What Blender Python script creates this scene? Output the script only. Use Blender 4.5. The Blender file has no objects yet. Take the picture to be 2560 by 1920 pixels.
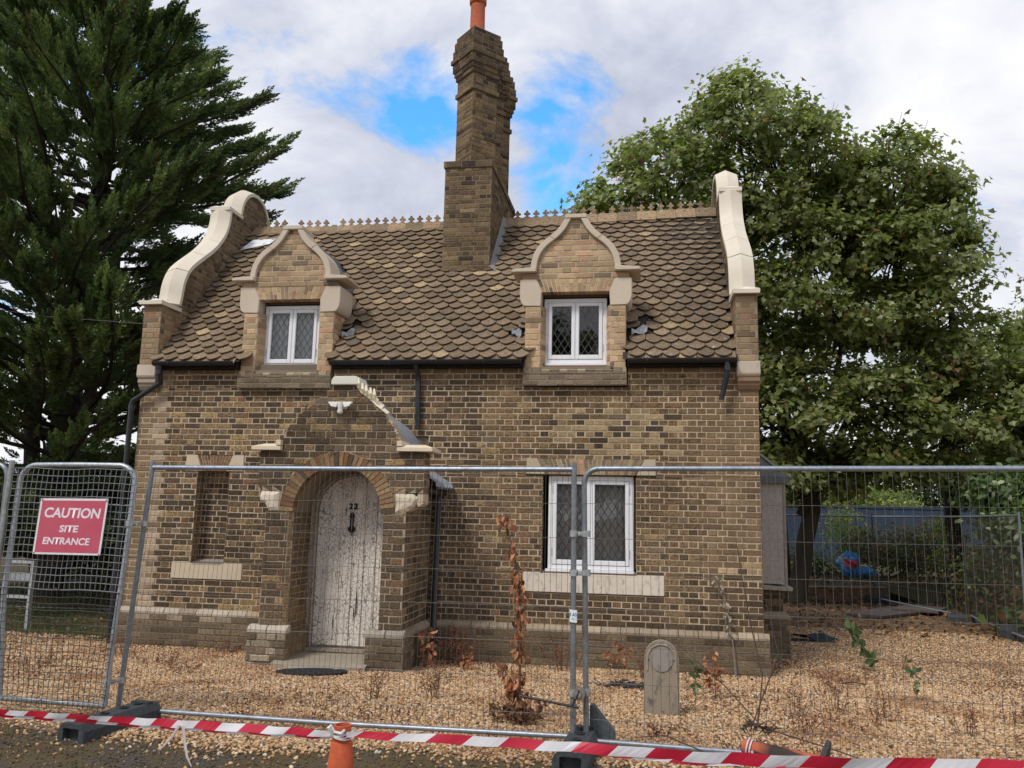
import bpy, math, random
import numpy as np
from mathutils import Vector, Matrix

random.seed(7)
rng = np.random.default_rng(7)
scene = bpy.context.scene
COL = scene.collection
rad = math.radians

# ------------------------------------------------------------------ camera
CAM = np.array([7.025, -10.699, 1.925])
yaw, pitch, roll = -0.1602, 0.1527, 0.0225
fw = np.array([math.sin(yaw) * math.cos(pitch), math.cos(yaw) * math.cos(pitch), math.sin(pitch)])
rt = np.array([math.cos(yaw), -math.sin(yaw), 0.0])
up = np.cross(rt, fw)
rt2 = math.cos(roll) * rt + math.sin(roll) * up
up2 = -math.sin(roll) * rt + math.cos(roll) * up
cam = bpy.data.cameras.new('camera')
cam.sensor_width = 36.0
cam.lens = 2087.6 / 2560.0 * 36.0
cam.clip_start = 0.05
cam.clip_end = 2000.0
camo = bpy.data.objects.new('camera', cam)
m = Matrix(((rt2[0], up2[0], -fw[0], CAM[0]), (rt2[1], up2[1], -fw[1], CAM[1]),
            (rt2[2], up2[2], -fw[2], CAM[2]), (0, 0, 0, 1)))
camo.matrix_world = m
COL.objects.link(camo)
scene.camera = camo

# ------------------------------------------------------------------ sky, sun, exposure
SUN_EL, SUN_AZ = rad(52), rad(212)          # azimuth clockwise from +Y
world = bpy.data.worlds.new('World')
scene.world = world
world.use_nodes = True


def nd(nt, typ, **kw):
    n = nt.nodes.new(typ)
    for k, v in kw.items():
        if k.startswith('i_'):
            n.inputs[int(k[2:]) if k[2:].isdigit() else k[2:].replace('_', ' ')].default_value = v
        else:
            setattr(n, k, v)
    return n


def ramp(nt, src, stops, interp='LINEAR'):
    r = nt.nodes.new('ShaderNodeValToRGB')
    r.color_ramp.interpolation = interp
    el = r.color_ramp.elements
    while len(el) < len(stops):
        el.new(0.5)
    for e, (p, c) in zip(el, stops):
        e.position = p
        e.color = c if len(c) == 4 else (*c, 1)
    nt.links.new(src, r.inputs[0])
    return r.outputs[0]


def mth(nt, op, a, b=None, c=None, clamp=False):
    n = nt.nodes.new('ShaderNodeMath')
    n.operation = op
    n.use_clamp = clamp
    for i, v in enumerate((a, b, c)):
        if v is None:
            continue
        if isinstance(v, (int, float)):
            n.inputs[i].default_value = v
        else:
            nt.links.new(v, n.inputs[i])
    return n.outputs[0]


def mix(nt, fac, a, b, mode='MIX'):
    n = nt.nodes.new('ShaderNodeMix')
    n.data_type = 'RGBA'
    n.blend_type = mode
    for sock, v in ((n.inputs[0], fac), (n.inputs[6], a), (n.inputs[7], b)):
        if isinstance(v, (int, float)):
            sock.default_value = v
        elif isinstance(v, (tuple, list)):
            sock.default_value = v if len(v) == 4 else (*v, 1)
        else:
            nt.links.new(v, sock)
    return n.outputs[2]


def noise(nt, vec, scale, detail=4.0, rough=0.55, dist=0.0, out=0):
    n = nt.nodes.new('ShaderNodeTexNoise')
    n.inputs['Scale'].default_value = scale
    n.inputs['Detail'].default_value = detail
    n.inputs['Roughness'].default_value = rough
    n.inputs['Distortion'].default_value = dist
    if vec is not None:
        nt.links.new(vec, n.inputs['Vector'])
    return n.outputs[out]


nt = world.node_tree
nt.nodes.clear()
sky = nd(nt, 'ShaderNodeTexSky', sky_type='NISHITA', sun_disc=False, sun_elevation=SUN_EL, sun_rotation=SUN_AZ)
sky.air_density = 1.0
sky.dust_density = 0.3
sky.ozone_density = 2.0
tc = nd(nt, 'ShaderNodeTexCoord')
sep = nd(nt, 'ShaderNodeSeparateXYZ')
nt.links.new(tc.outputs['Generated'], sep.inputs[0])
# a flat-bottomed cloud deck: project the view direction on a plane overhead
zz = mth(nt, 'ADD', mth(nt, 'MAXIMUM', sep.outputs[2], 0.0), 0.32)
cx_ = mth(nt, 'DIVIDE', sep.outputs[0], zz)
cy_ = mth(nt, 'DIVIDE', sep.outputs[1], zz)
cmb = nd(nt, 'ShaderNodeCombineXYZ')
nt.links.new(cx_, cmb.inputs[0])
nt.links.new(cy_, cmb.inputs[1])
cv = cmb.outputs[0]
n_big = noise(nt, cv, 1.5, 7, 0.52, 0.25)
mp = nd(nt, 'ShaderNodeMapping')
mp.inputs['Location'].default_value = (3.1, 7.7, 1.3)
nt.links.new(cv, mp.inputs[0])
n_shade = noise(nt, mp.outputs[0], 1.15, 6, 0.55, 0.4)
n_fine = noise(nt, mp.outputs[0], 4.2, 8, 0.6, 0.3)
# gaps in the deck: two openings over the roof ridge, plus whatever the noise leaves thin elsewhere


def hole(direction, size):
    d = Vector(direction).normalized()
    dt = nd(nt, 'ShaderNodeVectorMath', operation='DISTANCE')
    dt.inputs[1].default_value = d
    nt.links.new(tc.outputs['Generated'], dt.inputs[0])
    return mth(nt, 'SUBTRACT', 1.0, mth(nt, 'DIVIDE', dt.outputs['Value'], size), clamp=True)


HOLES = [((-0.232, 0.864, 0.446), 0.085), ((-0.112, 0.884, 0.454), 0.095), ((-0.100, 0.926, 0.362), 0.085), ((0.62, 0.3, 0.72), 0.4), ((-0.7, -0.4, 0.6), 0.4)]
hsum = None
for d_, s_ in HOLES:
    h_ = hole(d_, s_)
    hsum = h_ if hsum is None else mth(nt, 'ADD', hsum, h_)
gap = mth(nt, 'ADD', mth(nt, 'MULTIPLY', hsum, 0.66), mth(nt, 'MULTIPLY', mth(nt, 'SUBTRACT', 0.455, mth(nt, 'ADD', mth(nt, 'MULTIPLY', n_big, 0.35), mth(nt, 'MULTIPLY', n_fine, 0.65))), 4.2))
gapf = ramp(nt, gap, [(0.22, (0, 0, 0)), (0.66, (1, 1, 1))], 'LINEAR')
shade = mth(nt, 'ADD', mth(nt, 'MULTIPLY', n_shade, 0.6), mth(nt, 'MULTIPLY', n_fine, 0.4))
# lower clouds lighter, deck overhead greyer
shade = mth(nt, 'ADD', shade, mth(nt, 'MULTIPLY', mth(nt, 'SUBTRACT', 0.42, sep.outputs[2]), 0.22))
cloud = ramp(nt, shade, [(0.39, (3.2, 3.45, 4.2)), (0.47, (4.3, 4.5, 5.2)), (0.53, (5.4, 5.5, 5.9)), (0.60, (6.2, 6.2, 6.3))])
blue = mix(nt, 1.0, sky.outputs[0], (0.70, 1.62, 2.05, 1), 'MULTIPLY')
skycol = mix(nt, gapf, cloud, blue)
bg = nd(nt, 'ShaderNodeBackground')
bg.inputs['Strength'].default_value = 0.1
nt.links.new(skycol, bg.inputs['Color'])
wo = nd(nt, 'ShaderNodeOutputWorld')
nt.links.new(bg.outputs[0], wo.inputs[0])

sun = bpy.data.lights.new('sun', 'SUN')
sun.energy = 1.5
sun.angle = rad(14)
sun.color = (1.0, 0.95, 0.87)
suno = bpy.data.objects.new('sun', sun)
sdir = Vector((math.sin(SUN_AZ) * math.cos(SUN_EL), math.cos(SUN_AZ) * math.cos(SUN_EL), math.sin(SUN_EL)))
suno.rotation_euler = sdir.to_track_quat('Z', 'Y').to_euler()
COL.objects.link(suno)

vs = scene.view_settings
vs.view_transform = 'Standard'
vs.look = 'None'
vs.gamma = 1.0
vs.use_curve_mapping = False
vs.exposure = 0.7
scene.render.engine = 'CYCLES'
cy = scene.cycles
cy.max_bounces = 6
cy.diffuse_bounces = 4
cy.glossy_bounces = 3
cy.transmission_bounces = 4
cy.transparent_max_bounces = 8
cy.use_denoising = True
cy.denoising_input_passes = 'RGB_ALBEDO_NORMAL'

# ------------------------------------------------------------------ helpers
MATS = {}


def material(name, rough=0.85, spec=0.3):
    mt = bpy.data.materials.new(name)
    mt.use_nodes = True
    b = mt.node_tree.nodes['Principled BSDF']
    b.inputs['Roughness'].default_value = rough
    b.inputs['Specular IOR Level'].default_value = spec
    MATS[name] = mt
    return mt, mt.node_tree, b


def bump(nt, b, h, strength=0.4, dist=0.01):
    n = nt.nodes.new('ShaderNodeBump')
    n.inputs['Strength'].default_value = strength
    n.inputs['Distance'].default_value = dist
    nt.links.new(h, n.inputs['Height'])
    nt.links.new(n.outputs[0], b.inputs['Normal'])


def tint_nodes(nt):
    a = nd(nt, 'ShaderNodeAttribute', attribute_name='tint')
    o = nd(nt, 'ShaderNodeObjectInfo')
    c = mix(nt, 1.0, a.outputs['Color'], o.outputs['Color'], 'MULTIPLY')
    al = mth(nt, 'MULTIPLY', a.outputs['Alpha'], o.outputs['Alpha'])
    return c, al


def wpos(nt, scale=None):
    g = nd(nt, 'ShaderNodeNewGeometry')
    if scale is None:
        return g.outputs['Position']
    mpn = nd(nt, 'ShaderNodeMapping')
    mpn.inputs['Scale'].default_value = scale
    nt.links.new(g.outputs['Position'], mpn.inputs[0])
    return mpn.outputs[0]


def link_obj(name, data, parent=None, mat=None, loc=None):
    o = bpy.data.objects.new(name, data)
    COL.objects.link(o)
    if parent is not None:
        o.parent = parent
    if mat is not None and data is not None and hasattr(data, 'materials') and len(data.materials) == 0:
        data.materials.append(MATS[mat] if isinstance(mat, str) else mat)
    if loc is not None:
        o.location = loc
    return o


def thing(name, label, cat, loc=(0, 0, 0), group=None):
    o = bpy.data.objects.new(name, None)
    o.empty_display_size = 0.2
    o.location = loc
    COL.objects.link(o)
    tag(o, label, cat, group)
    return o


def tag(o, label=None, cat=None, group=None, kind=None):
    if label:
        o['label'] = label
    if cat:
        o['category'] = cat
    if group:
        o['group'] = group
    if kind:
        o['kind'] = kind
    return o


class MB:
    """collects polygons, builds one mesh"""

    def __init__(self):
        self.v = []
        self.f = []
        self.t = []
        self.cur = (1, 1, 1, 1)

    def tint(self, c):
        self.cur = c if len(c) == 4 else (*c, 1)
        return self

    def add(self, vs, fs):
        o = len(self.v)
        for p in vs:
            self.v.append((float(p[0]), float(p[1]), float(p[2])))
            self.t.append(self.cur)
        for f in fs:
            self.f.append(tuple(o + i for i in f))
        return self

    def box(self, x0, y0, z0, x1, y1, z1):
        vs = [(x, y, z) for z in (z0, z1) for y in (y0, y1) for x in (x0, x1)]
        return self.add(vs, [(0, 2, 3, 1), (4, 5, 7, 6), (0, 1, 5, 4), (2, 6, 7, 3), (0, 4, 6, 2), (1, 3, 7, 5)])

    def tube(self, pts, r, n=8, caps=True, squash=None):
        pts = [Vector(p) for p in pts]
        k = len(pts)
        rs = r if isinstance(r, (list, tuple)) else [r] * k
        vs, fs = [], []
        prev = None
        for i, p in enumerate(pts):
            if i == 0:
                d = pts[1] - p
            elif i == k - 1:
                d = p - pts[i - 1]
            else:
                d = (pts[i + 1] - p).normalized() + (p - pts[i - 1]).normalized()
            d = d.normalized() if d.length > 1e-9 else Vector((0, 0, 1))
            if prev is None:
                a = d.cross(Vector((0, 0, 1)) if abs(d.z) < 0.9 else Vector((1, 0, 0))).normalized()
            else:
                a = (prev - d * prev.dot(d))
                a = a.normalized() if a.length > 1e-6 else d.orthogonal().normalized()
            prev = a
            b = d.cross(a)
            for j in range(n):
                th = 2 * math.pi * j / n
                vs.append(p + a * (rs[i] * math.cos(th)) + b * (rs[i] * math.sin(th)))
        for i in range(k - 1):
            for j in range(n):
                j2 = (j + 1) % n
                fs.append((i * n + j, i * n + j2, (i + 1) * n + j2, (i + 1) * n + j))
        if caps:
            fs.append(tuple(range(n))[::-1])
            fs.append(tuple((k - 1) * n + j for j in range(n)))
        return self.add(vs, fs)

    def lathe(self, prof, n=24, c=(0, 0, 0), closed=False):
        vs, fs = [], []
        for (r, z) in prof:
            for j in range(n):
                th = 2 * math.pi * j / n
                vs.append((c[0] + r * math.cos(th), c[1] + r * math.sin(th), c[2] + z))
        for i in range(len(prof) - 1):
            for j in range(n):
                j2 = (j + 1) % n
                fs.append((i * n + j, i * n + j2, (i + 1) * n + j2, (i + 1) * n + j))
        return self.add(vs, fs)

    def prism(self, poly, ax, d0, d1):
        """extrude a 2D polygon; ax 'y': poly in (x,z); 'x': poly in (y,z); 'z': poly in (x,y)"""
        def P(a, b, d):
            return (a, d, b) if ax == 'y' else ((d, a, b) if ax == 'x' else (a, b, d))
        n = len(poly)
        vs = [P(a, b, d0) for a, b in poly] + [P(a, b, d1) for a, b in poly]
        fs = [tuple(range(n)), tuple(range(2 * n - 1, n - 1, -1))]
        for i in range(n):
            j = (i + 1) % n
            fs.append((i, i + n, j + n, j))
        return self.add(vs, fs)

    def build(self, name, mat, parent=None, smooth=False, bevel=0.0, recalc=True):
        me = bpy.data.meshes.new(name)
        me.from_pydata(self.v, [], self.f)
        a = me.attributes.new('tint', 'FLOAT_COLOR', 'POINT')
        a.data.foreach_set('color', np.array(self.t, dtype=np.float32).ravel())
        if recalc:
            import bmesh
            bm = bmesh.new()
            bm.from_mesh(me)
            bmesh.ops.recalc_face_normals(bm, faces=bm.faces)
            if bevel > 0:
                bmesh.ops.bevel(bm, geom=[e for e in bm.edges if e.is_manifold and e.calc_face_angle(0) > 0.5], offset=bevel, segments=2, affect='EDGES', clamp_overlap=True)
            bm.to_mesh(me)
            bm.free()
        if smooth:
            me.polygons.foreach_set('use_smooth', [True] * len(me.polygons))
            me.set_sharp_from_angle(angle=rad(40))
        me.update()
        return link_obj(name, me, parent, mat)


def tri_mesh(name, V, F, T, mat, parent=None, smooth=False):
    """fast triangle mesh from numpy arrays; T per-vertex tint"""
    me = bpy.data.meshes.new(name)
    nv, nf = len(V), len(F)
    me.vertices.add(nv)
    me.vertices.foreach_set('co', V.astype(np.float32).ravel())
    me.loops.add(nf * 3)
    me.loops.foreach_set('vertex_index', F.astype(np.int32).ravel())
    me.polygons.add(nf)
    me.polygons.foreach_set('loop_start', np.arange(0, nf * 3, 3, dtype=np.int32))
    me.update(calc_edges=True)
    if T is not None:
        a = me.attributes.new('tint', 'FLOAT_COLOR', 'POINT')
        a.data.foreach_set('color', T.astype(np.float32).ravel())
    if smooth:
        me.polygons.foreach_set('use_smooth', [True] * nf)
    me.validate()
    return link_obj(name, me, parent, mat)


def stamp(tv, tf, mats3, pos, tints):
    """copies of a template: mats3 (n,3,3), pos (n,3), tints (n,4)"""
    n, k = len(pos), len(tv)
    V = np.einsum('nij,kj->nki', mats3, tv) + pos[:, None, :]
    F = (tf[None, :, :] + (np.arange(n) * k)[:, None, None]).reshape(-1, 3)
    T = np.repeat(tints, k, axis=0)
    return V.reshape(-1, 3), F, T


def basis(z, spin=None, flip=None):
    """rotation matrices whose z axis is z (n,3), random spin about it"""
    z = z / np.linalg.norm(z, axis=1, keepdims=True)
    n = len(z)
    h = np.where(np.abs(z[:, 2:3]) < 0.9, np.array([[0, 0, 1.0]]), np.array([[1.0, 0, 0]]))
    x = np.cross(h, z)
    x /= np.linalg.norm(x, axis=1, keepdims=True)
    y = np.cross(z, x)
    if spin is None:
        spin = rng.uniform(0, 2 * np.pi, n)
    c, s = np.cos(spin)[:, None], np.sin(spin)[:, None]
    x2, y2 = x * c + y * s, -x * s + y * c
    return np.stack([x2, y2, z], axis=2)


def text_mesh(txt, size, name, mat, parent, mtx, extrude=0.001, offset=0.0, spacing=1.0, shear=0.0, align='CENTER'):
    cu = bpy.data.curves.new(name, 'FONT')
    cu.body = txt
    cu.size = size
    cu.align_x = align
    cu.extrude = extrude
    cu.offset = offset
    cu.shear = shear
    cu.space_character = spacing
    tmp = bpy.data.objects.new('tmp_text', cu)
    COL.objects.link(tmp)
    dg = bpy.context.evaluated_depsgraph_get()
    me = bpy.data.meshes.new_from_object(tmp.evaluated_get(dg))
    bpy.data.objects.remove(tmp)
    bpy.data.curves.remove(cu)
    me.name = name
    me.materials.clear()
    o = link_obj(name, me, parent, mat)
    o.matrix_local = mtx
    return o


def gz(x, y):
    """height of the ground"""
    if y < 0:
        return 0.05 - 0.05 * max(y, -4.6)
    return 0.05


# ------------------------------------------------------------------ materials
def mats():
    # brick
    mt, t, b = material('brick', 0.92, 0.15)
    c, al = tint_nodes(t)
    p = wpos(t)
    grain = noise(t, p, 95, 5, 0.65)
    blot = noise(t, wpos(t, (1, 1, 1.8)), 34, 6, 0.7, 0.6)
    pale = noise(t, wpos(t, (0.8, 0.8, 1.5)), 33, 4, 0.6, 1.0)
    c1 = mix(t, ramp(t, grain, [(0.25, (0, 0, 0)), (0.75, (1, 1, 1))]), mix(t, 1.0, c, (0.62, 0.6, 0.58, 1), 'MULTIPLY'), mix(t, 1.0, c, (1.35, 1.33, 1.3, 1), 'MULTIPLY'))
    dk = mth(t, 'MULTIPLY', ramp(t, blot, [(0.47, (0, 0, 0)), (0.60, (1, 1, 1))]), al)
    c2 = mix(t, mth(t, 'MULTIPLY', dk, 0.85), c1, (0.036, 0.029, 0.024, 1))
    pl = mth(t, 'MULTIPLY', ramp(t, pale, [(0.57, (0, 0, 0)), (0.68, (1, 1, 1))]), mth(t, 'MULTIPLY', al, 0.6))
    c3 = mix(t, pl, c2, (0.36, 0.285, 0.19, 1))
    wx = noise(t, p, 0.9, 5, 0.6, 0.4)
    c3 = mix(t, 1.0, c3, ramp(t, wx, [(0.34, (0.70, 0.69, 0.68)), (0.62, (1.16, 1.15, 1.13))]), 'MULTIPLY')
    t.links.new(c3, b.inputs['Base Color'])
    bump(t, b, mth(t, 'ADD', grain, mth(t, 'MULTIPLY', blot, 1.5)), 0.7, 0.007)
    # mortar
    mt, t, b = material('mortar', 0.95, 0.1)
    c, al = tint_nodes(t)
    p = wpos(t)
    g = noise(t, p, 120, 4, 0.7)
    big = noise(t, p, 2.3, 4, 0.6)
    c1 = mix(t, g, mix(t, 1.0, c, (0.7, 0.68, 0.66, 1), 'MULTIPLY'), mix(t, 1.0, c, (1.25, 1.25, 1.25, 1), 'MULTIPLY'))
    c2 = mix(t, mth(t, 'MULTIPLY', ramp(t, big, [(0.45, (0, 0, 0)), (0.68, (1, 1, 1))]), al), c1, (0.13, 0.105, 0.08, 1))
    t.links.new(c2, b.inputs['Base Color'])
    bump(t, b, g, 0.5, 0.004)
    # dressed stone
    mt, t, b = material('stone', 0.85, 0.2)
    c, al = tint_nodes(t)
    p = wpos(t)
    g = noise(t, p, 60, 5, 0.6)
    big = noise(t, p, 3.2, 5, 0.6)
    st = noise(t, wpos(t, (2.2, 2.2, 1)), 7, 6, 0.7, 0.5)
    c1 = mix(t, big, mix(t, 1.0, c, (0.86, 0.84, 0.80, 1), 'MULTIPLY'), mix(t, 1.0, c, (1.08, 1.08, 1.08, 1), 'MULTIPLY'))
    c1 = mix(t, 0.18, c1, mix(t, 1.0, c1, ramp(t, g, [(0, (0.6, 0.6, 0.6)), (1, (1.4, 1.4, 1.4))]), 'MULTIPLY'))
    c2 = mix(t, mth(t, 'MULTIPLY', ramp(t, st, [(0.52, (0, 0, 0)), (0.66, (1, 1, 1))]), mth(t, 'SUBTRACT', 1.0, al)), c1, (0.14, 0.125, 0.105, 1))
    t.links.new(c2, b.inputs['Base Color'])
    bump(t, b, mth(t, 'ADD', g, st), 0.25, 0.006)
    # clay roof tile
    mt, t, b = material('roof_tile', 0.9, 0.15)
    c, al = tint_nodes(t)
    p = wpos(t)
    g = noise(t, p, 70, 6, 0.7)
    bl = noise(t, p, 30, 6, 0.7, 0.4)
    li = noise(t, p, 11, 7, 0.72, 0.3)
    sx = nd(t, 'ShaderNodeSeparateXYZ')
    t.links.new(p, sx.inputs[0])
    side = ramp(t, mth(t, 'DIVIDE', sx.outputs[0], 9.0), [(0.70, (0.0, 0.0, 0.0)), (0.90, (1, 1, 1))])
    c1 = mix(t, g, mix(t, 1.0, c, (0.55, 0.53, 0.52, 1), 'MULTIPLY'), mix(t, 1.0, c, (1.45, 1.43, 1.4, 1), 'MULTIPLY'))
    c2 = mix(t, ramp(t, bl, [(0.50, (0, 0, 0)), (0.64, (0.8, 0.8, 0.8))]), c1, (0.055, 0.046, 0.038, 1))
    lf = mth(t, 'MULTIPLY', ramp(t, li, [(0.585, (0, 0, 0)), (0.64, (1, 1, 1))]), mth(t, 'ADD', 0.22, mth(t, 'MULTIPLY', side, 0.6)))
    c3 = mix(t, lf, c2, (0.42, 0.40, 0.36, 1))
    t.links.new(c3, b.inputs['Base Color'])
    bump(t, b, mth(t, 'ADD', g, bl), 0.6, 0.006)
    # gravel base and stones
    for nm in ('gravel_base', 'gravel'):
        mt, t, b = material(nm, 0.8, 0.25)
        p = wpos(t)
        if nm == 'gravel':
            o = nd(t, 'ShaderNodeObjectInfo')
            r = o.outputs['Random']
            col = ramp(t, r, [(0.0, (0.20, 0.105, 0.05)), (0.16, (0.36, 0.215, 0.105)), (0.36, (0.54, 0.345, 0.175)), (0.56, (0.62, 0.43, 0.24)), (0.72, (0.46, 0.27, 0.13)), (0.86, (0.72, 0.56, 0.38)), (0.93, (0.66, 0.58, 0.48)), (1.0, (0.25, 0.19, 0.15))])
            gg = noise(t, p, 110, 3, 0.6)
            col = mix(t, gg, mix(t, 1.0, col, (0.72, 0.7, 0.68, 1), 'MULTIPLY'), mix(t, 1.0, col, (1.2, 1.2, 1.2, 1), 'MULTIPLY'))
            big = noise(t, p, 0.9, 4, 0.6, 0.4)
            col = mix(t, ramp(t, big, [(0.52, (0, 0, 0)), (0.70, (0.8, 0.8, 0.8))]), col, mix(t, 1.0, col, (0.50, 0.34, 0.25, 1), 'MULTIPLY'))
        else:
            v = nd(t, 'ShaderNodeTexVoronoi')
            v.inputs['Scale'].default_value = 44
            t.links.new(p, v.inputs['Vector'])
            sv = nd(t, 'ShaderNodeSeparateColor')
            t.links.new(v.outputs['Color'], sv.inputs[0])
            col = ramp(t, sv.outputs[0], [(0.0, (0.14, 0.075, 0.04)), (0.3, (0.28, 0.17, 0.085)), (0.6, (0.40, 0.255, 0.135)), (0.85, (0.48, 0.33, 0.19)), (1.0, (0.16, 0.11, 0.075))])
            col = mix(t, ramp(t, v.outputs['Distance'], [(0.25, (0, 0, 0)), (0.8, (1, 1, 1))]), col, (0.06, 0.035, 0.02, 1))
            big = noise(t, p, 0.9, 4, 0.6, 0.4)
            col = mix(t, ramp(t, big, [(0.55, (0, 0, 0)), (0.75, (0.6, 0.6, 0.6))]), col, (0.17, 0.085, 0.05, 1))
            bump(t, b, mth(t, 'SUBTRACT', 1.0, v.outputs['Distance']), 1.0, 0.02)
        t.links.new(col, b.inputs['Base Color'])
    # asphalt with moss
    mt, t, b = material('asphalt', 0.85, 0.3)
    p = wpos(t)
    g = noise(t, p, 170, 3, 0.7)
    ms = noise(t, p, 2.6, 7, 0.65, 0.5)
    ms2 = noise(t, p, 12, 6, 0.7)
    col = ramp(t, g, [(0.3, (0.020, 0.018, 0.017)), (0.52, (0.075, 0.068, 0.062)), (0.66, (0.20, 0.18, 0.16))])
    mossc = mix(t, noise(t, p, 60, 4, 0.7), (0.050, 0.046, 0.015, 1), (0.18, 0.115, 0.052, 1))
    mf = ramp(t, mth(t, 'ADD', mth(t, 'MULTIPLY', ms, 0.7), mth(t, 'MULTIPLY', ms2, 0.3)), [(0.34, (0, 0, 0)), (0.52, (0.95, 0.95, 0.95))])
    t.links.new(mix(t, mf, col, mossc), b.inputs['Base Color'])
    bump(t, b, mth(t, 'ADD', g, ms2), 0.8, 0.012)
    # earth and grass base
    mt, t, b = material('earth', 0.95, 0.1)
    p = wpos(t)
    g = noise(t, p, 30, 6, 0.7)
    big = noise(t, p, 0.7, 5, 0.6)
    t.links.new(mix(t, ramp(t, big, [(0.42, (0, 0, 0)), (0.6, (1, 1, 1))]), mix(t, g, (0.05, 0.035, 0.022, 1), (0.20, 0.14, 0.085, 1)), mix(t, g, (0.035, 0.045, 0.016, 1), (0.11, 0.115, 0.05, 1))), b.inputs['Base Color'])
    bump(t, b, g, 1.0, 0.04)
    # tinted general purpose ones
    for nm, rough, spec, gs, gstr, lo, hi, bs in (
            ('painted_white', 0.35, 0.5, 9, 0.4, 0.94, 1.04, 0.05),
            ('black_plastic', 0.38, 0.5, 25, 0.5, 0.6, 1.5, 0.1),
            ('rubber', 0.75, 0.3, 40, 0.6, 0.55, 1.6, 0.4),
            ('lead', 0.55, 0.4, 14, 0.6, 0.7, 1.3, 0.3),
            ('plain', 0.8, 0.25, 30, 0.6, 0.75, 1.25, 0.3),
            ('wood', 0.85, 0.2, 8, 0.7, 0.6, 1.4, 0.3),
            ('soft_plastic', 0.45, 0.5, 12, 0.5, 0.88, 1.1, 0.1),
            ('terracotta', 0.85, 0.2, 22, 0.6, 0.75, 1.2, 0.3)):
        mt, t, b = material(nm, rough, spec)
        c, al = tint_nodes(t)
        p = wpos(t, (6, 6, 1)) if nm == 'wood' else wpos(t)
        g = noise(t, p, gs, 6, 0.65)
        t.links.new(mix(t, 1.0, c, ramp(t, g, [(0.25, (lo, lo, lo)), (0.75, (hi, hi, hi))]), 'MULTIPLY'), b.inputs['Base Color'])
        bump(t, b, g, bs, 0.005)
    # galvanised steel
    mt, t, b = material('galvanised', 0.42, 0.5)
    c, al = tint_nodes(t)
    p = wpos(t)
    g = noise(t, p, 35, 4, 0.6)
    dirt = noise(t, p, 6, 6, 0.7)
    t.links.new(mix(t, ramp(t, dirt, [(0.5, (0, 0, 0)), (0.75, (0.6, 0.6, 0.6))]), mix(t, 1.0, c, ramp(t, g, [(0.3, (0.75, 0.75, 0.75)), (0.7, (1.2, 1.2, 1.2))]), 'MULTIPLY'), (0.14, 0.12, 0.10, 1)), b.inputs['Base Color'])
    b.inputs['Metallic'].default_value = 0.55
    # crackled door paint
    mt, t, b = material('crackled_paint', 0.7, 0.3)
    c, al = tint_nodes(t)
    p = wpos(t, (1.0, 1, 0.8))
    wob = nd(t, 'ShaderNodeVectorMath', operation='ADD')
    t.links.new(p, wob.inputs[0])
    wn = nd(t, 'ShaderNodeVectorMath', operation='SCALE')
    wn.inputs['Scale'].default_value = 0.05
    t.links.new(noise(t, p, 14, 4, 0.6, 0, 1), wn.inputs[0])
    t.links.new(wn.outputs[0], wob.inputs[1])
    v = nd(t, 'ShaderNodeTexVoronoi', feature='DISTANCE_TO_EDGE')
    v.inputs['Scale'].default_value = 24
    t.links.new(wob.outputs[0], v.inputs['Vector'])
    msk = noise(t, p, 4.5, 4, 0.6)
    thr = ramp(t, v.outputs['Distance'], [(0.0, (1, 1, 1)), (0.028, (0.9, 0.9, 0.9)), (0.058, (0, 0, 0))])
    ck = mth(t, 'MULTIPLY', thr, ramp(t, msk, [(0.36, (0.0, 0.0, 0.0)), (0.5, (0.9, 0.9, 0.9))]))
    big = noise(t, p, 5, 5, 0.6)
    basec = mix(t, big, mix(t, 1.0, c, (0.84, 0.80, 0.76, 1), 'MULTIPLY'), mix(t, 1.0, c, (1.08, 1.07, 1.06, 1), 'MULTIPLY'))
    flake = noise(t, wpos(t, (3.0, 1, 0.7)), 9, 6, 0.75)
    basec = mix(t, ramp(t, flake, [(0.63, (0, 0, 0)), (0.66, (1, 1, 1))]), basec, (0.05, 0.04, 0.035, 1))
    t.links.new(mix(t, ck, basec, (0.055, 0.045, 0.04, 1)), b.inputs['Base Color'])
    bump(t, b, v.outputs['Distance'], 0.5, 0.01)
    # glass
    mt = bpy.data.materials.new('window_glass')
    mt.use_nodes = True
    MATS['window_glass'] = mt
    t = mt.node_tree
    t.nodes.clear()
    fr = nd(t, 'ShaderNodeFresnel')
    fr.inputs[0].default_value = 1.52
    tr = nd(t, 'ShaderNodeBsdfTransparent')
    tr.inputs[0].default_value = (0.86, 0.88, 0.88, 1)
    gl = nd(t, 'ShaderNodeBsdfGlossy')
    gl.inputs['Roughness'].default_value = 0.015
    nb = nd(t, 'ShaderNodeBump')
    nb.inputs['Strength'].default_value = 0.05
    nb.inputs['Distance'].default_value = 0.02
    t.links.new(noise(t, wpos(t), 5, 2, 0.5), nb.inputs['Height'])
    t.links.new(nb.outputs[0], gl.inputs['Normal'])
    ms = nd(t, 'ShaderNodeMixShader')
    t.links.new(mth(t, 'ADD', mth(t, 'MULTIPLY', fr.outputs[0], 1.3), 0.035, clamp=True), ms.inputs[0])
    t.links.new(tr.outputs[0], ms.inputs[1])
    t.links.new(gl.outputs[0], ms.inputs[2])
    ou = nd(t, 'ShaderNodeOutputMaterial')
    t.links.new(ms.outputs[0], ou.inputs[0])
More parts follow.
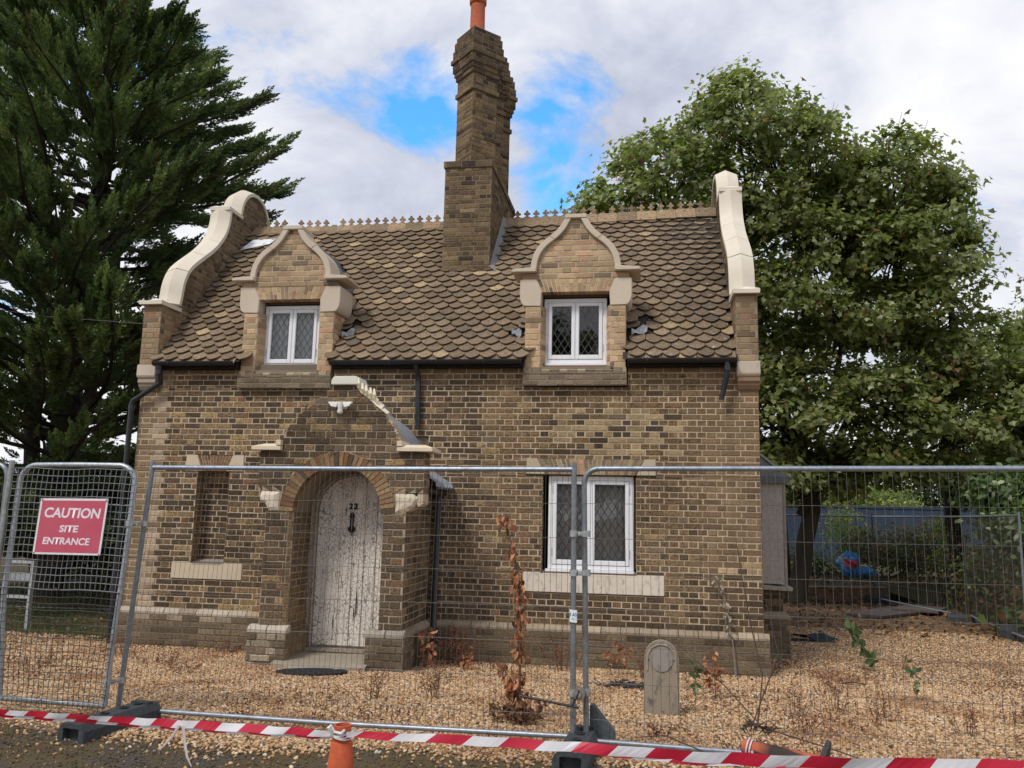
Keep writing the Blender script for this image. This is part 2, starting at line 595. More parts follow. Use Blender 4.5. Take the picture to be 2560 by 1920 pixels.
    # leaves
    for nm, tl, rough in (('leaf', 0.5, 0.38), ('needle', 0.25, 0.7), ('dry_leaf', 0.15, 0.8)):
        mt = bpy.data.materials.new(nm)
        mt.use_nodes = True
        MATS[nm] = mt
        t = mt.node_tree
        b = t.nodes['Principled BSDF']
        b.inputs['Roughness'].default_value = rough
        b.inputs['Specular IOR Level'].default_value = 0.5 if nm == 'leaf' else 0.3
        a = nd(t, 'ShaderNodeAttribute', attribute_name='tint')
        c = mix(t, 1.0, a.outputs['Color'], ramp(t, noise(t, wpos(t), 9, 3, 0.6), [(0.3, (0.75, 0.78, 0.75)), (0.7, (1.2, 1.18, 1.15))]), 'MULTIPLY')
        t.links.new(c, b.inputs['Base Color'])
        ts = nd(t, 'ShaderNodeBsdfTranslucent')
        t.links.new(mix(t, 1.0, c, (1.1, 1.25, 0.6, 1), 'MULTIPLY'), ts.inputs[0])
        ms = nd(t, 'ShaderNodeMixShader')
        ms.inputs[0].default_value = tl
        t.links.new(b.outputs[0], ms.inputs[1])
        t.links.new(ts.outputs[0], ms.inputs[2])
        t.links.new(ms.outputs[0], t.nodes['Material Output'].inputs[0])
    # bark
    mt, t, b = material('bark', 0.95, 0.1)
    p = wpos(t, (4, 4, 1))
    g = noise(t, p, 12, 6, 0.7)
    t.links.new(mix(t, g, (0.025, 0.022, 0.018, 1), (0.11, 0.095, 0.075, 1)), b.inputs['Base Color'])
    bump(t, b, g, 0.9, 0.03)
    # sign face, tape
    mt, t, b = material('sign_red', 0.45, 0.4)
    p = wpos(t)
    g = noise(t, p, 5, 5, 0.6)
    t.links.new(mix(t, g, (0.50, 0.055, 0.10, 1), (0.56, 0.12, 0.17, 1)), b.inputs['Base Color'])
    mt = bpy.data.materials.new('tape')
    mt.use_nodes = True
    MATS['tape'] = mt
    t = mt.node_tree
    b = t.nodes['Principled BSDF']
    b.inputs['Roughness'].default_value = 0.35
    a = nd(t, 'ShaderNodeAttribute', attribute_name='tint')
    t.links.new(a.outputs['Color'], b.inputs['Base Color'])
    ts = nd(t, 'ShaderNodeBsdfTranslucent')
    t.links.new(a.outputs['Color'], ts.inputs[0])
    ms = nd(t, 'ShaderNodeMixShader')
    ms.inputs[0].default_value = 0.25
    t.links.new(b.outputs[0], ms.inputs[1])
    t.links.new(ts.outputs[0], ms.inputs[2])
    t.links.new(ms.outputs[0], t.nodes['Material Output'].inputs[0])


mats()

# ------------------------------------------------------------------ ground, gravel, road
def sheet(name, pts_rows, mat, off):
    """rows of (x,y) points, same count per row; z from gz"""
    mb = MB()
    n = len(pts_rows[0])
    vs = [(x, y, gz(x, y) + off) for row in pts_rows for x, y in row]
    fs = []
    for i in range(len(pts_rows) - 1):
        for j in range(n - 1):
            fs.append((i * n + j, i * n + j + 1, (i + 1) * n + j + 1, (i + 1) * n + j))
    mb.add(vs, fs)
    return tag(mb.build(name, mat, recalc=False), kind='structure')


sheet('ground', [[(x, y) for x in (-300, -20, 40, 300)] for y in (-300, -4.6, 0, 400)], 'earth', 0)
xs = np.linspace(-9, 16, 60)
edge = [(x, -4.86 + 0.10 * math.sin(x * 1.3) + 0.07 * math.sin(x * 3.7 + 1) + random.uniform(-.04, .04)) for x in xs]
sheet('road', [[(x, y) for x in np.linspace(-60, 60, 60)] for y in (-40, -4.7)], 'asphalt', 0.004)
sheet('gravel_yard', [edge] + [[(x, y) for x in xs] for y in (-4.6, 0.0)] + [[(x, 0.35 + 0.1 * math.sin(x * 2)) for x in xs]], 'gravel_base', 0.010)
xs2 = np.linspace(8.2, 13.6, 20)
sheet('gravel_path', [[(x, y) for x in xs2] for y in (0.36, 3.0, 6.0)] + [[(x, 9.2 + 0.2 * math.sin(x * 3)) for x in xs2]], 'gravel_base', 0.012)


def gravel_stones():
    nx, ny = 70, 70
    V, F, D = [], [], []

    def patch(x0, x1, y0, y1, nx, ny, fn):
        o = len(V)
        for j in range(ny + 1):
            for i in range(nx + 1):
                x = x0 + (x1 - x0) * i / nx
                y = y0 + (y1 - y0) * j / ny
                V.append((x, y, gz(x, y) + 0.010))
                D.append(fn(x, y))
        for j in range(ny):
            for i in range(nx):
                a = o + j * (nx + 1) + i
                F.append((a, a + 1, a + nx + 2, a + nx + 1))

    def front(x, y):
        b = -5.0 + 0.12 * math.sin(x * 1.3) + 0.08 * math.sin(x * 3.7 + 1) + (0.25 if x < 3 else 0)
        d = (y - b) / 0.28
        if d < 0:
            return 300 * math.exp(d * 2.0) + 7
        return min(1.0, 0.30 + d) * 1700
    patch(1.2, 12.2, -6.6, -4.0, 90, 40, front)
    patch(-0.6, 12.4, -4.0, 0.05, 60, 30, lambda x, y: 1650)
    patch(8.5, 13.4, 0.05, 5.0, 20, 20, lambda x, y: 900)
    patch(-3.4, -0.6, -4.0, 0.5, 14, 20, lambda x, y: 600)
    me = bpy.data.meshes.new('gravel_stones')
    me.from_pydata(V, [], F)
    a = me.attributes.new('density', 'FLOAT', 'POINT')
    a.data.foreach_set('value', np.array(D, dtype=np.float32))
    o = link_obj('gravel_stones', me, None, 'gravel')
    tag(o, kind='stuff')
    ng = bpy.data.node_groups.new('scatter_stones', 'GeometryNodeTree')
    ng.interface.new_socket('Geometry', in_out='INPUT', socket_type='NodeSocketGeometry')
    ng.interface.new_socket('Geometry', in_out='OUTPUT', socket_type='NodeSocketGeometry')
    gi = ng.nodes.new('NodeGroupInput')
    go = ng.nodes.new('NodeGroupOutput')
    dp = ng.nodes.new('GeometryNodeDistributePointsOnFaces')
    dp.distribute_method = 'RANDOM'
    na = ng.nodes.new('GeometryNodeInputNamedAttribute')
    na.data_type = 'FLOAT'
    na.inputs['Name'].default_value = 'density'
    ng.links.new(gi.outputs[0], dp.inputs['Mesh'])
    ng.links.new(na.outputs['Attribute'], dp.inputs['Density'])
    ico = ng.nodes.new('GeometryNodeMeshIcoSphere')
    ico.inputs['Radius'].default_value = 0.0122
    ico.inputs['Subdivisions'].default_value = 2
    # dent the ball so that it reads as a chipped stone
    sp = ng.nodes.new('GeometryNodeSetPosition')
    nz = ng.nodes.new('ShaderNodeTexNoise')
    nz.inputs['Scale'].default_value = 70
    vm = ng.nodes.new('ShaderNodeVectorMath')
    vm.operation = 'SUBTRACT'
    vm.inputs[1].default_value = (0.5, 0.5, 0.5)
    vm2 = ng.nodes.new('ShaderNodeVectorMath')
    vm2.operation = 'SCALE'
    vm2.inputs['Scale'].default_value = 0.016
    ng.links.new(nz.outputs['Color'], vm.inputs[0])
    ng.links.new(vm.outputs[0], vm2.inputs[0])
    ng.links.new(ico.outputs['Mesh'], sp.inputs['Geometry'])
    ng.links.new(vm2.outputs[0], sp.inputs['Offset'])
    sm = ng.nodes.new('GeometryNodeSetMaterial')
    sm.inputs['Material'].default_value = MATS['gravel']
    ng.links.new(sp.outputs[0], sm.inputs[0])
    ip = ng.nodes.new('GeometryNodeInstanceOnPoints')
    ng.links.new(dp.outputs['Points'], ip.inputs['Points'])
    ng.links.new(sm.outputs[0], ip.inputs['Instance'])
    rr = ng.nodes.new('FunctionNodeRandomValue')
    rr.data_type = 'FLOAT_VECTOR'
    rr.inputs[0].default_value = (-0.8, -0.8, 0)
    rr.inputs[1].default_value = (0.8, 0.8, 6.283)
    ng.links.new(rr.outputs[0], ip.inputs['Rotation'])
    rs = ng.nodes.new('FunctionNodeRandomValue')
    rs.data_type = 'FLOAT_VECTOR'
    rs.inputs[0].default_value = (0.7, 0.55, 0.35)
    rs.inputs[1].default_value = (1.7, 1.25, 0.95)
    rs.inputs['Seed'].default_value = 5
    ng.links.new(rs.outputs[0], ip.inputs['Scale'])
    ng.links.new(ip.outputs[0], go.inputs[0])
    md = o.modifiers.new('scatter', 'NODES')
    md.node_group = ng


gravel_stones()

# ------------------------------------------------------------------ cottage
COT = thing('cottage', 'derelict brown brick cottage with curved cream gable copings, two dormers and arched porch', 'cottage', (4.2, 0, 0.05))
COT_INV = Matrix.Translation((-4.2, 0, -0.05))


def part(mb, name, mat, parent=None, label=None, kind=None, **kw):
    """mesh given in world coordinates, parented under the cottage (or one of its parts, which all sit at its origin)"""
    o = mb.build(name, mat, None, **kw)
    o.parent = parent or COT
    o.matrix_parent_inverse = COT_INV if (parent is None or parent is COT) else Matrix.Identity(4)
    if parent is not None and parent is not COT:
        o.matrix_parent_inverse = Matrix.Identity(4)
    tag(o, label=label, kind=kind)
    return o


BRICKS = []
CS = 0.0755
BL = 0.234


def pick(pal):
    r = random.random()
    for w, c in pal:
        if r < w:
            break
        r -= w
    j = random.uniform(0.82, 1.2)
    return (c[0] * j * 1.22, c[1] * j * 1.13, c[2] * j * 0.98, c[3])


DARK = (0.085, 0.066, 0.050, 0.7)
MID = (0.17, 0.124, 0.080, 1.0)
TAN = (0.25, 0.185, 0.115, 0.9)
YEL = (0.30, 0.228, 0.130, 1.0)
RED = (0.20, 0.125, 0.082, 0.8)
GRY = (0.17, 0.143, 0.115, 0.5)
PALE = (0.40, 0.32, 0.215, 0.15)
PINK = (0.42, 0.275, 0.205, 0.15)
PAL_LEFT = [(0.44, DARK), (0.30, MID), (0.10, YEL), (0.10, TAN), (0.04, RED), (0.02, GRY)]
PAL_MIDWALL = [(0.10, DARK), (0.44, MID), (0.32, (0.21, 0.155, 0.096, 0.9)), (0.04, YEL), (0.08, RED), (0.02, GRY)]
PAL_EDGE = [(0.75, (0.21, 0.157, 0.108, 0.3)), (0.25, (0.17, 0.123, 0.085, 0.4))]
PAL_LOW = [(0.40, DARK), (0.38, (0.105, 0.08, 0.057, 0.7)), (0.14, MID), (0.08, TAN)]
PAL_PORCH = [(0.50, (0.100, 0.079, 0.060, 0.8)), (0.34, (0.140, 0.107, 0.074, 0.9)), (0.06, YEL), (0.05, RED), (0.05, GRY)]
PAL_PLINTH = [(0.5, (0.155, 0.127, 0.095, 0.6)), (0.32, (0.185, 0.152, 0.113, 0.6)), (0.13, (0.11, 0.09, 0.07, 0.5)), (0.05, (0.24, 0.205, 0.16, 0.4))]
PAL_NEW = [(0.48, (0.46, 0.36, 0.25, 0.06)), (0.28, (0.38, 0.30, 0.215, 0.08)), (0.11, PINK), (0.08, (0.28, 0.22, 0.165, 0.15)), (0.05, (0.19, 0.16, 0.135, 0.1))]
PAL_GABLE = [(0.5, (0.25, 0.20, 0.145, 0.12)), (0.28, (0.30, 0.24, 0.17, 0.1)), (0.10, (0.28, 0.18, 0.135, 0.1)), (0.12, (0.16, 0.13, 0.10, 0.2))]
PAL_CHIM = [(0.5, (0.165, 0.125, 0.082, 0.6)), (0.28, (0.115, 0.09, 0.065, 0.6)), (0.12, (0.21, 0.165, 0.105, 0.6)), (0.10, (0.055, 0.045, 0.04, 0.4))]
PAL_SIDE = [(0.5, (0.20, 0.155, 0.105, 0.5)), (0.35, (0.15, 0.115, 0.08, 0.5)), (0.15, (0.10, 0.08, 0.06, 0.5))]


def pal_wall(x, z):
    if x < 0.42:
        # rubbed pale quoins on the left corner
        if 0.12 < x < 0.42 and random.random() < 0.65 and z < 3.4:
            return pick([(1, (0.36, 0.31, 0.265, 0.1))])
        return pick([(1, (0.23, 0.18, 0.13, 0.25))])
    if x > 7.75:
        if 1.25 < z < 1.42 and x > 7.9 and random.random() < .8:
            return pick([(1, (0.42, 0.33, 0.22, 0.05))])
        return pick(PAL_EDGE) if z > 1.3 else pick([(0.7, (0.155, 0.115, 0.078, 0.5)), (0.3, (0.10, 0.078, 0.058, 0.5))])
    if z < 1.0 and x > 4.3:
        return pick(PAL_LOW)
    if z > 3.72:
        return pick([(1, (0.17, 0.125, 0.08, 0.4))])
    if 5.9 < x < 7.4 and 2.62 < z < 3.25 and random.random() < 0.85 - abs(x - 6.6) * 0.5:
        return pick([(0.6, (0.33, 0.27, 0.18, 0.5)), (0.4, (0.08, 0.068, 0.055, 0.3))])
    if x < 4.4:
        if z < 0.85 and x > 1.5 and random.random() < .7:
            return pick([(1, (0.25, 0.185, 0.105, 0.9))])
        return pick(PAL_LEFT)
    if x < 4.9:
        return pick([(0.55, DARK), (0.45, MID)])
    return pick(PAL_MIDWALL)


def vary(c, a, b):
    j = random.uniform(a, b)
    return tuple(v * j for v in c[:3]) + (c[3],)


class Frame:
    def __init__(self, o, u, v):
        self.o, self.u, self.v = Vector(o), Vector(u), Vector(v)
        self.n = self.u.cross(self.v)

    def at(self, a, b, d=0.0):
        return self.o + self.u * a + self.v * b + self.n * d


def brick_field(sub, fr, z0, z1, spans, pal, course=CS, length=BL, joint=0.0118, proud=0.0048, breaks=(), phase=0.0, bond='english', mort=None, row0=0, flat=False):
    """lay brick courses on a plane; spans(z) -> [(left, right), ...]; the mortar is a sheet behind them"""
    z = z0
    i = row0
    while z < z1 - 0.012:
        za, zb = z, min(z + course, z1)
        cuts = [za] + sorted(k for k in breaks if za + 0.014 < k < zb - 0.014) + [zb]
        head = (i % 2 == 1) if bond == 'english' else False
        L = length / 2 if head else length
        ph = phase + (length / 4 if head else 0.0)
        if bond == 'stretcher':
            ph = phase + (length / 2 if i % 2 else 0)
        for a, b in zip(cuts[:-1], cuts[1:]):
            sa, sb = spans(a + 0.004), spans(b - 0.004)
            if len(sa) != len(sb):
                sa = sb = spans((a + b) / 2)
            for (la, ra), (lb, rb) in zip(sa, sb):
                if mort is not None:
                    mort.add([fr.at(la, a), fr.at(ra, a), fr.at(rb, b), fr.at(lb, b)], [(0, 1, 2, 3)])
                lo, hi = min(la, lb), max(ra, rb)
                k = math.floor((lo - ph) / L)
                while True:
                    x0, x1 = ph + k * L, ph + (k + 1) * L
                    k += 1
                    if x0 > hi:
                        break
                    jj = joint / 2
                    jit = random.uniform(-.006, .006) if not flat else 0
                    x0 += jj + jit
                    x1 -= jj - random.uniform(-.002, .002)
                    ya = a + (jj if a == za else 0.001) + random.uniform(-.0012, .0012)
                    yb = b - (jj if b == zb else 0.001) + random.uniform(-.0012, .0012)
                    q = [[max(x0, la + .003), ya], [min(x1, ra - .003), ya], [min(x1, rb - .003), yb], [max(x0, lb + .003), yb]]
                    wa, wb = q[1][0] - q[0][0], q[2][0] - q[3][0]
                    if max(wa, wb) < 0.02:
                        continue
                    if wa < 0.004:
                        mid = min(max((q[0][0] + q[1][0]) / 2, min(q[2][0], q[3][0])), max(q[2][0], q[3][0]))
                        q[0][0] = mid - .002
                        q[1][0] = mid + .002
                    if wb < 0.004:
                        mid = min(max((q[2][0] + q[3][0]) / 2, min(q[0][0], q[1][0])), max(q[0][0], q[1][0]))
                        q[2][0] = mid + .002
                        q[3][0] = mid - .002
                    full = wa > (x1 - x0) * .97 and wb > (x1 - x0) * .97 and a == za and b == zb
                    cxm = (q[0][0] + q[1][0]) / 2
                    BRICKS.append(dict(sub=sub, fr=fr, q=q, d=proud * random.uniform(0.35, 1.7), c=pal(cxm, (a + b) / 2), full=full and not flat, head=head, nom=(L - joint, course - joint)))
        z += course
        i += 1


def quad_brick(mb, fr, q, d, jit=0.003):
    """one brick: a worn pillow face standing proud of the joint"""
    cxm = sum(p[0] for p in q) / 4
    cym = sum(p[1] for p in q) / 4
    bv = 0.006
    back = [fr.at(p[0], p[1], -0.004) for p in q]
    mid = [fr.at(p[0], p[1], d - 0.0035) for p in q]
    front = []
    for p in q:
        sx = -bv if p[0] > cxm else bv
        sy = -bv if p[1] > cym else bv
        front.append(fr.at(p[0] + sx + random.uniform(-jit, jit), p[1] + sy + random.uniform(-jit, jit), d))
    mb.add(back + mid + front, [(8, 9, 10, 11)] + [(j, (j + 1) % 4, 4 + (j + 1) % 4, 4 + j) for j in range(4)] + [(4 + j, 4 + (j + 1) % 4, 8 + (j + 1) % 4, 8 + j) for j in range(4)])


FRONT = Frame((0, 0, 0), (1, 0, 0), (0, 0, 1))
ZP = 0.56                       # top of the plinth
MORT = (0.54, 0.435, 0.31, 0.4)


def sub(ivs, a, b):
    out = []
    for l, r in ivs:
        if b <= l or a >= r:
            out.append((l, r))
            continue
        if a - l > 0.004:
            out.append((l, a))
        if r - b > 0.004:
            out.append((b, r))
    return out


# --- front wall: main sheet with openings
W = 8.42
DC = (2.165, 6.13)              # dormer centres


def wall_spans(z):
    iv = [(0.0, W)]
    if 2.39 < z < 2.62:
        iv = sub(iv, 0.77, 1.63)
        iv = sub(iv, 5.505, 7.16)
    if 1.18 < z < 2.40:
        iv = sub(iv, 0.95, 1.43)
    if 0.945 < z < 1.18:
        iv = sub(iv, 0.68, 1.71)
    if 1.2 < z < 2.415:
        iv = sub(iv, 5.72, 6.91)
    if 0.945 < z < 1.2:
        iv = sub(iv, 5.49, 7.255)
    if z < 2.9:
        iv = sub(iv, 2.62, 4.2)
    if z > 3.55:
        for c in DC:
            iv = sub(iv, c - .675, c + .675)
    return iv


WALL = None
mort = MB().tint(MORT)
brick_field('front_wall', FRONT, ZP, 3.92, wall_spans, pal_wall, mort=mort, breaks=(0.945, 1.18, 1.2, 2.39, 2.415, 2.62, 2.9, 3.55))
# reveals of the niche and the window (faces looking right, and the window's right cheek)
NR = Frame((0.95, 0, 0), (0, 1, 0), (0, 0, 1))
brick_field('front_wall', NR, 1.18, 2.40, lambda z: [(0.0, 0.20)], lambda x, z: pick([(1, (0.25, 0.185, 0.11, 0.8))]), mort=mort)
NB = Frame((0, 0.20, 0), (1, 0, 0), (0, 0, 1))
brick_field('front_wall', NB, 1.18, 2.40, lambda z: [(0.95, 1.43)], lambda x, z: pick([(0.6, DARK), (0.4, MID)]) if z < 2.2 else pick([(1, TAN)]), mort=mort)
WR = Frame((5.72, 0, 0), (0, 1, 0), (0, 0, 1))
brick_field('front_wall', WR, 1.2, 2.415, lambda z: [(0.0, 0.14)], lambda x, z: pick([(1, MID)]), mort=mort)
NL = Frame((1.43, 0.20, 0), (0, -1, 0), (0, 0, 1))
brick_field('front_wall', NL, 1.18, 2.40, lambda z: [(0.0, 0.20)], lambda x, z: pick([(1, MID)]), mort=mort)
WL = Frame((6.91, 0.14, 0), (0, -1, 0), (0, 0, 1))
brick_field('front_wall', WL, 1.2, 2.415, lambda z: [(0.0, 0.14)], lambda x, z: pick([(1, MID)]), mort=mort)
# soffits
mort.add([(0.95, 0, 2.40), (1.43, 0, 2.40), (1.43, 0.2, 2.40), (0.95, 0.2, 2.40)], [(0, 1, 2, 3)])
mort.add([(5.72, 0, 2.415), (6.91, 0, 2.415), (6.91, 0.14, 2.415), (5.72, 0.14, 2.415)], [(0, 1, 2, 3)])
WALL = part(mort, 'front_wall', 'mortar', recalc=False)

# plinth
PL = Frame((0, -0.055, 0), (1, 0, 0), (0, 0, 1))


def pl_spans(z):
    return sub([(-0.05, 8.485)], 2.62, 4.2)


mp_ = MB().tint((0.20, 0.165, 0.125, 0.5))
brick_field('plinth', PL, -0.08, 0.475, pl_spans, lambda x, z: pick(PAL_PLINTH) if not (z > .38 and x < 1.6 and random.random() < .4) else pick([(1, (0.27, 0.24, 0.20, .3))]), course=0.0793, mort=mp_, bond='stretcher')
PLR = Frame((8.485, -0.055, 0), (0, 1, 0), (0, 0, 1))
brick_field('plinth', PLR, -0.08, 0.475, lambda z: [(0, 1.5)], lambda x, z: pick(PAL_PLINTH), course=0.0793, mort=mp_, bond='stretcher')
PLINTH = part(mp_, 'plinth', 'mortar', recalc=False)
# bevelled bricks along the plinth top
x = -0.055
while x < 8.45:
    w = BL * random.uniform(.97, 1.03)
    xe = min(x + w, 8.487)
    if not (2.55 < (x + xe) / 2 < 4.25):
        pale = x < 2.5 and random.random() < .75
        cc = vary((0.50, 0.43, 0.345, 0.55), .85, 1.1) if pale else vary((0.37, 0.295, 0.215, 0.45), .8, 1.15)
        b_ = MB().tint(cc)
        dz = random.uniform(-.004, .004)
        b_.prism([(-0.060, 0.478), (-0.063, 0.505 + dz), (-0.040, 0.535 + dz), (-0.012, 0.558), (-0.001, 0.558), (-0.001, 0.478)], 'x', x + .004, xe - .004)
        part(b_, 'plinth_brick', 'stone', PLINTH)
    x += w

# bodies behind the sheets (give the walls thickness)
bd = MB().tint((0.2, 0.16, 0.12, 0.3))
for a in ((0.02, 0.03, 0.0, 0.945, 0.30, 3.88), (1.435, 0.03, 0.0, 5.715, 0.30, 3.88), (6.915, 0.03, 0.0, 8.40, 0.30, 3.88), (5.715, 0.03, 0.0, 6.915, 0.30, 1.195), (5.715, 0.03, 2.42, 6.915, 0.30, 3.5),
          (0.945, 0.21, 0.0, 1.435, 0.30, 3.88), (0.945, 0.03, 0.0, 1.435, 0.205, 1.175), (0.945, 0.03, 2.405, 1.435, 0.205, 3.88)):
    bd.box(*a)
part(bd, 'wall_core', 'mortar')
bd = MB().tint((0.2, 0.16, 0.12, 0.3))
bd.box(0.27, 4.6, 0, 8.15, 4.9, 3.9)
part(bd, 'rear_wall', 'mortar')

# --- dressed stones round the niche and the main window
CREAM = (0.60, 0.50, 0.375, 0.9)


def stone(poly, y0, y1, name='lintel_stone', c=CREAM, parent=None, label=None, bevel=0.006):
    m_ = MB().tint(c)
    m_.prism(poly, 'y', y0, y1)
    return part(m_, name, 'stone', parent, label=label, bevel=bevel)


stone([(0.775, 2.395), (0.775, 2.615), (0.935, 2.615), (1.02, 2.395)], -.012, .2, parent=WALL)
stone([(1.37, 2.395), (1.46, 2.615), (1.625, 2.615), (1.625, 2.395)], -.012, .2, parent=WALL)
stone([(0.685, 0.95), (0.685, 1.175), (0.94, 1.175), (0.985, 1.14), (1.39, 1.14), (1.44, 1.175), (1.705, 1.175), (1.705, 0.95)], -.014, .03, 'sill_stone', parent=WALL)
ms_ = MB().tint((0.30, 0.27, 0.23, 0.5))
ms_.prism([(-0.010, 1.139), (-0.010, 1.142), (0.195, 1.205), (0.195, 1.139)], 'x', 0.955, 1.425)
part(ms_, 'sill_slope', 'stone', WALL)
stone([(5.495, 0.95), (5.495, 1.195), (5.70, 1.195), (5.73, 1.165), (6.88, 1.165), (6.93, 1.195), (7.25, 1.195), (7.25, 0.95)], -.016, .03, 'sill_stone', (0.70, 0.63, 0.54, 0.45), parent=WALL, label='long white-painted flaking sill stone')
ms_ = MB().tint((0.55, 0.47, 0.39, 0.7))
ms_.prism([(-0.012, 1.164), (-0.012, 1.168), (0.135, 1.215), (0.135, 1.164)], 'x', 5.725, 6.905)
part(ms_, 'sill_slope', 'stone', WALL)
stone([(5.51, 2.42), (5.51, 2.63), (5.645, 2.63), (5.755, 2.42)], -.010, .14, c=(0.50, 0.41, 0.30, 0.9), parent=WALL)
stone([(6.91, 2.42), (7.015, 2.63), (7.155, 2.63), (7.155, 2.42)], -.010, .14, c=(0.50, 0.41, 0.30, 0.9), parent=WALL)


def flat_arch(x0t, x1t, zt, x0b, x1b, zb, y0, depth, n, pal, parent, split=True, lime=(0.62, 0.55, 0.45, 0.95), rise=0.0, ysof=None):
    """gauged voussoirs between two springing lines, each brick a part"""
    m_ = MB().tint(lime)
    m_.prism([(x0b, zb), (x0t, zt), (x1t, zt), (x1b, zb)], 'y', y0 + .004, y0 + depth - .002)
    part(m_, 'arch_mortar', 'mortar', parent)
    for i in range(n):
        a0, a1 = i / n, (i + 1) / n
        g = 0.0045
        tb = [(x0b + (x1b - x0b) * a0 + g, zb), (x0b + (x1b - x0b) * a1 - g, zb)]
        tt = [(x0t + (x1t - x0t) * a0 + g, zt), (x0t + (x1t - x0t) * a1 - g, zt)]
        arch = rise * (1 - (2 * (i + .5) / n - 1) ** 2)
        h = (0.62 if i % 2 else 0.36) if split else None
        segs = [(0.0, 1.0)] if h is None else [(0.0, h - .02), (h + .02, 1.0)]
        for s0, s1 in segs:
            def lerp(k, s):
                return (tb[k][0] + (tt[k][0] - tb[k][0]) * s, tb[k][1] + (tt[k][1] - tb[k][1]) * s + arch * s)
            m_ = MB().tint(pick(pal))
            lowext = -.003 if s0 == 0 else 0
            p0, p1 = lerp(0, s0), lerp(1, s0)
            m_.prism([(p0[0], p0[1] + lowext), lerp(0, s1), lerp(1, s1), (p1[0], p1[1] + lowext)], 'y', y0, y0 + depth)
            part(m_, 'arch_brick', 'brick', parent)


flat_arch(0.94, 1.455, 2.61, 1.03, 1.36, 2.40, -.008, .2, 11, [(0.6, (0.23, 0.135, 0.078, 0.6)), (0.4, (0.17, 0.105, 0.065, 0.7))], WALL, split=True)
flat_arch(5.655, 7.005, 2.62, 5.77, 6.895, 2.425, -.006, .14, 23, [(0.5, (0.24, 0.20, 0.15, 0.4)), (0.25, (0.31, 0.25, 0.18, 0.3)), (0.25, PINK)], WALL, split=True)


# --- windows
def casement(x0, x1, z0, z1, y, parent, sill_over=0.03, label=None):
    """white timber two-light casement: frame, sill, two sashes with leaded panes"""
    fw_ = 0.052
    f = MB().tint((0.78, 0.79, 0.81))
    f.box(x0, y, z0, x0 + fw_, y + .07, z1).box(x1 - fw_, y, z0, x1, y + .07, z1)
    f.box(x0 + fw_, y, z1 - fw_, x1 - fw_, y + .07, z1).box(x0 + fw_, y, z0, x1 - fw_, y + .07, z0 + fw_)
    xm = (x0 + x1) / 2
    f.box(xm - .012, y + .012, z0 + fw_, xm + .012, y + .06, z1 - fw_)
    fr = part(f, 'window', 'painted_white', parent, label=label, bevel=.003)
    s = MB().tint((0.80, 0.80, 0.82))
    s.box(x0 - sill_over, y - .045, z0 - .035, x1 + sill_over * .4, y + .05, z0 - .002)
    part(s, 'window_sill', 'painted_white', fr, bevel=.004)
    for a, b, si in ((x0 + fw_ + .004, xm - .003, 0), (xm + .003, x1 - fw_ - .004, 1)):
        c, d = z0 + fw_ + .004, z1 - fw_ - .004
        w_ = 0.048
        sh = MB().tint((0.80, 0.81, 0.83))
        ys = y - .008
        sh.box(a, ys, c, a + w_, ys + .05, d).box(b - w_, ys, c, b, ys + .05, d)
        sh.box(a + w_, ys, c, b - w_, ys + .05, c + w_ * 1.25).box(a + w_, ys, d - w_, b - w_, ys + .05, d)
        part(sh, 'sash', 'painted_white', fr, bevel=.006)
        g0, g1, h0, h1 = a + w_ + .001, b - w_ - .001, c + w_ * 1.25 + .001, d - w_ - .001
        pn = MB()
        pn.add([(g0, ys + .030, h0), (g1, ys + .030, h0), (g1, ys + .030, h1), (g0, ys + .030, h1)], [(0, 1, 2, 3)])
        part(pn, 'pane', 'window_glass', fr, recalc=False)
        lt = MB().tint((0.035, 0.035, 0.037) if z0 < 2 else (0.10, 0.105, 0.11))
        dx, dz = 0.092, 0.150
        t = 0.0075 if z0 < 2 else 0.006
        W_, H_ = g1 - g0, h1 - h0
        for sgn in (1, -1):
            k = -12
            while k < 14:
                # line x = g0 + k*dx + sgn * (z-h0) * dx/dz
                pts = []
                for zz_ in (h0, h1):
                    pts.append((g0 + k * dx + (0.3 if sgn > 0 else 0.35) * dx + sgn * (zz_ - h0) * dx / dz, zz_))
                (xa, za), (xb, zb) = pts
                # clip to the pane in x
                t0, t1 = 0.0, 1.0
                ddx = xb - xa
                ta, tb = (g0 - xa) / ddx, (g1 - xa) / ddx
                t0, t1 = max(t0, min(ta, tb)), min(t1, max(ta, tb))
                if t1 - t0 > 0.01:
                    lt.tube([(xa + ddx * t0, ys + .0265, za + (zb - za) * t0), (xa + ddx * t1, ys + .0265, za + (zb - za) * t1)], t * .62, 4, caps=False)
                k += 1
        part(lt, 'lead_lattice', 'lead', fr)
    for xx in (x0 + fw_ - .006, x1 - fw_ - .004):
        for zz_ in (z0 + .16, z1 - .22):
            hg = MB().tint((0.45, 0.46, 0.48))
            hg.box(xx, y - .010, zz_, xx + .010, y - .0005, zz_ + .10)
            part(hg, 'hinge', 'galvanised', fr)
    return fr


WIN1 = casement(5.795, 6.875, 1.235, 2.405, .075, COT, label='white ground-floor casement with leaded panes')
for xx in (5.86, 6.80):
    wdg = MB().tint((0.30, 0.17, 0.12))
    wdg.box(xx, .02, 1.17, xx + .05, .10, 1.199)
    part(wdg, 'packer', 'wood', WIN1)
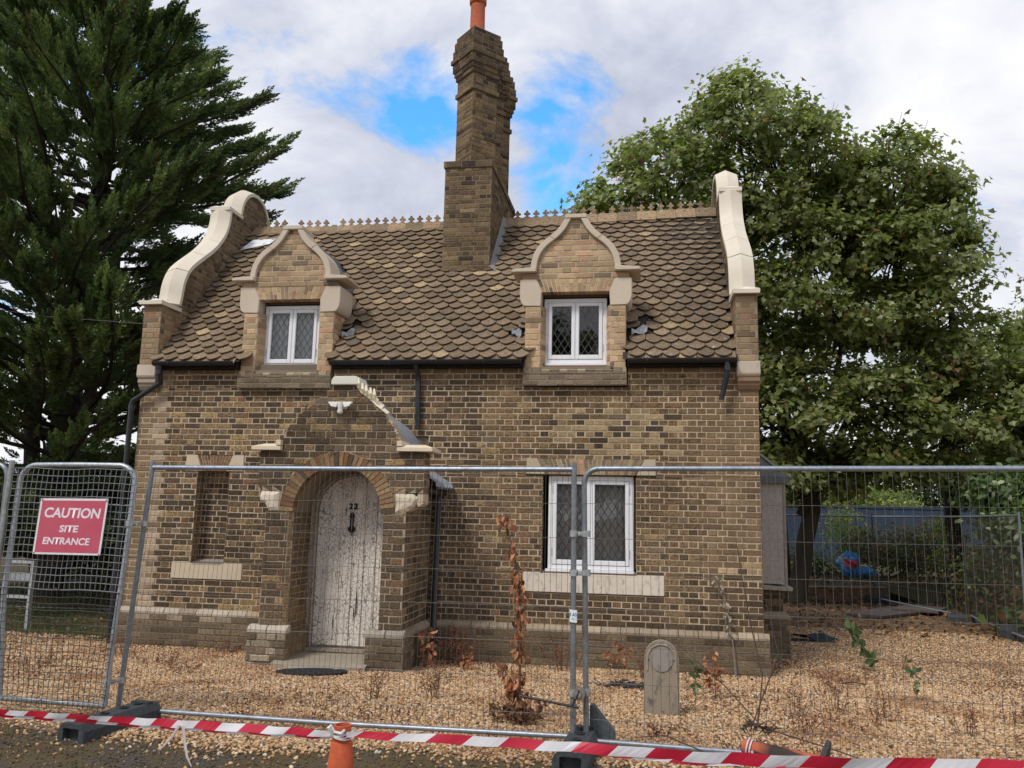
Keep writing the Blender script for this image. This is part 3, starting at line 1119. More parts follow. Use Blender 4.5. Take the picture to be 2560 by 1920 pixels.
# rooms behind the glass
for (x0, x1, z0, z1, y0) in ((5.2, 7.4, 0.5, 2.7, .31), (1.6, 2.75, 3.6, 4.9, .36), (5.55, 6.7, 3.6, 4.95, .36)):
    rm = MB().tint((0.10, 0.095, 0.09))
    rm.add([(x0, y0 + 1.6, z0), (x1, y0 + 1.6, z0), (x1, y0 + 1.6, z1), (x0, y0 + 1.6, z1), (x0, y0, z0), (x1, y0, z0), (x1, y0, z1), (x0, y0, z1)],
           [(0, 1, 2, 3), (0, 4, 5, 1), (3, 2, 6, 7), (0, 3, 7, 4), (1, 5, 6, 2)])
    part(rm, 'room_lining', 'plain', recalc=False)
n_ = 60
for (x0, x1, z0, z1, y0) in ((5.78, 6.90, 1.24, 2.40, .20), (1.74, 2.56, 3.8, 4.80, .24)):
    cu = MB().tint((0.70, 0.66, 0.62) if x0 > 3 else (0.66, 0.68, 0.70))
    vs = []
    for i in range(n_ + 1):
        xx = x0 + (x1 - x0) * i / n_
        yy = y0 + .02 * math.sin(i * 1.1) + .012 * math.sin(i * 2.3)
        vs += [(xx, yy, z0), (xx, yy, z1)]
    cu.add(vs, [(2 * i, 2 * i + 2, 2 * i + 3, 2 * i + 1) for i in range(n_)])
    part(cu, 'net_curtain', 'plain', recalc=False, smooth=True)

# ------------------------------------------------------------------ gable end walls with ogee parapets
RY, RM = 2.45, 1.082           # ridge line in plan, roof slope
PROF = [(0.31, 4.72), (0.36, 4.925), (0.40, 5.147), (0.49, 5.34), (0.63, 5.49), (0.90, 5.70), (1.12, 5.87), (1.32, 6.06), (1.49, 6.286), (1.575, 6.513), (1.60, 6.73)]
CIRC = [(RY - 0.5 * math.cos(rad(a)), 6.78 + 0.5 * math.sin(rad(a))) for a in range(0, 181, 10)]


def smooth_poly(pts, k=4):
    """Catmull-Rom through the points"""
    out = []
    n = len(pts)
    for i in range(n - 1):
        p0, p1, p2, p3 = pts[max(i - 1, 0)], pts[i], pts[i + 1], pts[min(i + 2, n - 1)]
        for s in range(k):
            t = s / k
            out.append(tuple(0.5 * ((2 * p1[j]) + (-p0[j] + p2[j]) * t + (2 * p0[j] - 5 * p1[j] + 4 * p2[j] - p3[j]) * t * t + (-p0[j] + 3 * p1[j] - 3 * p2[j] + p3[j]) * t ** 3) for j in range(2)))
    out.append(pts[-1])
    return out


SP = smooth_poly(PROF, 4)


def gable_ylo(z):
    if z < 4.72:
        return -0.10
    if z < 6.73:
        for (a, b), (c, d) in zip(SP[:-1], SP[1:]):
            if b <= z <= d:
                return a + (c - a) * (z - b) / max(d - b, 1e-6)
        return 1.6
    if z < 6.78:
        return 1.95
    return RY - math.sqrt(max(0.25 - (z - 6.78) ** 2, 0))


def roof_y(z):
    return (z - 3.92) / RM - .12


def sweep(mb, pts, xa, xb, t1, t2, t2s=None, close=True):
    """saddle-back stone swept along (y,z) points, outward normal to the left of the path"""
    n = len(pts)
    vs, fs = [], []
    for i, (y, z) in enumerate(pts):
        a = pts[max(i - 1, 0)]
        b = pts[min(i + 1, n - 1)]
        d1 = Vector((y - a[0], z - a[1]))
        d2 = Vector((b[0] - y, b[1] - z))
        d1 = d1.normalized() if d1.length > 0 else d2.normalized()
        d2 = d2.normalized() if d2.length > 0 else d1
        t = (d1 + d2).normalized()
        nn = Vector((-t.y, t.x))
        k = 1.0 / max(nn.dot(Vector((-d1.y, d1.x))), 0.5)
        h2 = t2 if t2s is None else t2s[i]
        for (x, h) in ((xa, 0), (xb, 0), (xb, t1), ((xa + xb) / 2, h2), (xa, t1)):
            vs.append((x, y + nn.x * h * k, z + nn.y * h * k))
    for i in range(n - 1):
        for j in range(5):
            j2 = (j + 1) % 5
            fs.append((i * 5 + j, i * 5 + j2, (i + 1) * 5 + j2, (i + 1) * 5 + j))
    fs.append((0, 1, 2, 3, 4))
    fs.append(tuple((n - 1) * 5 + j for j in (4, 3, 2, 1, 0)))
    mb.add(vs, fs)


COPE = (0.72, 0.655, 0.55, 0.96)


def shrink(pts, g=0.004):
    p = [Vector(q) for q in pts]
    p[0] = p[0] + (p[1] - p[0]).normalized() * g
    p[-1] = p[-1] + (p[-2] - p[-1]).normalized() * g
    return [(q.x, q.y) for q in p]


def gable(x0, x1, label):
    inner_right = x0 < 4
    mo = MB().tint((0.30, 0.25, 0.185, 0.5))
    # pier over the kneeler, facing the road
    F = Frame((0, -0.10, 0), (1, 0, 0), (0, 0, 1))
    brick_field('gable_wall', F, 3.865, 4.72, lambda z: [(x0, x1)], lambda x, z: pick(PAL_GABLE), mort=mo, phase=x0, joint=.009)
    # face turned to the roof
    if inner_right:
        G = Frame((x1, 0, 0), (0, 1, 0), (0, 0, 1))
        sg = 1
    else:
        G = Frame((x0, 0, 0), (0, -1, 0), (0, 0, 1))
        sg = -1

    def sp(z):
        lo = gable_ylo(z)
        hi = roof_y(z) + 0.12 if z < 6.66 else 2 * RY - lo
        hi = max(hi, lo + .01)
        return [(lo, hi)] if sg > 0 else [(-hi, -lo)]
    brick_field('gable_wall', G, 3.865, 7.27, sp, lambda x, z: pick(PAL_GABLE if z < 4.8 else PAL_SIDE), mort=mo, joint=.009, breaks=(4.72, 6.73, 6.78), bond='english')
    # outer flank
    if inner_right:
        H = Frame((x0 - .004, 0, 0), (0, -1, 0), (0, 0, 1))
    else:
        H = Frame((x1 + .004, 0, 0), (0, 1, 0), (0, 0, 1))

    def so(z):
        lo = gable_ylo(z) if z > 3.865 else 0.0
        hi = 2 * RY - lo if z > 4.72 else 2 * RY
        return [(lo, hi)] if not inner_right else [(-hi, -lo)]
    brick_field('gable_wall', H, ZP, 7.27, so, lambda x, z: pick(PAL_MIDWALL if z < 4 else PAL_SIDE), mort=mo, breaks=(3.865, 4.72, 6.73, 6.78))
    # solid core
    poly = [(-.097, 3.86), (-.097, 4.718), (.31, 4.718)] + SP[1:] + [(1.95, 6.735)] + CIRC + [(2 * RY - a, b) for a, b in reversed(SP)] + [(2 * RY, 4.7), (2 * RY, 0.0), (0.31, 0.0), (0.31, 3.86)]
    mo.prism(poly, 'x', x0 + .003, x1 - .003)
    g = part(mo, 'gable_wall', 'mortar', COT, label=label, recalc=False)
    # kneeler stone and moulded corbel below it
    kn = MB().tint((0.56, 0.49, 0.40, 0.72))
    xa, xb = (x0 - .02, x1) if inner_right else (x0, x1 + .02)
    kn.prism([(0.0, 3.665), (-.095, 3.665), (-.125, 3.70), (-.125, 3.862), (0.25, 3.862), (0.25, 3.665)], 'x', xa, xb)
    part(kn, 'kneeler_stone', 'stone', g, bevel=.008)
    cb = MB().tint((0.30, 0.20, 0.13, 0.5) if not inner_right else (0.42, 0.36, 0.28, 0.6))
    cb.prism([(-.001, 3.50), (-.03, 3.515), (-.065, 3.565), (-.07, 3.59), (-.095, 3.61), (-.098, 3.662), (-.001, 3.662)], 'x', xa + .01, xb - .004)
    part(cb, 'corbel', 'stone', g, bevel=.004)
    # coping stones
    ca, cb_ = (x0 - .05, x1 + .035) if inner_right else (x0 - .035, x1 + .03)
    runs = [
        ([(-.175, 4.722), (-.05, 4.722), (.355, 4.722)], [.05, .115, .115]),
        (SP[2:13], None), (SP[12:21], None), (SP[20:29], None), (SP[28:], None),
        ([(1.50, 6.735), (1.62, 6.735), (1.975, 6.735)], [.055, .12, .12]),
        (CIRC[:10], None), (CIRC[9:], None),
        ([(2 * RY - a, b) for a, b in reversed(SP)], None)]
    for pts, t2s in runs:
        c_ = MB().tint(vary(COPE, .95, 1.03))
        sweep(c_, shrink(pts), ca, cb_, .058, .125, t2s)
        part(c_, 'coping_stone', 'stone', g)


gable(0.0, 0.265, 'left gable wall with curved cream coping')
gable(8.155, 8.42, 'right gable wall with curved cream coping')

# ------------------------------------------------------------------ roof
AL = math.atan(RM)
RO = Vector((0, -0.165, 3.895))
ROOF = Frame(RO, (1, 0, 0), (0, math.cos(AL), math.sin(AL)))
SLEN = (RY + 0.165) / math.cos(AL)


def sag(x):
    return float(np.interp(x, [0.3, 1.5, 3.0, 4.7, 6.4, 8.2], [0.0, -0.03, -0.02, 0.0, 0.03, 0.075]))


rb = MB().tint((0.05, 0.042, 0.036, 0))
xsr = sorted(list(np.linspace(0.25, 8.17, 14)) + [DC[0] - .62, DC[0] + .61, DC[1] - .63, DC[1] + .61])
vs = []
for x0_, x1_ in zip(xsr[:-1], xsr[1:]):
    xm_ = (x0_ + x1_) / 2
    s0_ = 1.55 if min(abs(xm_ - DC[0]), abs(xm_ - DC[1])) < .62 else 0.0
    rb.add([ROOF.at(x0_, s0_, -.012), ROOF.at(x1_, s0_, -.012), ROOF.at(x1_, SLEN, -.012) + Vector((0, 0, sag(x1_))), ROOF.at(x0_, SLEN, -.012) + Vector((0, 0, sag(x0_)))], [(0, 1, 2, 3)])
BK = Frame((0, 2 * RY + .165, 3.895), (-1, 0, 0), (0, -math.cos(AL), math.sin(AL)))
rb.add([BK.at(-8.17, 0), BK.at(-.25, 0), BK.at(-.25, SLEN - .01), BK.at(-8.17, SLEN - .01)], [(0, 1, 2, 3)])
ROOFP = part(rb, 'roof', 'roof_tile', recalc=False, label='steep roof of brown fish-scale clay tiles')

TW, TG = 0.2145, 0.1475


def tile_template(variant):
    r_ = random.Random(variant)
    w = TW * .485
    pts = []
    arc = 0.104
    for i in range(9):
        a = math.pi * i / 8
        x = -w * math.cos(a)
        y = arc * abs(math.cos(a)) ** 1.8
        pts.append((x + r_.uniform(-.002, .002), y + r_.uniform(-.003, .003)))
    pts += [(w, 0.255), (-w, 0.255)]
    th = 0.013
    top, bot = [], []
    for x, y in pts:
        h = 0.047 - 0.044 * (y / 0.255) + 0.006 * (1 - (x / w) ** 2)
        top.append((x, y, h))
        bot.append((x, y, h - th))
    n = len(pts)
    fs = [tuple(range(n)), tuple(range(2 * n - 1, n - 1, -1))] + [(i, i + n, (i + 1) % n + n, (i + 1) % n) for i in range(n)]
    return top + bot, fs


TILES = [tile_template(i) for i in range(5)]
TPAL = [(0.50, (0.185, 0.148, 0.112, 1)), (0.26, (0.163, 0.130, 0.100, 1)), (0.16, (0.210, 0.170, 0.126, 1)), (0.04, (0.32, 0.26, 0.175, 1)), (0.03, (0.125, 0.108, 0.092, 1)), (0.01, (0.20, 0.140, 0.098, 1))]
tile_rec = []
for i in range(25):
    s = i * TG - 0.02
    k = 0
    x = 0.27 + (TW / 2 if i % 2 else 0)
    while x < 8.19:
        P = ROOF.at(x, s + .1)
        skip = False
        for c in DC:
            hw = 0.60 if P.z < 4.95 else (0.60 if P.z < 5.06 else 0.42 - (P.z - 5.06) * 0.5)
            if abs(x - c) < hw and P.z < 5.7:
                skip = True
            # slipped tiles beside the dormers
        if 4.0 < x < 4.64 and 5.62 < P.z:
            skip = True
        if (abs(x - 2.93) < .1 and 4.28 < P.z < 4.5) or (abs(x - 6.93) < .12 and 4.25 < P.z < 4.5) or (abs(x - 5.34) < .1 and 4.26 < P.z < 4.46):
            skip = True
        if not skip:
            sc_ = (SLEN + sag(x) * 1.0) / SLEN
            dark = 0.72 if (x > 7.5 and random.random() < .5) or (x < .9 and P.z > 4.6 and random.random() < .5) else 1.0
            c = pick(TPAL)
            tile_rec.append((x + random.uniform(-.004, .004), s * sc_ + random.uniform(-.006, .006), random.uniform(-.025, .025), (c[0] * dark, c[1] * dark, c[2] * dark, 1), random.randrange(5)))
        x += TW
tile_meshes = []
for v_, f_ in TILES:
    t_ = MB().add(v_, f_)
    me = bpy.data.meshes.new('roof_tile')
    me.from_pydata(t_.v, [], t_.f)
    a = me.attributes.new('tint', 'FLOAT_COLOR', 'POINT')
    a.data.foreach_set('color', np.ones(len(t_.v) * 4, dtype=np.float32))
    me.materials.append(MATS['roof_tile'])
    tile_meshes.append(me)
RM3 = Matrix((ROOF.u, ROOF.v, ROOF.n)).transposed()


def tile_mtx(x, s, r):
    p = ROOF.at(x, s)
    return Matrix.Translation(p) @ (RM3 @ Matrix.Rotation(r, 3, 'Z')).to_4x4()


order = sorted(range(len(tile_rec)), key=lambda i: (Vector(CAM) - ROOF.at(tile_rec[i][0], tile_rec[i][1])).length)
single = set(order[:300])
rest = MB()
for i, (x, s, r, c, v) in enumerate(tile_rec):
    M_ = tile_mtx(x, s, r)
    if i in single:
        o = bpy.data.objects.new('roof_tile', tile_meshes[v])
        COL.objects.link(o)
        o.parent = ROOFP
        o.matrix_local = M_
        o.color = c
    else:
        rest.tint(c)
        rest.add([M_ @ Vector(p) for p in TILES[v][0]], TILES[v][1])
part(rest, 'upper_roof_tiles', 'roof_tile', ROOFP, kind='stuff', recalc=False)
# square under-eaves course
for xa, xb in ((0.275, 1.47), (2.83, 5.44), (6.80, 8.145)):
    x = xa
    while x < xb - .03:
        w = min(TW, xb - x)
        e = MB().tint(pick(TPAL))
        vs = []
        for (dx, ds, dn) in ((.003, -.055, .008), (w - .003, -.055, .008), (w - .003, .16, .006), (.003, .16, .006)):
            vs.append(ROOF.at(x + dx, ds, dn))
        for (dx, ds, dn) in ((.003, -.055, -.006), (w - .003, -.055, -.006), (w - .003, .16, -.008), (.003, .16, -.008)):
            vs.append(ROOF.at(x + dx, ds, dn))
        e.add(vs, [(0, 1, 2, 3), (7, 6, 5, 4), (0, 4, 5, 1), (1, 5, 6, 2), (2, 6, 7, 3), (3, 7, 4, 0)])
        part(e, 'eaves_tile', 'roof_tile', ROOFP)
        x += w

# crested ridge tiles
fl = []
half = [(0.060, 0.0), (0.050, 0.012), (0.030, 0.022), (0.017, 0.034), (0.014, 0.050), (0.022, 0.056), (0.040, 0.060), (0.047, 0.072), (0.044, 0.086), (0.031, 0.092), (0.020, 0.094), (0.021, 0.104), (0.014, 0.120), (0.0, 0.138)]
fl = half + [(-a, b) for a, b in reversed(half[:-1])]


def ridge_run(x0, x1, n):
    w = (x1 - x0) / n
    for i in range(n):
        a, b = x0 + i * w + .002, x0 + (i + 1) * w - .002
        zt = sag((a + b) / 2) + random.uniform(-.004, .004)
        rz = MB().tint(pick([(0.7, (0.27, 0.21, 0.15, 1)), (0.3, (0.22, 0.175, 0.13, 1))]))
        legs = [(RY - .185, 6.56 + zt), (RY - .028, 6.755 + zt), (RY + .028, 6.755 + zt), (RY + .185, 6.56 + zt), (RY + .165, 6.55 + zt), (RY + .018, 6.728 + zt), (RY - .018, 6.728 + zt), (RY - .165, 6.55 + zt)]
        rz.prism(legs, 'x', a, b)
        for j in (0, 1):
            if random.random() < 0.05:
                rz.prism([(a + (b - a) * (.25 + .5 * j) + u * 1.0, 6.752 + zt + min(v, .03)) for u, v in fl], 'y', RY - .014, RY + .014)
                continue
            cxn = a + (b - a) * (.25 + .5 * j)
            rz.prism([(cxn + u * 1.15, 6.752 + zt + v) for u, v in fl], 'y', RY - .014, RY + .014)
        part(rz, 'ridge_tile', 'roof_tile', ROOFP)


ridge_run(0.30, 3.94, 12)
ridge_run(4.70, 8.14, 11)
# loose sheet of zinc slid under the tiles by the left gable
zs = MB().tint((0.72, 0.75, 0.80))
q = [(0.34, 3.04), (0.80, 3.22), (0.86, 3.40), (0.44, 3.38)]
zs.add([ROOF.at(a, b, .048) for a, b in q] + [ROOF.at(a, b, .042) for a, b in q], [(0, 1, 2, 3), (7, 6, 5, 4), (0, 4, 5, 1), (1, 5, 6, 2), (2, 6, 7, 3), (3, 7, 4, 0)])
part(zs, 'zinc_sheet', 'lead', ROOFP)
# torn flashings and slipped tiles beside the dormers
for (x, z, sgn, big) in ((2.93, 4.36, 1, 1), (6.93, 4.35, 1, 1.2), (5.34, 4.34, -1, .8)):
    s0 = (z - 3.895) / math.sin(AL)
    hl = MB().tint((0.012, 0.011, 0.010))
    hl.add([ROOF.at(x + a * big, s0 + b, .012) for a, b in ((-.12, -.13), (.09, -.10), (.12, .12), (-.12, .18))], [(0, 1, 2, 3)])
    part(hl, 'roofing_felt', 'rubber', ROOFP, recalc=False)
    ld = MB().tint((0.34, 0.36, 0.39))
    vs = []
    for i in range(5):
        for j in range(4):
            a = (i / 4 - .5) * .17 * big
            b = (j / 3 - .5) * .085
            vs.append(ROOF.at(x + a + .02 * sgn, s0 - .08 + b + sgn * a * .35, .035 + .03 * math.sin(i * 1.7 + j) + .015 * j))
    ld.add(vs, [(i * 4 + j, i * 4 + j + 1, i * 4 + j + 5, i * 4 + j + 4) for i in range(4) for j in range(3)])
    part(ld, 'torn_flashing', 'lead', ROOFP, recalc=False)
    for k in range(2):
        M_ = tile_mtx(x + random.uniform(-.02, .03) * sgn, s0 + .0 + k * .09, sgn * random.uniform(.5, .9)) @ Matrix.Translation((0, 0, .035 + .02 * k)) @ Matrix.Rotation(random.uniform(-.3, .1), 4, 'X')
        st = MB().tint((0.24, 0.19, 0.13, 1))
        st.add([M_ @ Vector(p) for p in TILES[k][0]], TILES[k][1])
        part(st, 'slipped_tile', 'roof_tile', ROOFP)

# ------------------------------------------------------------------ chimney
mo = MB().tint((0.215, 0.17, 0.12, 0.5))
CX0, CX1, CY0, CY1, CZ = 3.955, 4.69, 1.32, 3.52, 7.20
CF = Frame((0, CY0, 0), (1, 0, 0), (0, 0, 1))
CR = Frame((CX1, 0, 0), (0, 1, 0), (0, 0, 1))
brick_field('chimney', CF, 5.40, CZ, lambda z: [(CX0, CX1)], lambda x, z: pick(PAL_CHIM), mort=mo, phase=CX0 + .02, proud=.005)
brick_field('chimney', CR, 5.40, CZ, lambda z: [(max(CY0, CY0), CY1)], lambda x, z: pick(PAL_CHIM), mort=mo, proud=.005)
CF2 = Frame((0, CY0 - .022, 0), (1, 0, 0), (0, 0, 1))
CR2 = Frame((CX1 + .022, 0, 0), (0, 1, 0), (0, 0, 1))
brick_field('chimney', CF2, CZ, CZ + .105, lambda z: [(CX0 - .022, CX1 + .022)], lambda x, z: pick(PAL_CHIM), course=.0525 * 2, mort=mo, bond='stretcher')
brick_field('chimney', CR2, CZ, CZ + .105, lambda z: [(CY0 - .022, CY1 + .022)], lambda x, z: pick(PAL_CHIM), course=.0525 * 2, mort=mo, bond='stretcher')
mo.box(CX0 + .004, CY0 + .004, 5.2, CX1 - .004, CY1, CZ - .002)
mo.box(CX0 - .019, CY0 - .019, CZ, CX1 + .019, CY1 + .02, CZ + .103)
SECT = [(7.303, 8.555, .46), (8.555, 8.63, .515), (8.63, 8.855, .465), (8.855, 8.93, .515), (8.93, 9.005, .555), (9.005, 9.155, .595), (9.155, 9.23, .645), (9.23, 9.38, .60), (9.38, 9.53, .565), (9.53, 9.62, .52)]
SHY = (1.735, 2.395, 3.055)
SX = 4.335
for si, sy in enumerate(SHY):
    for (z0, z1, s) in SECT:
        h = s / math.sqrt(2)
        r2 = math.sqrt(.5)
        A = Frame((SX - h, sy, 0), (r2, -r2, 0), (0, 0, 1))
        B = Frame((SX, sy - h, 0), (r2, r2, 0), (0, 0, 1))
        cs = CS if (z1 - z0) > .3 else (z1 - z0) / max(1, round((z1 - z0) / CS))
        for fr_ in ((A, B) if True else ()):
            brick_field('chimney', fr_, z0, z1, lambda z: [(0, s)], lambda x, z: pick(PAL_CHIM) if z < 8.6 else pick([(0.5, (0.15, 0.115, 0.078, .6)), (0.3, (0.10, 0.08, 0.06, .5)), (0.2, (0.06, 0.05, 0.045, .4))]), course=cs, mort=mo, proud=.005)
        mo.prism([(SX - h + .004, sy), (SX, sy - h + .004), (SX + h - .004, sy), (SX, sy + h - .004)], 'z', z0, z1 - .001)
    # flaunching
    h = .50 / math.sqrt(2)
    mo.add([(SX - h, sy, 9.62), (SX, sy - h, 9.62), (SX + h, sy, 9.62), (SX, sy + h, 9.62), (SX, sy, 9.74)], [(0, 1, 4), (1, 2, 4), (2, 3, 4), (3, 0, 4)])
CHIM = part(mo, 'chimney', 'mortar', recalc=False, label='tall chimney stack of three diagonal brick shafts')
pt = MB().tint((0.42, 0.115, 0.058))
pt.lathe([(0, 9.62), (.135, 9.62), (.135, 9.70), (.122, 9.72), (.118, 10.20), (.14, 10.22), (.14, 10.32), (.10, 10.34)], 24, (SX - .03, SHY[0], 0))
part(pt, 'chimney_pot', 'terracotta', CHIM, smooth=True, label='tall red clay chimney pot')
pt = MB().tint((0.40, 0.12, 0.06))
pt.lathe([(0, 9.62), (.12, 9.62), (.115, 9.90), (.135, 9.92), (.135, 9.98), (.09, 9.98)], 24, (SX, SHY[1], 0))
part(pt, 'chimney_pot', 'terracotta', CHIM, smooth=True, label='short red clay chimney pot')
fil = MB().tint((0.24, 0.24, 0.24, 1))
yy0, yy1 = CY0 - .01, 2.42
for k in range(12):
    y0 = yy0 + (yy1 - yy0) * k / 12
    y1 = yy0 + (yy1 - yy0) * (k + 1) / 12
    z0, z1 = 3.92 + (y0 + .12) * RM, 3.92 + (y1 + .12) * RM
    j = random.uniform(-.015, .015)
    fil.add([(CX1 + .004, y0, z0 + .13), (CX1 + .004, y1, z1 + .13), (CX1 + .13 + j, y1, z1 + .025), (CX1 + .13 + j, y0, z0 + .025)], [(0, 1, 2, 3)])
fil.add([(CX0 - .02, CY0 - .10, 5.36), (CX1 + .12, CY0 - .10, 5.36), (CX1 + .02, CY0 - .004, 5.53), (CX0 - .02, CY0 - .004, 5.53)], [(0, 1, 2, 3)])
part(fil, 'mortar_fillet', 'stone', CHIM, recalc=False)

# ------------------------------------------------------------------ dormers
OGI = [(.515, 5.06), (.507, 5.18), (.470, 5.30), (.385, 5.42), (.235, 5.54), (.145, 5.64), (.105, 5.71), (.062, 5.79)]
OGO = [(.595, 5.06), (.588, 5.19), (.548, 5.33), (.455, 5.465), (.300, 5.59), (.215, 5.68), (.172, 5.75), (.142, 5.79)]
OGI_S, OGO_S = smooth_poly(OGI, 3), smooth_poly(OGO, 3)
DCOPE = (0.60, 0.515, 0.415, 0.97)


def og_w(z):
    for (a, b), (c, d) in zip(OGI_S[:-1], OGI_S[1:]):
        if b <= z <= d:
            return a + (c - a) * (z - b) / (d - b)
    return .06 if z > 5.7 else .515


def dormer(c, dz, label):
    Y0 = -0.05
    mo = MB().tint((0.50, 0.41, 0.31, 0.15))
    F = Frame((c, Y0, dz), (1, 0, 0), (0, 0, 1))
    brick_field('dormer', F, 3.78, 4.60, lambda z: [(-.655, -.455), (.455, .655)], lambda x, z: pick(PAL_NEW), mort=mo, joint=.009, phase=-.655)
    brick_field('dormer', F, 4.975, 5.79, lambda z: [(-.70, .70)] if z < 5.05 else [(-og_w(z), og_w(z))], lambda x, z: pick([(0.55, (0.37, 0.295, 0.21, 0.08)), (0.22, (0.30, 0.24, 0.175, 0.12)), (0.12, (0.38, 0.27, 0.20, .1)), (0.11, (0.17, 0.145, 0.12, 0.1))]), mort=mo, joint=.011, breaks=(5.05,), bond='english')
    R = Frame((c + .655, 0, dz), (0, 1, 0), (0, 0, 1))
    brick_field('dormer', R, 3.78, 4.60, lambda z: [(Y0, max(Y0 + .02, min(roof_y(z) + .1, .6)))], lambda x, z: pick(PAL_NEW), mort=mo, joint=.009)
    J = Frame((c - .455, Y0, dz), (0.30, 0.954, 0), (0, 0, 1))
    brick_field('dormer', J, 3.80, 4.62, lambda z: [(0, .175)], lambda x, z: pick(PAL_NEW), mort=mo, joint=.009)
    J2 = Frame((c + .455 - .052, Y0 + .167, dz), (0.30, -0.954, 0), (0, 0, 1))
    brick_field('dormer', J2, 3.80, 4.62, lambda z: [(0, .175)], lambda x, z: pick(PAL_NEW), mort=mo, joint=.009)
    # cheeks and soffits behind the faces
    for s in (-1, 1):
        xa, xb = sorted((c + s * .46, c + s * .65))
        mo.box(xa, Y0 + .004, 3.6, xb, .30, 4.60 + dz)
        mo.box(*sorted((c + s * .60, c + s * .65))[:1], .30, 3.6, sorted((c + s * .60, c + s * .65))[1], 1.2, 5.0)
    D_ = part(mo, 'dormer', 'mortar', recalc=False, label=label)

    def st(poly, y0, y1, name='dormer_stone', cc=DCOPE, **kw):
        m_ = MB().tint(vary(cc, .96, 1.03))
        m_.prism([(c + a, b + dz) for a, b in poly], 'y', y0, y1)
        return part(m_, name, 'stone', D_, bevel=kw.get('bevel', .007))
    # shaped stones at the head of the piers
    sh = [(-.515, 4.972), (-.735, 4.972), (-.735, 4.76)] + [(-.735 + .08 * (1 - math.cos(a)), 4.76 - .15 * math.sin(a)) for a in np.linspace(.2, math.pi / 2, 6)] + [(-.455, 4.605), (-.445, 4.80)]
    st(sh, Y0 - .012, .42)
    st([(-a, b) for a, b in sh], Y0 - .012, .42)
    # coping of the ogee gable
    for s in (-1, 1):
        ring = [(s * a, b) for a, b in OGI_S[:12]] + [(s * a, b) for a, b in reversed(OGO_S[:12])]
        st(ring, Y0 - .05, .30, 'dormer_coping')
        ring = [(s * a, b) for a, b in OGI_S[11:]] + [(s * a, b) for a, b in reversed(OGO_S[11:])]
        st([(a, b + .001) for a, b in ring], Y0 - .05, .30, 'dormer_coping')
        st([(s * .516, 5.058), (s * .845, 5.058), (s * .845, 5.088), (s * .80, 5.105), (s * .598, 5.118), (s * .516, 5.118)], Y0 - .085, .42, 'dormer_coping')
    st([(-.142, 5.792), (-.142, 5.85), (.142, 5.85), (.142, 5.792)], Y0 - .055, .30, 'dormer_coping')
    flat_arch(c - .515, c + .515, 4.972 + dz, c - .445, c + .445, 4.80 + dz, Y0 - .004, .17, 17, PAL_NEW, D_, split=True, lime=(0.70, 0.62, 0.50, 1), rise=0.0)
    hd = MB().tint((0.13, 0.10, 0.08, 0.3))
    hd.box(c - .43, Y0 + .168, 4.765 + dz, c + .43, .30, 4.99 + dz)
    part(hd, 'lintel', 'mortar', D_)
    # weathered brick corbel under the sill
    mo2 = MB().tint((0.25, 0.21, 0.16, 0.3))
    B = Frame((c, Y0 - .045, dz), (1, 0, 0), (0, 0, 1))
    palb = [(0.6, (0.17, 0.145, 0.115, 0.35)), (0.4, (0.215, 0.185, 0.15, 0.4))]
    brick_field('dormer', B, 3.545, 3.72, lambda z: [(-.672, .672)], lambda x, z: pick(palb), course=.0583 * 1.2, mort=mo2, bond='stretcher')
    BR_ = Frame((c + .672, 0, dz), (0, 1, 0), (0, 0, 1))
    brick_field('dormer', BR_, 3.545, 3.72, lambda z: [(Y0 - .045, 0)], lambda x, z: pick(palb), course=.0583 * 1.2, mort=mo2, bond='stretcher')
    mo2.box(c - .668, Y0 - .041, 3.55 + dz, c + .668, .28, 3.718 + dz)
    mo2.box(c - .65, Y0 + .004, 3.718 + dz, c + .65, .28, 3.80 + dz)
    cb_ = part(mo2, 'corbel_course', 'mortar', D_, recalc=False)
    x = c - .665
    while x < c + .66:
        w = BL / 2 * random.uniform(.95, 1.05)
        xe = min(x + w, c + .668)
        inner = abs((x + xe) / 2 - c) < .48
        b_ = MB().tint(pick([(0.7, (0.20, 0.17, 0.135, 0.7)), (0.3, (0.36, 0.32, 0.25, 0.8))]))
        if inner:
            b_.prism([(Y0 - .045, 3.722 + dz), (Y0 - .05, 3.745 + dz), (Y0 + .16, 3.825 + dz), (Y0 + .16, 3.722 + dz)], 'x', x + .004, xe - .004)
        else:
            b_.prism([(Y0 - .045, 3.722 + dz), (Y0 - .045, 3.778 + dz), (Y0 + .05, 3.778 + dz), (Y0 + .05, 3.722 + dz)], 'x', x + .004, xe - .004)
        part(b_, 'sill_brick', 'stone', D_)
        x = xe
    casement(c - .425, c + .405, 3.868 + dz, 4.745 + dz, .12, D_ if False else COT, label=label.replace('dormer', 'dormer window'))
    sl = MB().tint((0.20, 0.09, 0.06))
    sl.box(c - .42, .05, 3.80 + dz, c + .42, .25, 3.832 + dz)
    part(sl, 'sill_tile', 'plain', D_)
    # leaded roof behind the gable
    lr = MB().tint((0.16, 0.165, 0.175))
    prof = [(.66, 4.98)] + [(a + .03, b) for a, b in OGI_S]
    full = [(s_, b) for s_, b in prof] + [(-a, b) for a, b in reversed(prof)]
    n = len(full)
    vs = [(c + a, .29, b + dz) for a, b in full] + [(c + a * .98, 1.72, b + dz) for a, b in full]
    lr.add(vs, [(i, i + 1, i + 1 + n, i + n) for i in range(n - 1)])
    part(lr, 'dormer_roof', 'lead', D_, recalc=False)


dormer(DC[0] - .01, -.015, 'left dormer with ogee brick gable')
dormer(DC[1] - .01, 0.015, 'right dormer with ogee brick gable')

# ------------------------------------------------------------------ gutters and downpipes
BLK = (0.016, 0.017, 0.019)


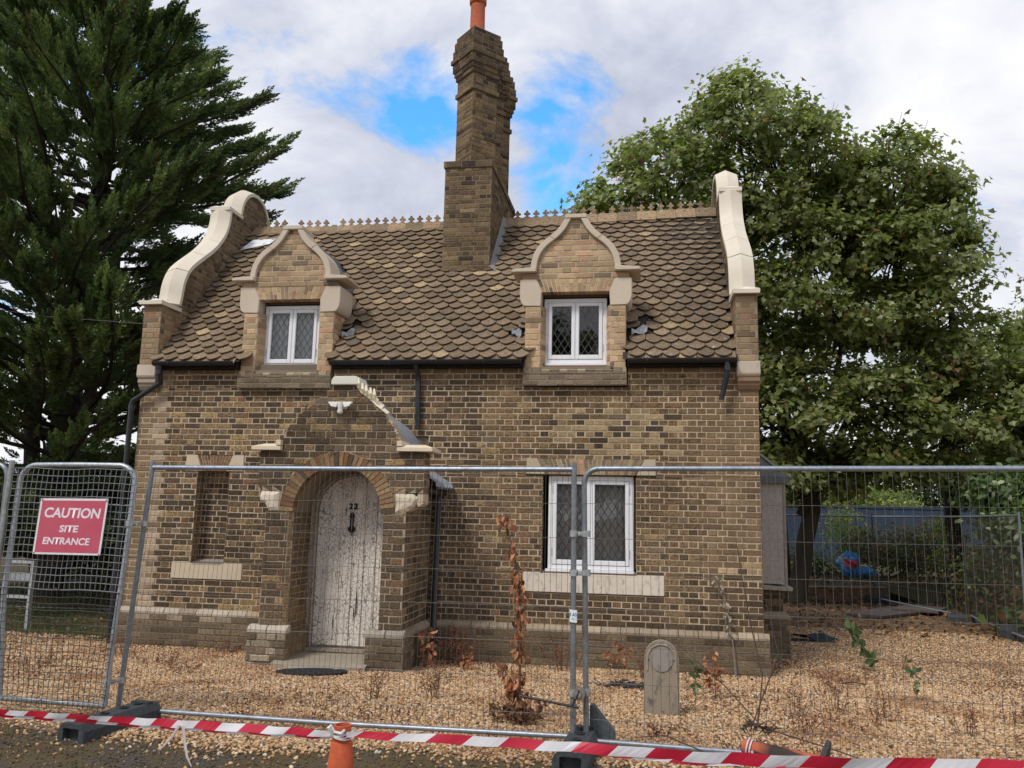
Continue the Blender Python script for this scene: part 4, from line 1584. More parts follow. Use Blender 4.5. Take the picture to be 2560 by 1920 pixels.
def gutter(x0, x1):
    g = MB().tint(BLK)
    R = .058
    n = 10
    vs = []
    for x in (x0, x1):
        for r in (R, R - .006):
            for i in range(n + 1):
                a = math.pi + math.pi * i / n
                vs.append((x, -.185 + r * math.cos(a), 3.885 + r * math.sin(a)))
    m_ = n + 1
    fs = []
    for i in range(n):
        fs += [(i, i + 1, 2 * m_ + i + 1, 2 * m_ + i), (m_ + i, 3 * m_ + i, 3 * m_ + i + 1, m_ + i + 1), (i, m_ + i, m_ + i + 1, i + 1), (2 * m_ + i, 2 * m_ + i + 1, 3 * m_ + i + 1, 3 * m_ + i)]
    fs += [(0, 2 * m_, 3 * m_, m_), (n, m_ + n, 3 * m_ + n, 2 * m_ + n)]
    g.add(vs, fs)
    return part(g, 'gutter', 'black_plastic')


for x0, x1 in ((0.27, 1.475), (2.84, 5.44), (6.80, 8.15)):
    G_ = gutter(x0, x1)
    fb = MB().tint((0.02, 0.019, 0.018))
    fb.box(x0, -.125, 3.80, x1, -.01, 3.90)
    part(fb, 'fascia_board', 'wood', G_)
    x = x0 + .25
    while x < x1:
        b_ = MB().tint((0.03, 0.03, 0.03))
        b_.tube([(x, -.12, 3.895), (x, -.20, 3.905), (x, -.247, 3.895), (x, -.245, 3.85), (x, -.19, 3.823), (x, -.13, 3.83)], .006, 5)
        part(b_, 'gutter_bracket', 'black_plastic', G_)
        x += .62


def pipe(pts, r=.034, name='downpipe', label=None, collars=()):
    p_ = MB().tint((0.018, 0.021, 0.026))
    p_.tube(pts, r, 14)
    for c in collars:
        p_.tube([(c[0], c[1], c[2] - .03), (c[0], c[1], c[2] + .03)], r + .006, 14)
    return part(p_, name, 'black_plastic', smooth=True, label=label)


pipe([(8.03, -.185, 3.84), (8.03, -.18, 3.68), (8.02, -.16, 3.63), (7.965, -.12, 3.40), (7.96, -.12, 3.37)], label='short cut-off downpipe at the right', collars=((8.03, -.185, 3.76),))
pipe([(4.035, -.185, 3.84), (4.035, -.13, 3.76), (4.04, -.07, 3.70), (4.045, -.06, 3.6), (4.06, -.06, 2.98)], label='cut-off downpipe hanging in the middle of the wall', collars=((4.057, -.06, 3.12),))
pipe([(0.36, -.185, 3.84), (0.37, -.16, 3.66), (0.36, -.12, 3.60), (0.02, -.09, 3.40), (-.05, -.09, 3.36), (-.07, -.09, 3.30), (-.08, -.09, 0.06)], .036, label='downpipe cranked round the left corner', collars=((.36, -.185, 3.74), (-.07, -.09, 3.26)))
PD = pipe([(4.385, -.10, 2.18), (4.372, -.10, 0.30), (4.372, -.13, 0.20)], .040, label='black downpipe in the corner beside the porch', collars=((4.372, -.10, .34),))

# ------------------------------------------------------------------ porch
PY = -1.20
PC = 3.43
PCS, PBL = 0.0815, 0.252
PF = Frame((0, PY, 0), (1, 0, 0), (0, 0, 1))
GL = [(2.60, 2.66), (2.70, 2.69), (2.83, 2.74), (2.94, 2.82), (3.10, 2.965), (3.20, 3.10), (3.28, 3.19), (3.40, 3.315)]
GR = [(2.60, 4.19), (2.73, 4.16), (2.84, 4.11), (2.94, 4.05), (3.03, 3.98), (3.11, 3.90), (3.25, 3.69), (3.40, 3.585)]


def gl(z):
    return float(np.interp(z, [a for a, b in GL], [b for a, b in GL]))


def gr(z):
    return float(np.interp(z, [a for a, b in GR], [b for a, b in GR]))


RI, RE = .545, .71


def p_spans(z):
    if z < 1.88:
        return [(2.55, PC - RI - .05), (PC + RI + .03, 4.275)]
    if z < 2.12:
        iv = [(2.72, 4.13)]
    elif z < 2.60:
        iv = [(2.43, 4.475)]
    else:
        return [(gl(z), gr(z))]
    r = RE + .004
    if z < 1.88 + r:
        h = math.sqrt(max(r * r - (z - 1.88) ** 2, 0))
        iv = sub(iv, PC - h, PC + h)
    return iv


mo = MB().tint((0.40, 0.33, 0.25, 0.5))
ptl = lambda x, z: pick(PAL_PORCH) if x > 2.75 or z > 1.9 else (pick([(0.5, (0.21, 0.155, 0.09, 0.9)), (0.5, MID)]) if x > 2.68 else pick(PAL_PORCH))
brick_field('porch', PF, .56, 3.40, p_spans, ptl, course=PCS, length=PBL, mort=mo, breaks=(1.88, 2.12, 2.60), bond='english', proud=.007, phase=2.55)
r2 = math.sqrt(.5)
ch = Frame((PC - RI - .05, PY, 0), (r2, r2, 0), (0, 0, 1))
brick_field('porch', ch, .56, 1.88, lambda z: [(0, .07)], lambda x, z: pick([(1, (0.27, 0.20, 0.11, 0.8))]), course=PCS, mort=mo, proud=.004)
jm = Frame((PC - RI, PY + .05, 0), (0, 1, 0), (0, 0, 1))
brick_field('porch', jm, .10, 1.88, lambda z: [(0, .56)], lambda x, z: pick([(0.7, (0.20, 0.148, 0.085, 0.8)), (0.3, MID)]), course=PCS, length=PBL, mort=mo)
sd = Frame((4.275, 0, 0), (0, 1, 0), (0, 0, 1))
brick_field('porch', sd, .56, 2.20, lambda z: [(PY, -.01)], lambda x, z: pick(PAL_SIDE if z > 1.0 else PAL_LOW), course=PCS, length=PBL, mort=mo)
sdu = Frame((4.475, 0, 0), (0, 1, 0), (0, 0, 1))
brick_field('porch', sdu, 2.12, 2.60, lambda z: [(PY, PY + .26)], lambda x, z: pick(PAL_SIDE), course=PCS, length=PBL, mort=mo)
# cores
mo.box(2.555, PY + .055, .0, PC - RI - .003, -.003, 1.88)
mo.box(2.555, PY + .004, .0, PC - RI - .054, PY + .054, 1.88)
mo.box(PC + RI + .034, PY + .004, .0, 4.271, -.003, 2.2)
gp = [(2.434, 2.122), (2.434, 2.598), (2.66, 2.6)] + [(b + .003, a) for a, b in GL[1:]] + [(b - .003, a) for a, b in reversed(GR[1:])] + [(4.19, 2.6), (4.471, 2.598), (4.471, 2.122), (4.16, 2.122), (4.16, 1.884)] + [(PC + (RE + .003) * math.cos(a), 1.88 + (RE + .003) * math.sin(a)) for a in np.linspace(0.01, math.pi - .01, 24)] + [(2.70, 1.884), (2.70, 2.122)]
mo.prism(gp, 'y', PY + .003, PY + .26)
PORCH = part(mo, 'porch', 'mortar', recalc=False, label='projecting arched porch with stripped curved gable')
# arch ring
nv = 34
ringm = MB().tint((0.30, 0.235, 0.17, 0.5))
rp = [(PC + (RE - .006) * math.cos(a), 1.88 + (RE - .006) * math.sin(a)) for a in np.linspace(0, math.pi, 30)] + [(PC + (RI + .004) * math.cos(a), 1.88 + (RI + .004) * math.sin(a)) for a in np.linspace(math.pi, 0, 30)]
ringm.prism(rp, 'y', PY + .002, PY + .58)
part(ringm, 'arch_mortar', 'mortar', PORCH)
for i in range(nv):
    a0, a1 = math.pi * i / nv + .009, math.pi * (i + 1) / nv - .009
    b_ = MB().tint(pick([(0.42, (0.235, 0.165, 0.10, 0.5)), (0.26, (0.225, 0.125, 0.075, 0.5)), (0.2, (0.27, 0.20, 0.125, 0.5)), (0.12, (0.10, 0.078, 0.06, 0.4))]))
    rj = random.uniform(-.006, .004)
    poly = [(PC + RI * math.cos(a0), 1.88 + RI * math.sin(a0)), (PC + (RE + rj) * math.cos(a0), 1.88 + (RE + rj) * math.sin(a0)), (PC + (RE + rj) * math.cos(a1), 1.88 + (RE + rj) * math.sin(a1)), (PC + RI * math.cos(a1), 1.88 + RI * math.sin(a1))]
    b_.prism(poly, 'y', PY - .009, PY + .12)
    part(b_, 'arch_brick', 'brick', PORCH)


def rough_stone(poly, y0, y1, lab, cc, seed):
    """broken springer: outline roughened, face crazed"""
    r_ = random.Random(seed)
    m_ = MB().tint(cc)
    n = len(poly)
    cxp = sum(p[0] for p in poly) / n
    czp = sum(p[1] for p in poly) / n
    ring0 = [(a, y1, b) for a, b in poly]
    ring1 = [(a + (cxp - a) * .04, y0 + r_.uniform(0, .012), b + (czp - b) * .04) for a, b in poly]
    ring2 = [(a + (cxp - a) * .35 + r_.uniform(-.012, .012), y0 - r_.uniform(.012, .024), b + (czp - b) * .35 + r_.uniform(-.012, .012)) for a, b in poly]
    vs = ring0 + ring1 + ring2 + [(cxp, y0 - .022, czp)]
    fs = []
    for i in range(n):
        j = (i + 1) % n
        fs += [(i, j, n + j, n + i), (n + i, n + j, 2 * n + j, 2 * n + i), (2 * n + i, 2 * n + j, 3 * n)]
    fs.append(tuple(range(n)))
    m_.add(vs, fs)
    part(m_, 'springer_stone', 'stone', PORCH, label=lab)


rough_stone([(2.715, 1.885), (2.715, 2.0), (2.715, 2.115), (2.60, 2.118), (2.47, 2.118), (2.455, 2.06), (2.47, 2.0), (2.53, 1.965), (2.56, 1.92), (2.58, 1.885)], PY - .0, PY + .2, 'broken cream springer stone', (0.66, 0.58, 0.48, 0.95), 3)
rough_stone([(4.135, 1.885), (4.135, 2.0), (4.135, 2.115), (4.25, 2.118), (4.36, 2.115), (4.42, 2.07), (4.40, 2.0), (4.36, 1.95), (4.30, 1.91), (4.24, 1.885)], PY - .0, PY + .2, 'broken cream springer stone', (0.60, 0.53, 0.40, 0.9), 8)
m_ = MB().tint((0.55, 0.46, 0.33, .9))
m_.prism([(4.40, 2.117), (4.474, 2.117), (4.474, 2.00), (4.43, 1.96), (4.40, 1.99)], 'y', PY + .01, PY + .25)
part(m_, 'springer_stone', 'stone', PORCH, bevel=.005)

# porch plinth blocks
mo3 = MB().tint((0.22, 0.185, 0.145, 0.4))
PP = Frame((0, PY - .06, 0), (1, 0, 0), (0, 0, 1))


def ppal(x, z):
    if x < 3 and random.random() < (.75 if z > .25 else .3):
        return pick([(1, (0.30, 0.275, 0.235, 0.55))])
    return pick([(0.6, (0.13, 0.11, 0.087, 0.4)), (0.4, (0.17, 0.145, 0.115, 0.4))])


brick_field('porch', PP, 0.0, .48, lambda z: [(2.445, 2.925), (3.875, 4.325)], ppal, course=.08, length=.25, mort=mo3, proud=.009, bond='english')
PPR = Frame((4.325, 0, 0), (0, 1, 0), (0, 0, 1))
brick_field('porch', PPR, 0.0, .48, lambda z: [(PY - .06, -.06)], lambda x, z: pick(PAL_PLINTH), course=.08, length=.25, mort=mo3, proud=.008)
PPL = Frame((2.925, 0, 0), (0, 1, 0), (0, 0, 1))
brick_field('porch', PPL, 0.0, .48, lambda z: [(PY - .06, -.62)], lambda x, z: pick([(1, (0.185, 0.145, 0.095, 0.5))]), course=.08, length=.25, mort=mo3, proud=.006)
mo3.box(2.449, PY - .056, 0, 2.921, -.62, .478).box(3.879, PY - .056, 0, 4.321, -.06, .478)
PPART = part(mo3, 'porch_plinth', 'mortar', PORCH, recalc=False)
for (xa, xb, cc) in ((2.44, 2.68, (0.46, 0.41, 0.34, 0.7)), (2.683, 2.93, (0.48, 0.42, 0.345, 0.7)), (3.87, 4.10, (0.34, 0.30, 0.25, 0.5)), (4.103, 4.328, (0.30, 0.265, 0.22, 0.5))):
    b_ = MB().tint(cc)
    y0 = PY - .066
    b_.prism([(y0, .482), (y0 - .002, .515), (y0 + .02, .545), (y0 + .066, .568), (y0 + .12, .568), (y0 + .12, .482)], 'x', xa + .003, xb - .003)
    part(b_, 'plinth_brick', 'stone', PORCH, bevel=.004)
y = PY + .06
while y < -.1:
    ye = min(y + .24, -.06)
    b_ = MB().tint(pick([(1, (0.27, 0.225, 0.175, 0.6))]))
    b_.prism([(4.332, .482), (4.334, .51), (4.315, .545), (4.279, .562), (4.26, .562), (4.26, .482)], 'y', y + .003, ye - .003)
    part(b_, 'plinth_brick', 'stone', PORCH)
    y = ye

# shoulder stones and cap stone
CR2_ = (0.70, 0.60, 0.455, 1.0)


def capstone(xs_, z0, lab, flip=1, c0=0):
    m_ = MB().tint(CR2_)
    x0, x1 = xs_
    ya, yb = PY - .075, PY + .33
    # slab with a weathered (bevelled) top
    b0, b1 = .045, .105
    m_.add([(x0, ya, z0), (x1, ya, z0), (x1, yb, z0), (x0, yb, z0),
            (x0, ya, z0 + b0), (x1, ya, z0 + b0), (x1, yb, z0 + b0), (x0, yb, z0 + b0),
            (x0 + .12, ya + .12, z0 + b1 - .02), (x1 - (.12 if not flip else .02), ya + .12, z0 + b1 - .02), (x1 - (.12 if not flip else .02), yb - .12, z0 + b1 - .02), (x0 + .12, yb - .12, z0 + b1 - .02)],
           [(3, 2, 1, 0), (0, 1, 5, 4), (1, 2, 6, 5), (2, 3, 7, 6), (3, 0, 4, 7), (4, 5, 9, 8), (5, 6, 10, 9), (6, 7, 11, 10), (7, 4, 8, 11), (8, 9, 10, 11)])
    return m_


m_ = capstone((2.345, 2.715), 2.603, '')
m_.box(2.652, PY - .077, 2.66, 2.717, PY + .25, 2.725)
part(m_, 'shoulder_stone', 'stone', PORCH, label='cream shoulder stone left of the gable', bevel=.004)
m_ = MB().tint(CR2_)
m2 = capstone((-4.585, -4.155), 2.603, '')
m_.add([(-x_, y_, z_) for x_, y_, z_ in m2.v], [f[::-1] for f in m2.f])
m_.box(4.153, PY - .077, 2.66, 4.215, PY + .25, 2.725)
part(m_, 'shoulder_stone', 'stone', PORCH, label='cream shoulder stone right of the gable', bevel=.004)
m_ = MB().tint((0.74, 0.71, 0.64, 1))
m_.prism([(3.30, 3.395), (3.635, 3.395), (3.64, 3.43), (3.615, 3.50), (3.335, 3.50), (3.30, 3.45)], 'y', PY - .06, PY + .30)
part(m_, 'cap_stone', 'stone', PORCH, bevel=.008, label='pale cap stone on the porch gable')
# bedding mortar left where the curved coping has gone, and a torn plastic strip
bed = MB().tint((0.50, 0.42, 0.30, 0.9))
for i in range(60):
    z = 2.66 + (3.36 - 2.66) * i / 59
    x = gr(z) + random.uniform(-.012, .008)
    r_ = random.uniform(.010, .024)
    yy = PY + random.uniform(-.004, .05)
    bed.lathe([(0, -r_), (r_ * .9, -r_ * .3), (r_, r_ * .3), (0, r_)], 6, (x, yy, z))
part(bed, 'bedding_mortar', 'stone', PORCH)
tc_ = MB().tint((0.78, 0.70, 0.50))
path = [(3.60, 3.39), (3.67, 3.30), (3.78, 3.23), (3.86, 3.15), (3.93, 3.10), (4.0, 3.045)]
for (a, b), (c, d), w in zip(path[:-1], path[1:], (.06, .075, .075, .06, .03)):
    tc_.add([(a, PY - .03, b), (c, PY - .03, d), (c + .01, PY + .06, d + w), (a + .01, PY + .06, b + w), (a, PY, b - .012), (c, PY, d - .012)], [(0, 1, 2, 3), (0, 4, 5, 1)])
for (a, b) in ((3.63, 3.48), (3.682, 3.415), (3.73, 3.39), (3.785, 3.36), (3.832, 3.345)):
    tc_.tube([(a + .012, PY - .02, b - .125), (a + .014, PY - .045, b - .07), (a, PY - .03, b)], [.018, .020, .012], 7)
part(tc_, 'torn_plastic_trim', 'soft_plastic', PORCH, recalc=True)
# curved lead roof of the porch
lr = MB().tint((0.30, 0.33, 0.37))
prs = [(2.36, 2.28), (2.50, 2.36)] + [(b - .01, a - .10) for a, b in GL] + [(b + .01, a - .10) for a, b in reversed(GR)] + [(4.40, 2.36), (4.55, 2.27)]
n = len(prs)
lr.add([(a, PY + .255, b) for a, b in prs] + [(a, -.004, b) for a, b in prs], [(i, i + n, i + n + 1, i + 1) for i in range(n - 1)])
lr.add([(4.40, PY + .25, 2.365), (4.40, -.01, 2.365), (4.56, -.01, 2.25), (4.56, PY + .25, 2.25), (4.56, PY + .25, 2.215), (4.56, -.01, 2.215)], [(0, 1, 2, 3), (3, 2, 5, 4)])
for k in range(5):
    yy = PY + .40 + k * .15
    lr.tube([(4.535, yy, 2.27), (4.56, yy, 2.225), (4.545, yy + .06, 2.20)], [.03, .035, .02], 6)
part(lr, 'porch_roof', 'lead', PORCH, recalc=False)
sf = MB().tint(BLK)
sf.tube([(4.44, PY + .27, 2.175), (4.44, -.03, 2.165)], .05, 10)
part(sf, 'porch_gutter', 'black_plastic', PORCH)

# door
DY = -0.60
fr_ = MB().tint((0.40, 0.345, 0.285, 1))
RFi, RFo = .455, .545
outer = [(PC - RFo, .24)] + [(PC + RFo * math.cos(a), 1.88 + RFo * math.sin(a)) for a in np.linspace(math.pi, 0, 26)] + [(PC + RFo, .24)]
inner = [(PC - RFi, .24)] + [(PC + RFi * math.cos(a), 1.88 + RFi * math.sin(a)) for a in np.linspace(math.pi, 0, 26)] + [(PC + RFi, .24)]
for k in range(len(outer) - 1):
    fr_.prism([outer[k], outer[k + 1], inner[k + 1], inner[k]], 'y', DY - .03, DY + .07)
fr2 = part(fr_, 'door_frame', 'crackled_paint', PORCH)
rim = MB().tint((0.42, 0.36, 0.30, 1))
rim.tube([(PC + (RFi + .015) * math.cos(a), DY - .035, 1.88 + (RFi + .015) * math.sin(a)) for a in np.linspace(math.pi, 0, 26)], .016, 6)
rim.tube([(PC - RFi - .015, DY - .035, .26), (PC - RFi - .015, DY - .035, 1.88)], .016, 6)
part(rim, 'frame_bead', 'crackled_paint', PORCH)
lf = MB().tint((0.46, 0.41, 0.355, 1))
lf.prism(inner, 'y', DY + .02, DY + .05)
DOOR = part(lf, 'door', 'crackled_paint', COT, label='white arched plank door with crackled paint')
npk = 6
for i in range(npk):
    xa = PC - RFi + 2 * RFi * i / npk + .005
    xb = PC - RFi + 2 * RFi * (i + 1) / npk - .005
    top = [(x_, 1.88 + math.sqrt(max((RFi - .004) ** 2 - (x_ - PC) ** 2, 0))) for x_ in np.linspace(xb, xa, 8)]
    p_ = MB().tint(vary((0.76, 0.715, 0.66, 1), .92, 1.05))
    p_.prism([(xa, .275), (xb, .275)] + top, 'y', DY - .012, DY + .018)
    part(p_, 'plank', 'crackled_paint', DOOR, bevel=.006)
for i in range(1, npk):
    xm = PC - RFi + 2 * RFi * i / npk
    zt = 1.88 + math.sqrt(max((RFi - .01) ** 2 - (xm - PC) ** 2, 0))
    p_ = MB().tint((0.70, 0.65, 0.59, 1))
    p_.prism([(xm - .017, DY - .010), (xm - .009, DY - .026), (xm + .009, DY - .026), (xm + .017, DY - .010)], 'z', .28, zt)
    part(p_, 'cover_strip', 'crackled_paint', DOOR)
text_mesh('22', .098, 'house_number', 'rubber', DOOR, Matrix.Translation((PC + .005, DY - .030, 1.925)) @ Matrix.Rotation(rad(90), 4, 'X'), .003, .0035, 1.25)['label'] = 'black house number 22'
MATS['black_plastic']
kn_ = MB().tint((0.008, 0.008, 0.008))
kx, kz = PC - .005, 1.74
hf = [(0.0, .150), (.012, .135), (.030, .135), (.020, .115), (.036, .098), (.024, .082), (.022, .0), (.024, -.03), (.045, -.045), (.050, -.075), (.030, -.085), (.018, -.098), (.010, -.125), (0, -.14)]
kp = [(kx + a, kz + b) for a, b in hf] + [(kx - a, kz + b) for a, b in reversed(hf[1:-1])]
kn_.prism(kp, 'y', DY - .040, DY - .027)
KN = part(kn_, 'knocker', 'rubber', DOOR, label='black ornate door knocker')
kr = MB().tint((0.25, 0.22, 0.19))
kr.tube([(kx + .006, DY - .043, kz + .07), (kx + .008, DY - .05, kz), (kx + .004, DY - .043, kz - .055)], .007, 6)
part(kr, 'knocker_slot', 'plain', DOOR)
sl = MB().tint((0.008, 0.008, 0.008))
for (x_, z0_, z1_, w_) in ((3.53, .62, 1.0, .012), (3.50, .55, .80, .010), (3.24, .46, .66, .009), (3.24, .33, .42, .006), (3.345, 1.86, 1.98, .007), (3.53, 1.02, 1.22, .006), (3.68, .9, 1.1, .006)):
    sl.add([(x_ - w_ * .3, DY - .0285, z0_), (x_ + w_ * .4, DY - .0285, z0_ + .02), (x_ + w_ * .8, DY - .0285, (z0_ + z1_) / 2), (x_ + w_ * .2, DY - .0285, z1_), (x_ - w_ * .5, DY - .0285, (z0_ + z1_) / 2)], [(0, 1, 2, 3, 4)])
part(sl, 'split', 'rubber', DOOR, recalc=False)
th = MB().tint((0.36, 0.31, 0.26, 1))
th.box(2.87, DY - .09, .205, 3.99, DY + .06, .248)
part(th, 'threshold', 'crackled_paint', PORCH, bevel=.008)
# worn stone step
stp = MB().tint((0.33, 0.285, 0.225, 0.6))
nx, ny = 24, 10
vs = []
for j in range(ny + 1):
    for i in range(nx + 1):
        u, v = i / nx, j / ny
        x = 2.80 + u * 1.12
        y = PY - .15 - .12 * math.sin(math.pi * u) * (1 - v) + v * (DY + .03 - PY + .15)
        dip = math.exp(-((u - .45) / .24) ** 2)
        z = .205 - dip * .058 * (1 - v) - .02 * (1 - v) ** 3
        if j == 0:
            z -= .012
        vs.append((x, y, z))
base = len(vs)
for i in range(nx + 1):
    vs.append((vs[i][0], vs[i][1] - .006, .03))
fs = [(j * (nx + 1) + i, j * (nx + 1) + i + 1, (j + 1) * (nx + 1) + i + 1, (j + 1) * (nx + 1) + i) for j in range(ny) for i in range(nx)]
fs += [(base + i, base + i + 1, i + 1, i) for i in range(nx)]
stp.add(vs, fs)
part(stp, 'doorstep', 'stone', PORCH, smooth=True, label='worn hollowed stone doorstep', recalc=False)
m_ = MB().tint((0.24, 0.21, 0.17, 0.5))
m_.box(2.93, DY - .13, .05, 3.95, DY + .03, .184)
part(m_, 'riser_stone', 'stone', PORCH)

# ------------------------------------------------------------------ side bay on the right gable
by0, by1 = 1.45, 3.4
bm_ = MB().tint((0.19, 0.155, 0.115, 0.4))
BF = Frame((0, by0, 0), (1, 0, 0), (0, 0, 1))
brick_field('side_bay', BF, .60, .97, lambda z: [(8.43, 8.875)], lambda x, z: pick(PAL_LOW), mort=bm_)
BF2 = Frame((0, by0 - .06, 0), (1, 0, 0), (0, 0, 1))
brick_field('side_bay', BF2, -.05, .58, lambda z: [(8.43, 8.955)], lambda x, z: pick(PAL_PLINTH), mort=bm_, course=.079)
bm_.box(8.43, by0 + .004, .5, 8.871, by1, .97).box(8.43, by0 - .056, -.1, 8.951, by1, .579)
BAY = part(bm_, 'side_bay', 'mortar', recalc=False, label='boarded side bay on the right gable wall')
m_ = MB().tint((0.33, 0.28, 0.22, 0.5))
m_.prism([(8.42, .58), (8.965, .58), (8.965, .62), (8.90, .67), (8.42, .67)], 'y', by0 - .065, by1)
part(m_, 'plinth_cap', 'stone', BAY)
m_ = MB().tint((0.40, 0.36, 0.30, 0.5))
m_.prism([(8.43, .97), (8.99, .955), (9.0, 1.0), (8.43, 1.035)], 'y', by0 - .08, by1)
part(m_, 'bay_sill', 'stone', BAY)
m_ = MB().tint((0.40, 0.365, 0.33))
m_.box(8.45, by0 - .005, 1.04, 8.905, by0 + .02, 2.41)
bo = part(m_, 'boarding_panel', 'plain', BAY, label='grey-beige boarding sheet')
m_ = MB().tint((0.30, 0.26, 0.22))
m_.box(8.908, by0 - .01, 1.03, 8.945, by1, 2.41)
part(m_, 'corner_post', 'wood', BAY)
m_ = MB().tint((0.03, 0.03, 0.03))
for x_ in (8.52, 8.67, 8.84):
    m_.lathe([(0, 0), (.008, 0), (.008, .006), (0, .006)], 8, (x_, by0 - .008, 1.12))
part(m_, 'fixing', 'rubber', BAY)
m_ = MB().tint((0.20, 0.215, 0.23))
m_.prism([(8.43, 2.50), (8.43, 2.93), (8.86, 2.57), (8.98, 2.52), (9.0, 2.50)], 'y', by0 - .04, by1)
part(m_, 'bay_roof', 'plain', BAY)
m_ = MB().tint((0.33, 0.32, 0.30))
m_.prism([(8.43, 2.935), (8.43, 2.975), (8.90, 2.60), (8.88, 2.57)], 'y', by0 - .06, by1)
part(m_, 'roof_verge', 'wood', BAY)
m_ = MB().tint((0.09, 0.095, 0.10))
m_.prism([(8.43, 2.41), (8.43, 2.497), (9.03, 2.497), (8.99, 2.43), (8.95, 2.41)], 'y', by0 - .08, by1)
part(m_, 'bay_gutter', 'black_plastic', BAY)

# ------------------------------------------------------------------ bricks: the largest 300 in view as objects, the rest per wall
PARENTS = {'front_wall': WALL, 'plinth': PLINTH, 'chimney': CHIM, 'porch': PORCH, 'side_bay': BAY}
dl = [o for o in COT.children if o.name.startswith('dormer')]
gl_ = [o for o in COT.children if o.name.startswith('gable_wall')]


def parent_of(b):
    s = b['sub']
    if s in PARENTS:
        return PARENTS[s]
    x = b['fr'].at(b['q'][0][0], 0).x
    l = dl if s == 'dormer' else gl_
    return l[0] if x < 4 else l[1]


camv = Vector(CAM)
for b in BRICKS:
    q = b['q']
    ctr = b['fr'].at((q[0][0] + q[2][0]) / 2, (q[0][1] + q[2][1]) / 2)
    d = camv - ctr
    b['score'] = (abs(q[1][0] - q[0][0]) * abs(q[3][1] - q[0][1])) * max(b['fr'].n.dot(d.normalized()), 0) / d.length_squared
cand = [i for i, b in enumerate(BRICKS) if b['full'] and b['sub'] in ('porch', 'front_wall', 'plinth') and b['fr'].n.y < -.9]
cand.sort(key=lambda i: -BRICKS[i]['score'])
chosen = set(cand[:300])
bmesh_cache = {}


def brick_mesh(nom, var):
    key = (round(nom[0], 4), round(nom[1], 4), var)
    if key not in bmesh_cache:
        mb = MB()
        w, h = nom[0] / 2, nom[1] / 2
        f0 = Frame((0, 0, 0), (1, 0, 0), (0, 1, 0))
        quad_brick(mb, f0, [(-w, -h), (w, -h), (w, h), (-w, h)], .007, .0022)
        me = bpy.data.meshes.new('brick')
        me.from_pydata(mb.v, [], mb.f)
        a = me.attributes.new('tint', 'FLOAT_COLOR', 'POINT')
        a.data.foreach_set('color', np.ones(len(mb.v) * 4, dtype=np.float32))
        me.materials.append(MATS['brick'])
        bmesh_cache[key] = me
    return bmesh_cache[key]


restb = {}
for i, b in enumerate(BRICKS):
    par = parent_of(b)
    if i in chosen:
        o = bpy.data.objects.new('brick', brick_mesh(b['nom'], random.randrange(5)))
        COL.objects.link(o)
        o.parent = par
        q = b['q']
        fr_ = b['fr']
        M3 = Matrix((fr_.u, fr_.v, fr_.n)).transposed().to_4x4()
        o.matrix_local = Matrix.Translation(fr_.at((q[0][0] + q[1][0]) / 2, (q[0][1] + q[3][1]) / 2, 0)) @ M3 @ Matrix.Diagonal(((q[1][0] - q[0][0]) / b['nom'][0], (q[3][1] - q[0][1]) / b['nom'][1], b['d'] / .007, 1))
        o.color = b['c']
    else:
        mb = restb.setdefault(par.name, (par, MB()))[1]
        mb.tint(b['c'])
        quad_brick(mb, b['fr'], b['q'], b['d'])
for nm, (par, mb) in restb.items():
    part(mb, 'brickwork', 'brick', par, kind='stuff', recalc=False)

# ------------------------------------------------------------------ site fencing
STEEL = (0.24, 0.265, 0.285)


def wires(mb, P, Q, z0p, z0q, z1p, z1q, nv_, hz, r=0.0017, thick_r=None, leanp=(0, 0), leanq=(0, 0)):
    """mesh infill between two posts; P, Q are (x, y) at the foot, lean is the offset at the top"""
    def at(u, t):
        x = P[0] + (Q[0] - P[0]) * u + (leanp[0] * (1 - u) + leanq[0] * u) * t
        y = P[1] + (Q[1] - P[1]) * u + (leanp[1] * (1 - u) + leanq[1] * u) * t
        z = (z0p * (1 - u) + z0q * u) * (1 - t) + (z1p * (1 - u) + z1q * u) * t
        return Vector((x, y - .0, z))
    for i in range(1, nv_):
        u = i / nv_
        b = random.uniform(-.0012, .0012)
        mb.tube([at(u, -.01), at(u + b, .5), at(u, 1.01)], r, 4, caps=False)
    for t in hz:
        mb.tube([at(0, t), at(.33, t + random.uniform(-.001, .001)), at(.66, t), at(1, t)], r * 1.25, 4, caps=False)


